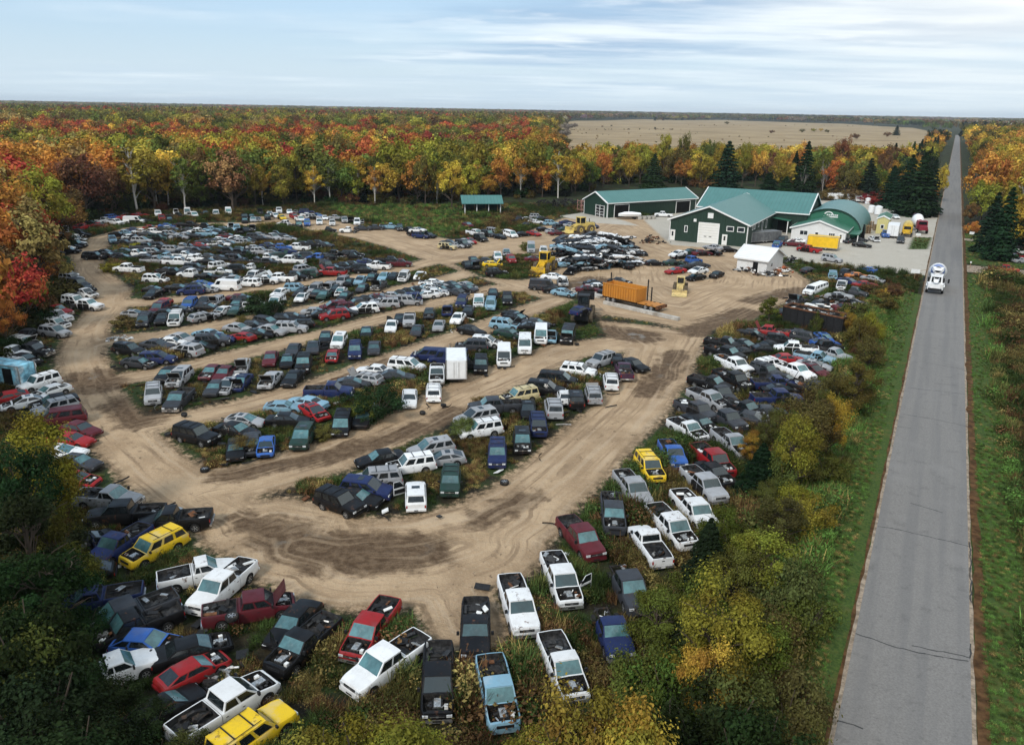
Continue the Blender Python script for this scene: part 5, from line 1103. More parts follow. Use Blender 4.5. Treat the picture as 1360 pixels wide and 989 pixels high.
for k, x in enumerate((850, 856, 862, 868)):
    p = at(x, 291.5-k*.3); mb = MB(); n = 18
    mb.rings([[(r*math.cos(2*math.pi*i/n), r*math.sin(2*math.pi*i/n), z) for i in range(n)] for r, z in ((.62, 0), (.62, .85), (.5, .85), (.5, 0))], CONC)
    tag(mb.build('concrete_ring', None, p), ('leftmost', 'second', 'third', 'rightmost')[k]+' of four grey concrete rings by the long shed', 'concrete ring', 'concrete rings by the long shed')
for k, (x, y, s) in enumerate(((1157, 283, .85), (1166, 285, .95), (1152, 271, .75))):
    o = empty('white_tank', at(x, y), 0, ('white plastic tank on the dirt behind the yellow outbuilding', 'larger white tank with tan base by the dark spruces', 'small white tank farthest behind the arched hut')[k], 'tank', 'white tanks behind the arched hut')
    MB().tube((0, 0, .1), (0, 0, 2.4*s), s*1.1, s*1.1, 18, WBOX).build('tank_body', o); MB().tube((0, 0, 2.4*s), (0, 0, 2.7*s), s*1.08, s*.3, 18, WBOX).build('lid', o)
for k, (x, y, L) in enumerate(((1135, 268, 5.0), (1144, 269, 4.2), (1108, 266, 5))):
    box_trailer(x, y, 178, L, 2.2, 1.9, WBOX, ('white camper body behind the arched hut', 'short white camper body next to the white tanks', 'white camper roof showing over the arched hut')[k])
for k, (x, y) in enumerate(((1149, 305), (1156, 303), (1152, 310), (1163, 306))):
    mb = MB()
    for z in range(6+k % 3): mb.box(-.6+.03*(z % 2), .6, -.5, .5-.02*(z % 2), z*.26, z*.26+.05, WOOD); [mb.box(a, a+.1, -.5, .5, z*.26+.05, z*.26+.2, WOOD) for a in (-.6, -.05, .5)]
    o = tag(mb.build('pallet_stack', None, at(x, y), angle=0), ('tall pallet stack beside the leaning panel', 'second pallet stack beside the yellow outbuilding', 'low pallet stack nearest the gravel lot', 'pallet stack farthest from the arched hut')[k], 'pallet stack', 'wooden pallet stacks'); o.rotation_euler[2] = RZ+.2*k
def junk_heap(x, y, n, ext, label, name='scrap_parts', seed=1, mats=None, big=.9, rz=0):
    g = random.Random(seed); t = MB()
    for _ in range(n):
        c = Vector((g.gauss(0, ext[0]*.4), g.gauss(0, ext[1]*.4), 0)); hgt = ext[2]*max(.08, 1-(c.x/ext[0])**2-(c.y/ext[1])**2); c.z = g.uniform(.05, hgt)
        T = Matrix.Translation(c) @ Matrix.Rotation(g.uniform(0, 6.3), 4, 'Z') @ Matrix.Rotation(g.uniform(-.6, .6), 4, 'X'); mat = g.choice(mats or [ENGINE, BLACK, METAL, FRAME, RUST, PLATE, BLACK])
        sx, sy, sz = g.uniform(.15, big), g.uniform(.1, big*.6), g.uniform(.03, .3)
        t.box(-sx/2, sx/2, -sy/2, sy/2, -sz/2, sz/2, mat, T)
        if g.random() < .3: t.tube(c, c+Vector((g.uniform(-.7, .7), g.uniform(-.7, .7), g.uniform(0, .5))), .05, .05, 6, mat)
    o = tag(t.build(name, None, at(x, y), angle=0), label, 'scrap heap', kind='stuff'); o.rotation_euler[2] = rz; return o
ORS = simple('orange_red_part', (.35, .09, .03), .6, 0, .3, 3)
junk_heap(1000, 360, 60, (3.5, 2.0, .8), 'dark engines and small parts dumped below the white shed', seed=2)
junk_heap(1022, 366, 50, (4, 1.2, .6), 'pale and black parts dumped along the front of the white shed', seed=3)
junk_heap(1040, 361, 40, (1.8, 1.5, .9), 'orange and red parts heaped at the right corner of the white shed', seed=4, mats=[ORS, ORS, RUST, PLATE])
junk_heap(1052, 349, 30, (1.6, 1.2, 1.4), 'black machine parts behind the white shed', seed=5, mats=[BLACK, ENGINE, METAL])
junk_heap(1100, 404, 120, (7, 4, 1.3), 'mixed black scrap heaped between the dumpster and the limousine', seed=6, mats=[BLACK, BLACK, ENGINE, METAL, PLATE, RUST])
junk_heap(1085, 418, 90, (6, 2.5, 1.6), 'white and grey crumpled panels heaped above the dumpster', seed=7, mats=[PLATE, METAL, BLACK, ENGINE, PLATE], big=1.6)
junk_heap(1060, 466, 70, (5, 3, .8), 'black engines and axles lying in the right row', seed=8, mats=[BLACK, ENGINE, FRAME, METAL])
junk_heap(985, 500, 60, (3, 4, .7), 'black engines and hoses between two pickup rows', seed=9, mats=[BLACK, ENGINE, FRAME, METAL])
junk_heap(866, 322, 50, (3, 2, 1.6), 'rusty frames heaped at the right end of the scrap heap', seed=10, mats=[RUST, BLACK, FRAME, ENGINE])
junk_heap(790, 385, 40, (3.5, 1.8, .9), 'rust and black scrap beside the concrete slab', seed=11)
junk_heap(300, 900, 30, (2.5, 1.6, .5), 'dark parts lying in the weeds at the bottom of the yard', seed=12, big=.6)
junk_heap(130, 745, 40, (3, 2, .6), 'white and black parts behind the blue pickup', seed=13, mats=[PLATE, BLACK, ENGINE, METAL], big=.7)
junk_heap(500, 547, 40, (2.2, 1.2, .5), 'pale scrap pieces in the weeds of the fourth island row', seed=14, mats=[PLATE, METAL, BLACK], big=.7)
junk_heap(158, 451, 20, (1.6, 1, .3), 'pale pieces lying in the grass of the left row', seed=16, mats=[PLATE, METAL], big=.7)
t = MB(); g = random.Random(5)
for x0, y0, n, ex in ((640, 279, 130, (9, 4, 2.6)), (615, 283, 40, (4, 3, 1.6)), (742, 275, 130, (10, 4.5, 2.6))):
    c0 = at(x0, y0)
    for _ in range(n):
        cx, cy = g.gauss(0, ex[0]*.42), g.gauss(0, ex[1]*.42); z = g.uniform(.1, ex[2]*max(.1, 1-(cx/ex[0])**2-(cy/ex[1])**2))
        T = Matrix.Translation((c0[0]+cx, c0[1]+cy, z)) @ Matrix.Rotation(g.uniform(-1, 1), 4, 'X') @ Matrix.Rotation(g.uniform(-1, 1), 4, 'Y')
        q = MB(); n_ = 10; q.rings([[((.36+.14*math.cos(b))*math.cos(2*math.pi*i/n_), (.36+.14*math.cos(b))*math.sin(2*math.pi*i/n_), .12*math.sin(b)) for b in (0, 1.57, 3.14, 4.71)] for i in range(n_+1)], TYRE); t.add(q, T)
tag(t.build('tyre_heaps'), 'black heaps of old tyres under and beside the open shelter', 'tyre heap', kind='stuff')
for k, (x, y, lab) in enumerate(((272, 624, 'lone tyre lying at the track corner beside the black crossover'), (223, 799, 'loose wheel lying by the white pickup in the bottom-left row'), (366, 932, 'pale wheel lying alone on the bottom gravel'), (670, 641, 'small tyre lying beside the central island edge'), (308, 820, 'silver alloy wheel lying in the maroon pickup bed'))):
    tt, kk = wheel_mesh(.35, .25); p = at(x, y, .9 if k == 4 else .1); o = tag(tt.build('loose_wheel', None, (p[0], p[1], .95 if k == 4 else .14)), lab, 'wheel'); kk.build('rim', o); o.rotation_euler = (math.radians(90), 0, k)
# crushed cars in the scrap heap
def crushed(seed):
    g = np.random.default_rng(seed); ty = 'CKUC'[seed % 4]; mb = MB(); Ts = []
    for nm, p, par, T in car_parts(ty, {'h', 'w'} if seed % 2 else {'o', 'x'}, seed % 3):
        Tw = T if T is not None else Matrix.Identity(4)
        if par is not None: Tw = Ts[par] @ Tw
        Ts.append(Tw)
        if nm not in ('windshield',): mb.add(p, Tw)
    V = np.array(mb.v); q = V[:, :2]*1.0
    hgt = .62+.25*vnoise(q+seed*9, .9, seed)
    z = np.minimum(V[:, 2], .5+V[:, 2]*.25)*1.1*hgt; V[:, 2] = z+.12*(vnoise(q+50, .5, seed+3)-.5)
    V[:, 0] += .25*(vnoise(q+90, .7, seed+5)-.5); V[:, 1] += .25*(vnoise(q+30, .7, seed+6)-.5)
    mb.v = [tuple(v) for v in V]; return mb.mesh('crushed_car', 20)
CR = [crushed(s) for s in range(6)]
g = random.Random(11); CC = list('wkksgkkkwgkkbnktwkgkskwkmgkk')
FL, FR_, BL, BR = at(752, 361), at(842, 352), at(742, 334), at(838, 331)
n = 0
for i in range(5):
    for j in range(8):
        base = (FL*(1-j/7)+FR_*(j/7))*(1-i/4)+(BL*(1-j/7)+BR*(j/7))*(i/4)
        layers = 1 if j in (0, 7) or (i == 0 and j == 6) else (3 if i == 0 or j == 6 else 4)
        for l in range(layers):
            c = CC[(n*7+g.randrange(3)) % len(CC)]; n += 1; cn, rgb = COLS[c]
            o = link('crushed_car', CR[g.randrange(6)], None, color=rgb); o.location = (base[0]+g.gauss(0, .9), base[1]+g.gauss(0, .7), l*.8+.05+abs(g.gauss(0, .15))*(l > 0)); o.rotation_euler = (g.gauss(0, .13), g.gauss(0, .12), .25+g.gauss(0, .55)+(math.pi if g.random() < .5 else 0))
            top = l == layers-1
            tag(o, f"{cn} crushed car {'on top of' if top and l else 'in the bottom layer of' if l == 0 else 'in the middle of'} the big scrap heap", 'crushed car', 'crushed cars in the scrap heap')
# grass signs, mailboxes, white utility bits by the road
for k, (x, y, lab) in enumerate(((1219, 316, 'small white sign board on the mown grass patch'), (1290, 314, 'pale sign post on the grass across the road'))):
    o = empty('sign_board', at(x, y), RZ, lab, 'sign'); MB().box(-.5, .5, -.03, .03, .5, 1.1, PLATE).build('board', o, angle=0); MB().box(-.42, -.36, -.02, .02, 0, .5, WOOD).box(.36, .42, -.02, .02, 0, .5, WOOD).build('post', o, angle=0)
o = empty('mailbox', at(1288, 356), RZ, 'white roadside mailbox across the road from the yard', 'mailbox'); MB().tube((0, -.25, 1.1), (0, .25, 1.1), .14, .14, 10, PLATE).build('box_body', o); MB().box(-.05, .05, -.05, .05, 0, 1.0, WOOD).build('post', o, angle=0)
p = at(1214, 371); o = empty('roadside_sign', p, RZ, 'white sign panel leaning over the brush beside the mixer truck', 'sign'); MB().box(-.7, .7, -.03, .03, 1.1, 1.8, PLATE).build('board', o, angle=0); MB().box(-.04, .04, .03, .1, 0, 1.6, WOOD).build('post', o, angle=0); MB().bar((.6, 0, 1.6), (2.3, .1, 2.0), .06, WOOD).build('arm', o, angle=0)
# ------------------------------------------------------------------ vegetation
def leaf_mat(name, inst):
    m, nt, b, out = newmat(name); nt.nodes.remove(b)
    if inst: c0 = N(nt, 'ShaderNodeAttribute', attribute_name='tint', attribute_type='INSTANCER').outputs['Color']
    else: c0 = nt.nodes.new('ShaderNodeObjectInfo').outputs['Color']
    at_ = N(nt, 'ShaderNodeAttribute', attribute_name='leaf_tone').outputs['Fac']; cl = N(nt, 'ShaderNodeAttribute', attribute_name='clump_tone').outputs['Fac']
    hs = nt.nodes.new('ShaderNodeHueSaturation'); nt.links.new(c0, hs.inputs['Color'])
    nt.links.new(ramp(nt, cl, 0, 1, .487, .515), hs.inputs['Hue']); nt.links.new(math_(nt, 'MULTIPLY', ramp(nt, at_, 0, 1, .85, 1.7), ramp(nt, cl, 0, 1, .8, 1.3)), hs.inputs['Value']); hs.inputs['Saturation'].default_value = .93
    d = nt.nodes.new('ShaderNodeBsdfDiffuse'); t = nt.nodes.new('ShaderNodeBsdfTranslucent'); mx = nt.nodes.new('ShaderNodeMixShader'); mx.inputs[0].default_value = .22
    nt.links.new(hs.outputs[0], d.inputs[0]); nt.links.new(hs.outputs[0], t.inputs[0]); nt.links.new(d.outputs[0], mx.inputs[1]); nt.links.new(t.outputs[0], mx.inputs[2]); nt.links.new(mx.outputs[0], out.inputs[0]); return m
LEAF, LEAFI = leaf_mat('foliage', False), leaf_mat('foliage_scattered', True)
BARK = simple('grey_brown_bark', (.085, .065, .05), .9, 0, .4, 3, .2); BIRCH = simple('white_birch_bark', (.55, .52, .47), .8, 0, .25, 2.5, .2, dirt=(.12, .1, .09)); DEADW = simple('bare_grey_branches', (.34, .31, .28), .85, 0, .2, 3, .2)
def leaves(C, Nrm, size, g, mat, tones, clump, aspect=.62):
    n = len(C); r = g.normal(size=(n, 3)); Nn = Nrm/np.maximum(np.linalg.norm(Nrm, axis=1, keepdims=True), 1e-6)+r*.3; Nn /= np.linalg.norm(Nn, axis=1, keepdims=True)
    a = np.cross(Nn, g.normal(size=(n, 3))); a /= np.maximum(np.linalg.norm(a, axis=1, keepdims=True), 1e-6); b_ = np.cross(Nn, a)
    s = (size*g.uniform(.45, 1.55, n))[:, None]; bend = Nn*s*.18
    V = np.stack([C-a*s, C-b_*s*aspect+bend, C+a*s, C+b_*s*aspect+bend], 1).reshape(-1, 3)
    Fq = np.arange(4*n).reshape(n, 4)
    return npmesh('crown', V, Fq, [mat], fattrs={'leaf_tone': tones, 'clump_tone': clump})
LOBES = {}
def crown_mesh(seed, kind, n, leaf, mat):
    g = np.random.default_rng(seed)
    if kind == 'K':      # conifer: whorls of drooping branches
        z = g.uniform(0, 1, n)**1.35; lay = np.round(z*17)/17; R = .235*(1-lay)**.85*(.75+.5*np.abs(np.sin(lay*41+seed)))+.012
        ang = g.uniform(0, 2*math.pi, n); br = np.round(ang/(2*math.pi)*11+lay*7)/11*2*math.pi; ang = br+g.normal(0, .13, n); u = g.uniform(.12, 1, n)**.7
        C = np.stack([np.cos(ang)*R*u, np.sin(ang)*R*u, .05+.95*lay+.01-.055*u*(1-lay)*1.3+g.normal(0, .008, n)], 1)
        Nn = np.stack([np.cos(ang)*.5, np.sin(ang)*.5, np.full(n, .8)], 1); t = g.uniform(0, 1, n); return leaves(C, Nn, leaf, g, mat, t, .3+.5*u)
    nl = dict(D=38, A=30, S=30, T=32)[kind]
    L, ok = [], 0
    while len(L) < nl:
        p = g.uniform(-1, 1, 3)
        if np.linalg.norm(p) > 1: continue
        if kind == 'D': c = np.array([p[0]*.36, p[1]*.36, .62+p[2]*.30]); r = g.uniform(.05, .145)
        elif kind == 'A': w = .17*(1-.55*max(0, p[2])); c = np.array([p[0]*w, p[1]*w, .62+p[2]*.33]); r = g.uniform(.03, .09)
        elif kind == 'T': w = .26*(1-.4*max(0, p[2])); c = np.array([p[0]*w, p[1]*w, .52+p[2]*.40]); r = g.uniform(.04, .125)
        else: c = np.array([p[0]*.48, p[1]*.48, .4+p[2]*.38]); r = g.uniform(.07, .2)
        c = c+g.normal(0, .035, 3)*[1, 1, .9]; L.append((c, r))
    LOBES[(seed, kind)] = L
    C, Nn, cl, to = [], [], [], []
    ctr = np.array([0, 0, .6 if kind != 'S' else .35]); per = n//nl
    for c, r in L:
        d = g.normal(size=(per, 3)); d /= np.linalg.norm(d, axis=1, keepdims=True); rad = r*g.uniform(.25, 1.12, (per, 1))**.6*(1+.25*g.normal(size=(per, 1)))
        q = c+d*rad*[1, 1, .85]; C.append(q); Nn.append(d*.7+(q-ctr)/max(.1, r*2)*.25+[0, 0, .35]); cl.append(np.clip(np.full(per, g.uniform(0, 1))+g.normal(0, .12, per), 0, 1)); to.append(g.uniform(0, 1, per))
    C = np.vstack(C); C[:, 2] = np.maximum(C[:, 2], .02)
    return leaves(C, np.vstack(Nn), leaf, g, mat, np.concatenate(to), np.concatenate(cl))
def trunk_mesh(seed, kind, mat, lobes=()):
    g = random.Random(seed); mb = MB()
    for c, r in lobes:      # a limb to every leaf mass
        z0 = max(.05, min(c[2]*.62, .7)) if kind != 'S' else .0; w_ = {'D': .0075, 'A': .0035, 'T': .005, 'S': .007}[kind]
        m_ = (c[0]*.45, c[1]*.45, z0+(c[2]-z0)*.6); mb.tube((0, 0, z0), m_, w_, w_*.7, 5, mat, False); mb.tube(m_, tuple(c), w_*.7, w_*.25, 5, mat, False)
    if kind == 'K': mb.tube((0, 0, -.02), (0, 0, .97), .014, .002, 7, mat); return mb.mesh('trunk')
    if kind == 'S':
        for k in range(6): a = g.uniform(0, 6.3); mb.tube((0, 0, -.02), (.3*math.cos(a), .3*math.sin(a), g.uniform(.4, .8)), .012, .004, 5, mat)
        return mb.mesh('trunk')
    top = dict(D=.5, A=.9, T=.75, B=.6)[kind]; n = 6; p = Vector((0, 0, -.02)); pts = [p.copy()]
    for i in range(n): p = p+Vector((g.gauss(0, .008), g.gauss(0, .008), top/n)); pts.append(p.copy())
    r0 = dict(D=.022, A=.0125, T=.016, B=.013)[kind]
    for i in range(n): mb.tube(pts[i], pts[i+1], r0*(1-.75*i/n), r0*(1-.75*(i+1)/n), 7, mat, False)
    def limb(p, d, ln, r, dep):
        q = p+d*ln; mid = p+d*ln*.5+Vector((g.gauss(0, .01), g.gauss(0, .01), .012)); mb.tube(p, mid, r, r*.7, 5, mat, False); mb.tube(mid, q, r*.7, r*.3, 5, mat, False)
        if dep:
            for _ in range(3): e = (d+Vector((g.gauss(0, .45), g.gauss(0, .45), g.gauss(.15, .3)))).normalized(); limb(p+(q-p)*g.uniform(.4, 1), e, ln*g.uniform(.45, .7), r*.5, dep-1)
    for k in range(9 if kind != 'A' else 8):
        i = g.randint(2, n-1) if kind != 'A' else g.randint(3, n-1); a = g.uniform(0, 6.3); up = dict(D=.7, A=.9, T=.8, B=1.7)[kind]
        limb(pts[i], Vector((math.cos(a), math.sin(a), up)).normalized(), dict(D=.3, A=.13, T=.2, B=.33)[kind]*g.uniform(.7, 1.1), r0*.42, 2 if kind == 'B' else 1)
    return mb.mesh('trunk')
PAL = dict(o=('orange', (.3, .115, .012)), r=('red-orange', (.26, .045, .012)), d=('deep red', (.16, .018, .014)), y=('yellow', (.37, .235, .02)), u=('yellow-green', (.2, .17, .016)), g=('green', (.09, .105, .018)), f=('dark green', (.02, .036, .012)), t=('tan', (.22, .15, .045)), b=('brown', (.13, .065, .025)), w=('golden', (.33, .17, .015)), q=('dull olive', (.1, .085, .022)), k=('dark green', (.012, .024, .011)), e=('bare grey', (.2, .17, .14)))
KINDN = dict(D=('broadleaf_tree', 'broadleaf tree', 'tree'), A=('birch_tree', 'slender birch', 'tree'), T=('poplar_tree', 'tall poplar', 'tree'), K=('spruce_tree', 'spruce', 'tree'), S=('shrub', 'shrub', 'shrub'), B=('bare_tree', 'leafless tree', 'tree'))
_cr = {}
def proto(kind, lod, v):
    k = (kind, lod, v)
    if k not in _cr:
        n, lf = {('D', 0): (11000, .0105), ('D', 1): (4200, .019), ('A', 0): (8000, .0085), ('A', 1): (2600, .0155), ('T', 0): (16000, .0085), ('T', 1): (3600, .018), ('S', 0): (9000, .0165), ('S', 1): (3000, .03), ('K', 0): (9000, .015), ('K', 1): (4200, .024), ('B', 0): (0, 0), ('B', 1): (0, 0)}[(kind, lod)]
        cw = crown_mesh(100*v+ord(kind)+lod, kind, n, lf, LEAF) if n else None
        _cr[k] = (cw, trunk_mesh(v*7+ord(kind), kind, dict(A=BIRCH, B=DEADW).get(kind, BARK), LOBES.get((100*v+ord(kind)+lod, kind), ())))
    return _cr[k]
TREES = []
def tree(P, h, kind, col, width=None, zone='', group=None, birch=False):
    i = len(TREES); g = random.Random(i*7+3); d = math.hypot(P[0], P[1]); lod = 0 if d < 105 else 1
    if lod == 1 and kind in 'DAT' and d > 105: pass
    cr, tr = proto(kind, lod, i % (3 if lod == 0 else 5))
    nat = dict(D=.92, A=.46, T=.66, K=.47, S=1.25, B=.7)[kind]; w = width or h*nat; sx = w/nat
    nm, tn, cat = KINDN[kind]
    o = empty(nm, (P[0], P[1], -.05), g.uniform(0, 6.28)); o.scale = (sx*g.uniform(.92, 1.08), sx*g.uniform(.92, 1.08), h)
    link('trunk', tr, o)
    c, rgb = PAL[col]; rgb = tuple(max(.004, v*g.uniform(.82, 1.2)) for v in rgb)
    if zone in ('brush strip beside the road', 'bottom-left thicket', 'bottom edge'): rgb = tuple(v*(1.0 if c in 'uyw' else .92 if c in 'gq' else .72) for v in rgb)
    if cr: link('crown', cr, o, color=rgb)
    o['category'] = cat
    TREES.append(dict(o=o, kind=kind, c=col, P=P, h=h, zone=zone, group=group, w=w)); return o
HAND = """
@bottom-left thicket
40 540 9 T u 6;12 575 9 D f 6.5;62 585 6 S u 4;20 640 8 T f 6;62 650 5 S g 4.5;40 700 7 T f 6;10 760 7 S f 7;45 800 5 S f 6;100 800 2.6 S f 3.4;25 860 6 S f 7;85 860 3.5 S f 4.5;140 895 2.4 S f 3.4;60 930 6 S f 7;120 950 3.4 S f 4.5;195 925 2.0 S f 3;180 975 3.4 S f 4.5;245 962 2.4 S q 3;90 985 5 S f 6;30 985 6 D f 7;80 710 4 S g 4;20 820 5 S g 6
@bottom edge
345 985 5 S q 4;415 948 7 T u 4;470 925 8 T u 4.5;525 938 8 T u 4.5;560 968 6 T u 3.4;440 975 6 S u 5;620 975 5 S q 4;765 905 9 T u 4.5;800 880 10 T u 5;852 920 9 T y 4.5;722 950 7 T u 4;830 960 8 T u 5;668 965 4 S b 3
@brush strip beside the road
880 775 4.5 T g 4;855 850 4 S g 4.5;905 845 5 S g 5;965 752 8 T u 5;1000 800 6 T g 4.5;945 690 5 K k 3.2;1020 690 6 T u 4.5;1045 640 5 T q 4;1015 590 4.5 K k 3.5;1085 500 8 T q 5;1112 515 7 D w 3.6;1062 545 7 D u 4.5;1145 470 6 T q 4.5;1150 415 5 S q 5;1125 480 4 S q 5;1140 392 4 S q 5;1180 385 3 S q 5;1000 568 3.2 T w 2.4;1060 720 5.5 S q 5;990 870 5.5 S q 5;955 880 6 S f 6;905 920 6 S f 6;1035 790 5.5 S q 5;1070 760 4.5 S g 5;950 835 6 T y 3;1020 930 6 S f 6;890 975 6 S f 6;1055 860 5 S q 5;1040 590 4.5 S q 4.5;1075 640 4 S u 5;1150 500 3 S g 4;985 720 5 D g 4;1025 850 4 S b 4;1000 985 5 S q 5;1060 930 3.5 S q 4;920 800 4 K f 3;1190 372 2.5 S b 4;1160 372 2.5 S b 4;1105 590 3 S g 4;930 745 3.5 S g 4;1160 440 4 S q 4.5
@inside the yard rows
497 500 4 S f 6.5;480 520 2.6 S g 4;350 384 3.6 S f 7;360 395 3 S k 4;322 415 2 S q 3;618 548 2.2 S q 3;640 520 1.6 S q 2.5;168 415 1.8 S q 5;330 330 2.4 S f 3.5;145 345 2 S u 4;180 320 1.6 S u 4;320 575 1.8 S q 3;430 560 1.5 S q 3;660 300 2 S q 3.5;700 318 2.2 S q 4;560 360 1.5 S q 3
@left woods edge
15 248 335 T w 9;48 226 295 T t 7;76 214 292 D o 11;118 220 288 D r 10;28 290 390 D o 9;12 345 430 D o 9;52 318 392 D o 8;38 362 425 D u 5.5;8 395 460 D o 6.5;74 335 370 S b 5;84 300 330 S b 5;60 385 420 S b 5;22 440 470 S f 5;96 262 315 D b 8;2 330 415 D b 8;140 250 287 D f 9
@far edge of the clearing
183 183 283 A u 11;209 200 276 A y 9;224 200 272 A y 9;247 203 281 A g 8;310 195 278 D t 15;340 215 275 D u 8;418 215 272 A y 6;438 206 271 A g 9;476 202 268 A w 8;500 200 268 D g 10;530 176 270 D u 14;565 196 274 D g 9;600 212 277 D y 10;628 205 270 T u 8;648 230 262 D w 8;665 205 262 D w 8;282 215 274 D g 9;380 205 270 D g 8;395 190 266 T u 8;155 230 282 D g 8;265 190 274 D b 9
@woods behind the green buildings
741 192 263 A w 9;783 213 254 D g 8;800 198 250 D o 8;835 196 248 D w 9;867 206 252 K f 9;905 206 248 D o 9;880 176 238 D u 10;905 175 238 D g 7;962 190 262 K k 12;935 182 244 D g 8;1003 192 248 D y 9;1032 205 256 D u 10;1066 190 256 K k 9;1120 212 266 D q 11;1090 200 254 D g 9;1092 214 256 B e 9;1064 216 257 B e 5;1216 205 287 K k 10;1200 208 284 K k 9;1231 215 284 K k 7;1180 222 276 K k 8;1150 212 266 K k 8;1245 218 268 D y 6;1130 246 268 S b 9;1157 250 270 S d 10;1100 246 266 S b 8;1172 194 254 D b 8;1112 180 244 D b 9;764 208 258 D w 8;720 212 262 D o 8;850 190 244 D u 8;985 188 248 D u 8;1234 248 276 D w 5;1020 230 258 K k 8;1042 235 260 K f 8;940 236 258 D b 9
@woods across the road
1303 200 292 D w 14;1348 218 292 D o 9;1326 252 345 K k 7;1300 235 298 D u 9;1352 240 320 D u 9;1311 258 335 K k 6.5;1287 268 300 D b 5;1352 285 325 K k 6;1290 287 310 S w 4;1352 195 275 D u 10;1330 190 270 D y 9
"""
zone = ''
for line in HAND.strip().split('\n'):
    if line[0] == '@': zone = line[1:].strip(); continue
    for e in line.split(';'):
        a = e.split(); x_, y_, h_ = float(a[0]), float(a[1]), float(a[2])
        if h_ > 100:      # third number is the row of the photograph where the trunk meets the ground
            P = at(x_, h_); lo, hi = 1.0, 40.0
            for _ in range(30):
                mid = (lo+hi)/2; lo, hi = (mid, hi) if px((P[0], P[1], mid))[1] > y_ else (lo, mid)
            h_ = lo
        else: P = at(x_, y_, h_)
        tree(P, h_, a[3], a[4], float(a[5]), zone)
gs = random.Random(31)
for k in range(75):      # young growth in the brush strip
    r_, p_ = gs.uniform(34, 132), 0
    p_ = -gs.uniform(5.2, 9+11*min(1, max(.25, (r_-20)/60))); hh_ = gs.uniform(2.0, 5.2)
    q_ = rp(r_, p_); cd_ = min(np.linalg.norm(q_[:2]-c['p'][:2]-np.array([math.cos(c['h']), math.sin(c['h'])])*np.clip((q_[:2]-c['p'][:2])@np.array([math.cos(c['h']), math.sin(c['h'])]), -2.2, 2.2)) for c in CARS)
    if cd_ < 2.0 or r_ > 118 and p_ < -12: continue
    tree(q_, hh_, gs.choice('TTSS'), gs.choice('qgggugguyuqb'), hh_*gs.uniform(.5, 1.05), 'brush strip beside the road')
# the woods: a jittered grid outside the clearing
OPEN = W2([(-160,760),(-90,560),(0,470),(48,425),(72,385),(66,335),(92,300),(170,285),(300,277),(420,272),(560,274),(620,264),(740,264),(800,246),(880,242),(940,250),(1000,238),(1100,256),(1165,264),(1222,258),(1236,225),(1262,176)])+RP2([(1500,-8),(1500,13),(330,14),(250,14),(185,18),(170,75),(20,75),(-5,60),(-5,-60)])
FIELD2 = W2(FIELD)
def zone_colour(x, y, P, g):
    n = vnoise(P[None, :2], 38, 2)[0]; n2 = vnoise(P[None, :2], 14, 8)[0]; d = math.hypot(P[0], P[1])
    if x < 165 and d < 300: pool = 'oorbouwtubogq'
    elif x < 540 and 260 < d: pool = 'rrodrrbuorbq' if n > .42 else 'ygguuqtobgu'
    elif x < 760: pool = 'gguuyuguwqgqgy' if d < 330 else ('drrobqub' if n > .55 else 'uggugywtq')
    elif x < 1180: pool = 'wyuguguybwuqko'
    elif x < 1262: pool = 'kfwyubkg'
    else: pool = 'wyuuowguqy'
    if d > 620 and x < 700: pool = 'rqogubqgtqbu' if n > .45 else 'ugugqugtgq'
    return pool[int(((n2*4.3) % 1)*.999*len(pool))] if g.random() < .45 else g.choice(pool)
gw = random.Random(21); cand = []
for d0, d1, sp in ((60, 330, 6.2), (330, 620, 7.6), (620, 1050, 10)):
    k = int(d1/sp)+2
    for i in range(-k, k):
        for j in range(0, k):
            x, y = (i+gw.uniform(.1, .9))*sp, (j+gw.uniform(.1, .9))*sp; d = math.hypot(x, y)
            if d0 <= d < d1 and abs(math.atan2(x, y)) < math.radians(41): cand.append((x, y, d))
C = np.array(cand); so_, sf_ = poly_sd(C[:, :2], OPEN), poly_sd(C[:, :2], FIELD2)
TP = np.array([t['P'][:2] for t in TREES if t['h'] > 6]); woods = []
for (x, y, d), a, f_ in zip(cand, so_, sf_):
    if a < 0 or f_ < 3: continue
    X_, Y_ = px((x, y, 0))
    if X_ > 735 and X_ < 1262 and Y_ < 225 and x*PD[0]+y*PD[1] < -30: continue
    if X_ < -160 or X_ > 1480: continue
    if np.min(np.hypot(TP[:, 0]-x, TP[:, 1]-y)) < 3.2: continue
    woods.append((x, y, d, X_, Y_, a))
woods.sort(key=lambda t: t[2])
edge_ok = [w for w in woods if -20 < w[3] < 1380]
NIND = 292-len(TREES)
first = sorted(edge_ok, key=lambda w: w[5]+w[2]*.02)[:max(0, NIND)]; fs = set(first)
for w in first:
    x, y, d, X_, Y_, a = w; c = zone_colour(X_, Y_, np.array([x, y]), gw); kd = 'K' if c in 'kf' and gw.random() < .75 else gw.choice('DDDTTA' if c in 'yugw' else 'DDDT')
    h = gw.choice((gw.uniform(9, 14), gw.uniform(13, 19), gw.uniform(13, 19)))*(.82 if 735 < X_ < 1262 else .9); z = 'left woods edge' if X_ < 170 else 'far edge of the clearing' if X_ < 735 else 'woods behind the green buildings' if X_ < 1262 else 'woods across the road'
    tree((x, y, 0), h, kd, c, None, z)
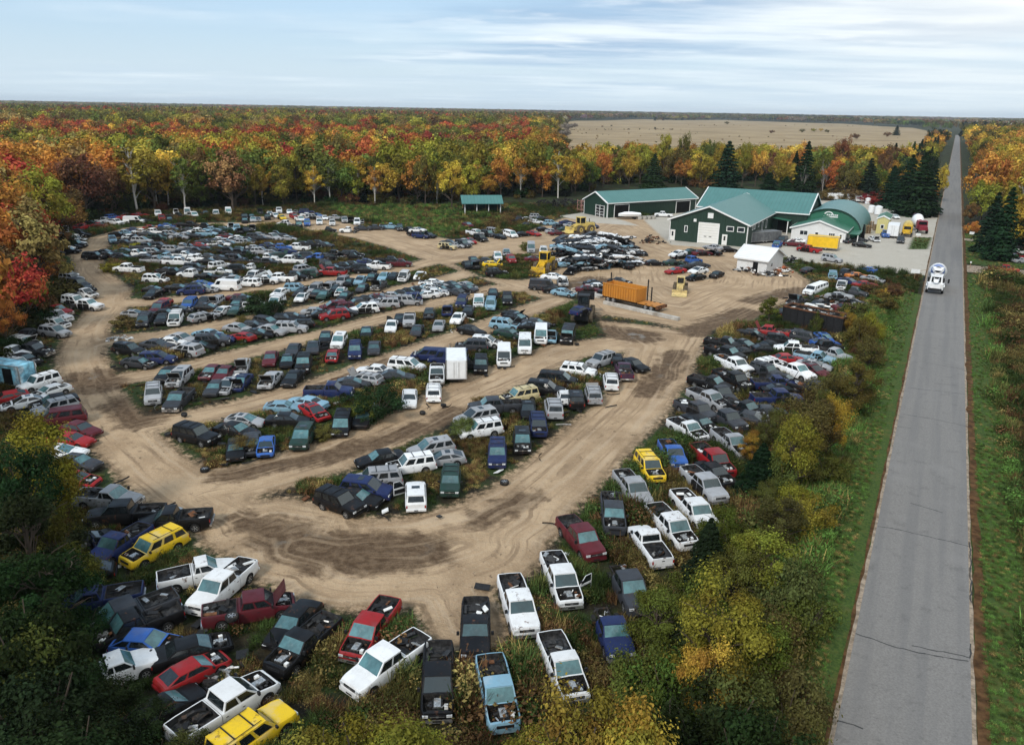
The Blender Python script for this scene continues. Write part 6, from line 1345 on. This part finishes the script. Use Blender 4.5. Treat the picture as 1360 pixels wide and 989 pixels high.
# ---- scattered stuff through geometry nodes
def scatter(name, pts, scl, rot, tint, pick, meshes, label):
    coll = bpy.data.collections.new(name+'_sources')
    for i, me in enumerate(meshes): coll.objects.link(bpy.data.objects.new(f'{name}_source_{i:02d}', me))
    n = len(pts); me = bpy.data.meshes.new(name); me.vertices.add(n); me.vertices.foreach_set('co', np.asarray(pts, np.float32).ravel())
    for nm, ty, d in (('scl', 'FLOAT_VECTOR', scl), ('rot', 'FLOAT_VECTOR', rot)): me.attributes.new(nm, ty, 'POINT').data.foreach_set('vector', np.asarray(d, np.float32).ravel())
    me.attributes.new('tint', 'FLOAT_COLOR', 'POINT').data.foreach_set('color', np.column_stack([tint, np.ones(n)]).astype(np.float32).ravel())
    me.attributes.new('pick', 'INT', 'POINT').data.foreach_set('value', np.asarray(pick, np.int32))
    o = link(name, me); tag(o, label, kind='stuff')
    ng = bpy.data.node_groups.new(name, 'GeometryNodeTree'); ng.interface.new_socket('Geometry', in_out='INPUT', socket_type='NodeSocketGeometry'); ng.interface.new_socket('Geometry', in_out='OUTPUT', socket_type='NodeSocketGeometry')
    gi, go = ng.nodes.new('NodeGroupInput'), ng.nodes.new('NodeGroupOutput'); ip = ng.nodes.new('GeometryNodeInstanceOnPoints'); ci = ng.nodes.new('GeometryNodeCollectionInfo')
    ci.inputs['Collection'].default_value = coll; ci.inputs['Separate Children'].default_value = True; ci.inputs['Reset Children'].default_value = True
    def na(nm, ty): q = ng.nodes.new('GeometryNodeInputNamedAttribute'); q.data_type = ty; q.inputs['Name'].default_value = nm; return q.outputs['Attribute']
    L_ = ng.links.new; L_(gi.outputs[0], ip.inputs['Points']); L_(ci.outputs[0], ip.inputs['Instance']); ip.inputs['Pick Instance'].default_value = True
    L_(na('pick', 'INT'), ip.inputs['Instance Index']); L_(na('scl', 'FLOAT_VECTOR'), ip.inputs['Scale']); L_(na('rot', 'FLOAT_VECTOR'), ip.inputs['Rotation']); L_(ip.outputs[0], go.inputs[0])
    md = o.modifiers.new('scatter', 'NODES'); md.node_group = ng; return o
KI = 'DDDTTAKS'
SRC = [crown_mesh(900+i, k, 2600 if k != 'K' else 2400, dict(D=.025, T=.023, A=.02, K=.032, S=.036)[k], LEAFI) for i, k in enumerate(KI)]
pts, scl, rot, tint, pick = [], [], [], [], []
for w in woods:
    if w in fs: continue
    x, y, d, X_, Y_, a = w; c = zone_colour(X_, Y_, np.array([x, y]), gw)
    kd = 6 if c in 'kf' and gw.random() < .8 else gw.choice((0, 1, 2, 0, 1, 2, 3, 4)); h = gw.choice((gw.uniform(9, 14), gw.uniform(13, 20), gw.uniform(14, 20)))*(1.12 if d > 620 else .95)*(.82 if 735 < X_ < 1262 else 1); nat = dict(D=.92, A=.46, T=.66, K=.47, S=1.25)[KI[kd]]
    wd = h*gw.uniform(.72, 1.0)*(1.25 if d > 620 else 1.05)
    pts.append((x, y, -.2)); scl.append((wd, wd, h)); rot.append((0, 0, gw.uniform(0, 6.28))); f_ = gw.uniform(.6, 1.45); tint.append([v*f_*gw.uniform(.92, 1.08) for v in PAL[c][1]]); pick.append(kd)
scatter('woodland', pts, scl, rot, np.array(tint), pick, SRC, 'dense autumn woodland reaching back from the clearing')
# undergrowth along the wood edges
pts, scl, rot, tint, pick = [], [], [], [], []
for w in woods:
    if w[5] > 26 or w[2] > 420: continue
    for _ in range(3):
        s = gw.uniform(1.5, 4.2); pts.append((w[0]+gw.gauss(0, 2.2), w[1]+gw.gauss(0, 2.2), -.1)); scl.append((s*1.2, s*1.2, s)); rot.append((0, 0, gw.uniform(0, 6.28))); tint.append([v*gw.uniform(.5, 1) for v in PAL[gw.choice('fkkqfbg')][1]]); pick.append(7)
g7 = np.random.default_rng(77)
UP = np.array([p[:2] for p in pts]); ok = poly_sd(UP, OPEN) > -2
scatter('undergrowth', [p for p, k in zip(pts, ok) if k], [p for p, k in zip(scl, ok) if k], [p for p, k in zip(rot, ok) if k], np.array(tint)[ok], [p for p, k in zip(pick, ok) if k], SRC, 'dark undergrowth along the edges of the woods')
# far woods to the horizon: broad clumps of canopy
def clump(seed):
    g = np.random.default_rng(seed); C, Nn, cl = [], [], []
    for _ in range(16):
        c = np.array([g.uniform(-.5, .5), g.uniform(-.5, .5), g.uniform(.10, .16)]); r = g.uniform(.06, .1); d = g.normal(size=(46, 3)); d[:, 2] = np.abs(d[:, 2])*1.1-.2; d /= np.linalg.norm(d, axis=1, keepdims=True)
        C.append(c+d*r*g.uniform(.7, 1.05, (46, 1))); Nn.append(d+[0, 0, .3]); cl.append(np.full(46, g.uniform(0, 1)))
    C = np.vstack(C); return leaves(C, np.vstack(Nn), .028, g, LEAFI, g.uniform(0, 1, len(C)), np.concatenate(cl))
CLS = [clump(i) for i in range(4)]
pts, scl, rot, tint, pick = [], [], [], [], []
for d0, d1, sp in ((1050, 2000, 40), (2000, 4000, 70), (4000, 8000, 130), (8000, 13500, 230)):
    k = int(d1/sp)+1
    for i in range(-k, k):
        for j in range(0, k):
            x, y = (i+gw.uniform(0, 1))*sp, (j+gw.uniform(0, 1))*sp; d = math.hypot(x, y)
            if not (d0 <= d < d1) or abs(math.atan2(x, y)) > math.radians(39): continue
            X_, Y_ = px((x, y, 0))
            if 735 < X_ < 1256 and poly_sd(np.array([[x, y]]), FIELD2)[0] < sp*.4: continue
            if abs(x*PD[0]+y*PD[1]-2.5) < sp*.6: continue
            n_ = vnoise(np.array([[x, y]]), 300, 4)[0]
            if X_ > 735 and n_ > .78 and d > 1500: continue
            c = gw.choice('ugqqgbtruq' if X_ < 720 else 'qqqbtgkqe'); s = sp*1.25; pts.append((x, y, -.5)); scl.append((s, s, s*(1.0 if sp < 60 else .75 if sp < 100 else .5 if sp < 200 else .33)*gw.uniform(.9, 1.25)*(1.6 if sp == 40 else 1.2))); rot.append((0, 0, gw.uniform(0, 6.28))); tint.append([v*gw.uniform(.7, 1.1) for v in PAL[c][1]]); pick.append(gw.randrange(4))
scatter('distant_woods', pts, scl, rot, np.array(tint), pick, CLS, 'distant woods fading towards the horizon')
# shrubs and lone trees on the field
gf = random.Random(8); FS = tuple((gf.uniform(865, 1010), gf.uniform(158.6, 160.5), gf.uniform(7, 13), gf.choice('qbk')) for _ in range(40))+tuple((gf.uniform(745, 905), 172.5+gf.gauss(0, .3), gf.uniform(1, 2.2), gf.choice('bkq')) for _ in range(36))+tuple((gf.uniform(722, 752), gf.uniform(164, 196), gf.uniform(6, 13), gf.choice('ebqwr')) for _ in range(22))+tuple((gf.uniform(900, 1230), 167+(gf.uniform(-1, 1)), gf.uniform(1, 2.5), gf.choice('bqk')) for _ in range(30))+tuple((gf.uniform(760, 1230), gf.uniform(175, 200), gf.uniform(.8, 2), gf.choice('bqt')) for _ in range(40))
pts, scl, rot, tint, pick = [], [], [], [], []
for x, y, h, c in ((1080,176,7,'u'),(1065,177,7,'q'),(1090,175,6,'y'),(1098,177,6,'q'),(1190,180,14,'k'),(1025,178,6,'b'),(1135,186,8,'b'),(812,168,3,'k'),(800,169,3,'b'),(870,171,3,'k'),(965,166,9,'q'),(762,172,10,'e'),(745,182,9,'e'),(1178,183,8,'b'),(1255,188,9,'w'),(1250,182,8,'k'))+FS:
    P = at(x, y+0); s = h*1.5; kd = 6 if c == 'k' and h > 10 else 0; pts.append((P[0], P[1], -.2)); scl.append((s*1.2, s*1.2, h)); rot.append((0, 0, x)); tint.append(PAL[c][1]); pick.append(kd)
scatter('field_shrubs', pts, scl, rot, np.array(tint), pick, SRC, 'small shrubs and lone trees dotted over the tan field')
# ---- weeds and grass
def tuft(seed, kind):
    g = np.random.default_rng(seed); n = 80 if kind == 'blade' else 120
    if kind == 'blade':
        a = g.uniform(0, 6.28, n); b0 = g.normal(0, .16, (n, 2)); h = g.uniform(.45, 1, n); lean = g.uniform(.1, .45, n)
        p0 = np.column_stack([b0, np.zeros(n)]); p1 = p0+np.column_stack([np.cos(a)*lean*.35, np.sin(a)*lean*.35, h*.62]); p2 = p0+np.column_stack([np.cos(a)*lean, np.sin(a)*lean, h])
        w = .011*g.uniform(.7, 1.5, n)[:, None]; sd_ = np.column_stack([-np.sin(a), np.cos(a), np.zeros(n)])*w
        V = np.stack([p0-sd_, p0+sd_, p1+sd_, p1-sd_, p1-sd_, p1+sd_, p2+sd_*.3, p2-sd_*.3], 1).reshape(-1, 3); Fq = np.arange(8*n).reshape(-1, 4); t = np.repeat(g.uniform(0, 1, n), 2)
        return npmesh('tuft', V, Fq, [LEAFI], fattrs={'leaf_tone': t, 'clump_tone': t})
    C = np.column_stack([g.normal(0, .24, (n, 2)), g.uniform(.08, 1, n)**.8*.85]); Nn = np.column_stack([C[:, :2]*1.5, np.full(n, .6)])
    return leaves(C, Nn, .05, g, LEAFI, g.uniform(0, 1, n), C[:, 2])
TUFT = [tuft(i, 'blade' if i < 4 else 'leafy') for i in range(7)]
gv = np.random.default_rng(5)
def in_view(P, m=40):
    v = np.column_stack([P, np.zeros(len(P))])-[0, 0, CAMH]; w = v@_f; X_ = CX+F*(v@_rt)/w; Y_ = CY-F*(v@_up)/w; return (X_ > -m) & (X_ < 1360+m) & (Y_ < 989+m+40) & (w > 1)
def weeds(n, d0, d1):
    r = np.sqrt(gv.uniform(d0*d0, d1*d1, n)); a = gv.uniform(-math.radians(40), math.radians(40), n); return np.column_stack([np.sin(a)*r, np.cos(a)*r])
P = np.vstack([weeds(52000, 22, 75), weeds(62000, 75, 150), weeds(42000, 150, 235)])
P = P[in_view(P)]
D_, G_ = masks(P); R_2, P_2 = P@RD[:2], P@PD[:2]; jn = fbm(P, 3.2, 6)
keep = (D_ > .25+jn*.8-.6*(vnoise(P, 2.2, 4) > .72)) & (G_ > .4) & ((P_2 < -1.25) | (P_2 > 5.95)) & (poly_sd(P, OPEN) < 2)
keep &= ~((P_2 > 5) & (((R_2 > 164) & (R_2 < 174)) | ((R_2 > 208) & (R_2 < 213.5))))
dd = np.full(len(P), 9.0)
for c in CARS:
    if '^' in c['st']: continue
    L = SPEC[c['ty']]['L']*.42; u = np.array([math.cos(c['h']), math.sin(c['h'])]); q = P-c['p'][:2]; s = np.clip(q@u, -L, L); dd = np.minimum(dd, np.linalg.norm(q-s[:, None]*u, axis=1))
keep &= dd > 1.0
P, D_, R_2, P_2, jn = P[keep], D_[keep], R_2[keep], P_2[keep], jn[keep]
n = len(P); lu = lushmask(R_2, P_2); big = fbm(P, 7, 11); h = .2+.5*gv.uniform(0, 1, n)*smooth01(D_, .1, 2.5)*(.4+big)+.35*(big > .62)
P_2j = P_2; mown = (P_2 > 5.5) & (P_2 < 7.2+2.4*fbm(P, 5, 31)) | (P_2 < -1) & (P_2 > -3.2) & (R_2 < 138) | (R_2 > 173)&(P_2 > -9); h = np.where(mown, .16, h); wild = (P_2 > 7.2+2.4*fbm(P, 5, 31)) & (R_2 < 163); h = np.where(wild, h*1.5+.25, h)
strip_ = (P_2 > -22) & (P_2 < -3) & (R_2 < 135); h = np.where(strip_, h*1.45, h)
cols = np.array([(.06, .058, .016), (.032, .05, .012), (.16, .115, .035), (.085, .042, .018), (.058, .11, .018), (.17, .14, .028)])
pk = np.clip((vnoise(P, 4.5, 21)*.75+gv.uniform(0, .25, n))*6, 0, 5.99).astype(int); pk = np.array([1, 0, 1, 1, 3, 2, 0, 1])[np.clip((vnoise(P, 4.5, 21)*.7+gv.uniform(0, .3, n))*8, 0, 7.99).astype(int)]
lu = np.maximum(lu, .7*(poly_sd(P, W2([(430,274),(560,272),(640,268),(700,280),(640,300),(575,325),(545,306),(470,292)])) < 0)*(fbm(P, 11, 8) > .4))
pk = np.where(gv.uniform(0, 1, n) < lu*.85, np.where(gv.uniform(0, 1, n) < .5+.4*(fbm(P, 6, 41)-.5), 4, np.where(gv.uniform(0, 1, n) < .55, 1, np.where(fbm(P, 4, 51) > .52, 2, 0))), pk)
tin = cols[pk]*gv.uniform(.5, 1.1, (n, 1))*(1+.75*((D_ < 3.2)|(lu > .3)))[:, None]; sw = (h*gv.uniform(.9, 1.6, n)+.18)
zg = -.03-np.exp(-((P_2-9.5)/1.6)**2)*(R_2 < 136)*.5-np.exp(-((P_2+4.5)/1.4)**2)*(R_2 < 136)*.35
sc_ = np.where(np.hypot(P[:, 0], P[:, 1]) > 150, 1.35, 1.0)
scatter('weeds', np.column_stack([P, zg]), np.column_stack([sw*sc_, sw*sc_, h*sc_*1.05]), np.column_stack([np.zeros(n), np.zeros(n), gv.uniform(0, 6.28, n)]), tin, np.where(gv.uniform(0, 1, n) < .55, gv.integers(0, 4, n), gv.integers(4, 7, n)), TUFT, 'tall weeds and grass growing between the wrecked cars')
print('TREES', len(TREES), 'woods', len(woods), 'tufts', n, 'cars', len(CARS))
HAZE = 0.00006
EXPO = 0.76
# ------------------------------------------------------------------ sky, sun, view
W = bpy.data.worlds.new('World'); SC.world = W; W.use_nodes = True
nt = W.node_tree; nt.nodes.clear(); out = nt.nodes.new('ShaderNodeOutputWorld'); bg = nt.nodes.new('ShaderNodeBackground'); nt.links.new(bg.outputs[0], out.inputs[0])
SUN_EL, SUN_AZ = math.radians(42), math.radians(215)      # azimuth clockwise from +Y
sky = nt.nodes.new('ShaderNodeTexSky'); sky.sky_type = 'NISHITA'; sky.sun_disc = False; sky.sun_elevation = SUN_EL; sky.sun_rotation = SUN_AZ; sky.air_density = 1.0; sky.dust_density = 1.5; sky.ozone_density = 1.5
tc = nt.nodes.new('ShaderNodeTexCoord')
sep = nt.nodes.new('ShaderNodeSeparateXYZ'); nt.links.new(tc.outputs['Generated'], sep.inputs[0])
# project the direction onto a flat cloud deck so that clouds flatten towards the horizon
zz_ = math_(nt, 'MAXIMUM', sep.outputs[2], .0); dz = math_(nt, 'ADD', zz_, .035)
cx = math_(nt, 'DIVIDE', sep.outputs[0], dz); cy = math_(nt, 'DIVIDE', sep.outputs[1], dz)
cmb = nt.nodes.new('ShaderNodeCombineXYZ'); nt.links.new(cx, cmb.inputs[0]); nt.links.new(cy, cmb.inputs[1])
n1 = noise(nt, cmb.outputs[0], .17, 5, .5); n2 = noise(nt, cmb.outputs[0], .9, 5, .55)
mpp = N(nt, 'ShaderNodeMapping'); mpp.inputs['Location'].default_value = (3.1, 7.7, 0); mpp.inputs['Scale'].default_value = (.55, 1.2, 1); nt.links.new(cmb.outputs[0], mpp.inputs[0]); n3 = noise(nt, mpp.outputs[0], .5, 5, .55)
SK = 0.13
skyc = N(nt, 'ShaderNodeVectorMath', operation='SCALE'); nt.links.new(sky.outputs[0], skyc.inputs[0]); skyc.inputs['Scale'].default_value = SK
cov = ramp(nt, math_(nt, 'ADD', n1, math_(nt, 'ADD', math_(nt, 'MULTIPLY', n2, .16), math_(nt, 'MULTIPLY', sep.outputs[0], .28))), .42, .72)
cl = mixc(nt, ramp(nt, n3, .36, .64), (.23, .34, .48), (.58, .64, .68))
cl = mixc(nt, ramp(nt, n2, .52, .78, 0, .8), cl, (.66, .7, .72))
thin = mixc(nt, .7, skyc.outputs[0], (.3, .42, .55))
cl = mixc(nt, ramp(nt, sep.outputs[0], .1, .6, 0, .6), cl, (.7, .7, .67))
c = mixc(nt, cov, thin, cl)
c = mixc(nt, ramp(nt, sep.outputs[2], .10, .0, 0, .75), c, (.47, .56, .62))
nt.links.new(c, bg.inputs[0]); bg.inputs[1].default_value = .95
s = bpy.data.lights.new('sun', 'SUN'); s.energy = 1.5; s.angle = math.radians(11); s.color = (1, .95, .87)
so = bpy.data.objects.new('sun', s); COL.objects.link(so)
so.rotation_euler = (math.pi/2-SUN_EL, 0, -SUN_AZ+math.pi)
d = Vector((math.sin(SUN_AZ)*math.cos(SUN_EL), math.cos(SUN_AZ)*math.cos(SUN_EL), math.sin(SUN_EL)))
so.rotation_euler = d.to_track_quat('Z', 'Y').to_euler()
vs = SC.view_settings; vs.view_transform = 'Standard'; vs.look = 'None'; vs.exposure = EXPO; vs.gamma = 1.0; vs.use_curve_mapping = False
SC.cycles.max_bounces = 6; SC.cycles.diffuse_bounces = 3; SC.cycles.glossy_bounces = 2; SC.cycles.transmission_bounces = 3; SC.cycles.transparent_max_bounces = 4; SC.cycles.volume_bounces = 0
SC.cycles.caustics_reflective = False; SC.cycles.caustics_refractive = False; SC.cycles.use_denoising = True

if HAZE > 0:
    hm = bpy.data.materials.new('haze_air'); hm.use_nodes = True; hn = hm.node_tree; hn.nodes.clear(); ho = hn.nodes.new('ShaderNodeOutputMaterial'); hv = hn.nodes.new('ShaderNodeVolumePrincipled')
    hv.inputs['Color'].default_value = (.78, .86, .95, 1); hv.inputs['Density'].default_value = HAZE; hn.links.new(hv.outputs[0], ho.inputs['Volume'])
    hz = MB().box(-14500, 14500, -3500, 14500, -3, 90, hm).build('haze', angle=0); tag(hz, 'thin pale haze over the far woods', kind='stuff')
# ------------------------------------------------------------------ labels
ORD = ['leftmost', 'second from left', 'third from left', 'fourth from left', 'fifth from left', 'sixth from left', 'seventh from left', 'eighth from left', 'ninth from left', 'tenth from left', 'eleventh from left', 'twelfth from left']
NUM = ['', 'one', 'two', 'three', 'four', 'five', 'six', 'seven', 'eight', 'nine', 'ten', 'eleven', 'twelve']
def ordinal(i, n):
    if i == n-1 and n > 1: return 'rightmost'
    if i < 12: return ORD[i]
    if n-i <= 12: return ORD[n-1-i].replace('left', 'right')
    return f'{i+1}th from left' if (i+1) % 10 not in (1, 2, 3) else f'{i+1}' + {1: 'st', 2: 'nd', 3: 'rd'}[(i+1) % 10] + ' from left'
ZP = {'far-left corner of the yard': 'at the far left corner by the trees', 'left roadside row': 'in the row along the left woods', 'near bottom-left row': 'in the bottom left row', 'bottom row of pickups': 'in the bottom rows of pickups', 'right row beside the roadside bushes': 'in the rows beside the roadside brush',
      'scrap corner beside the gravel lot': 'in the scrap corner by the gravel', 'stack in front of the green shop': 'in the stack before the green workshop', 'gravel lot': 'on the gravel lot', 'middle row near the low green shelter': 'in the row below the open shelter', 'small island before the scrap heap': 'around the scrap heap island',
      'far row along the clearing': 'in the far row along the clearing', 'first of the far pickup rows': 'in the farthest inner row', 'second of the far pickup rows': 'in the second far inner row', 'third of the far pickup rows': 'in the third far inner row', 'fourth of the far pickup rows': 'in the fourth far inner row',
      'fifth of the far pickup rows': 'in the fifth far inner row', 'sixth of the far rows': 'in the sixth far inner row', 'row of cars nose-out in the middle left': 'in the row below the far pickups', 'double row of cars below the middle track': 'in the second long island row', 'third island row of cars': 'in the third long island row',
      'fourth island row of cars and vans': 'in the fourth long island row', 'central island of SUVs': 'on the central island', 'overflow lot across the road': 'in the lot across the road', 'loader forks': ''}
GRP = {k: 'wrecks '+v for k, v in ZP.items()}
def plural(s): return s[:-1]+'ies' if s.endswith('y') else s+'s' if not s.endswith('sh') else s+'es'
cls = {}
for c in CARS:
    if c['note']: tag(c['o'], c['note'], None, GRP[c['zone']] or None); continue
    pre = ''; suf = ''
    st = c['st']
    if '^' in st: pre = 'stacked '
    if 'b' in st and c['ty'] in 'PS': suf = ' with bare frame'
    elif 'o' in st: suf = ' with raised hood'
    elif 'd' in st: suf = ' with open door'
    elif 'h' in st: suf = ' missing its hood'
    elif 't' in st: suf = ' with bed cap'
    elif 'x' in st: suf = ' without doors'
    elif 'w' in st: suf = ' missing wheels'
    cls.setdefault((c['zone'], pre, COLS[c['c']][0], TYN[c['ty']][1], suf), []).append(c)
for (z, pre, col, tn, suf), L in cls.items():
    L.sort(key=lambda c: c['x'])
    for i, c in enumerate(L):
        if len(L) == 1: lab = f'{pre}{col} {tn}{suf} {ZP[z]}'
        else: lab = f"{ordinal(i, len(L))} of the {NUM[len(L)] if len(L) < 13 else len(L)} {pre}{col} {plural(tn)}{suf} {ZP[z]}"
        if len(lab.split()) > 16: lab = f"{ordinal(i, len(L))} {pre}{col} {tn}{suf} {ZP[z]}"
        tag(c['o'], lab.strip(), None, GRP[z])
TZ = {'bottom-left thicket': 'in the bottom-left thicket', 'bottom edge': 'along the bottom edge', 'brush strip beside the road': 'in the roadside brush', 'inside the yard rows': 'growing between the car rows', 'left woods edge': 'at the left woods edge', 'far edge of the clearing': 'at the far edge of the clearing', 'woods behind the green buildings': 'behind the green buildings', 'woods across the road': 'in the woods across the road'}
cls = {}
for t in TREES: cls.setdefault((t['zone'], PAL[t['c']][0], KINDN[t['kind']][1]), []).append(t)
for (z, col, kn), L in cls.items():
    L.sort(key=lambda t: px((*t['P'][:2], t['h']))[0])
    for i, t in enumerate(L):
        lab = f'{col} {kn} {TZ[z]}' if len(L) == 1 else f"{ordinal(i, len(L))} of the {NUM[len(L)] if len(L) < 13 else len(L)} {col} {plural(kn)} {TZ[z]}"
        tag(t['o'], lab.replace('bare grey leafless', 'bare grey'), None, 'trees and shrubs '+TZ[z])
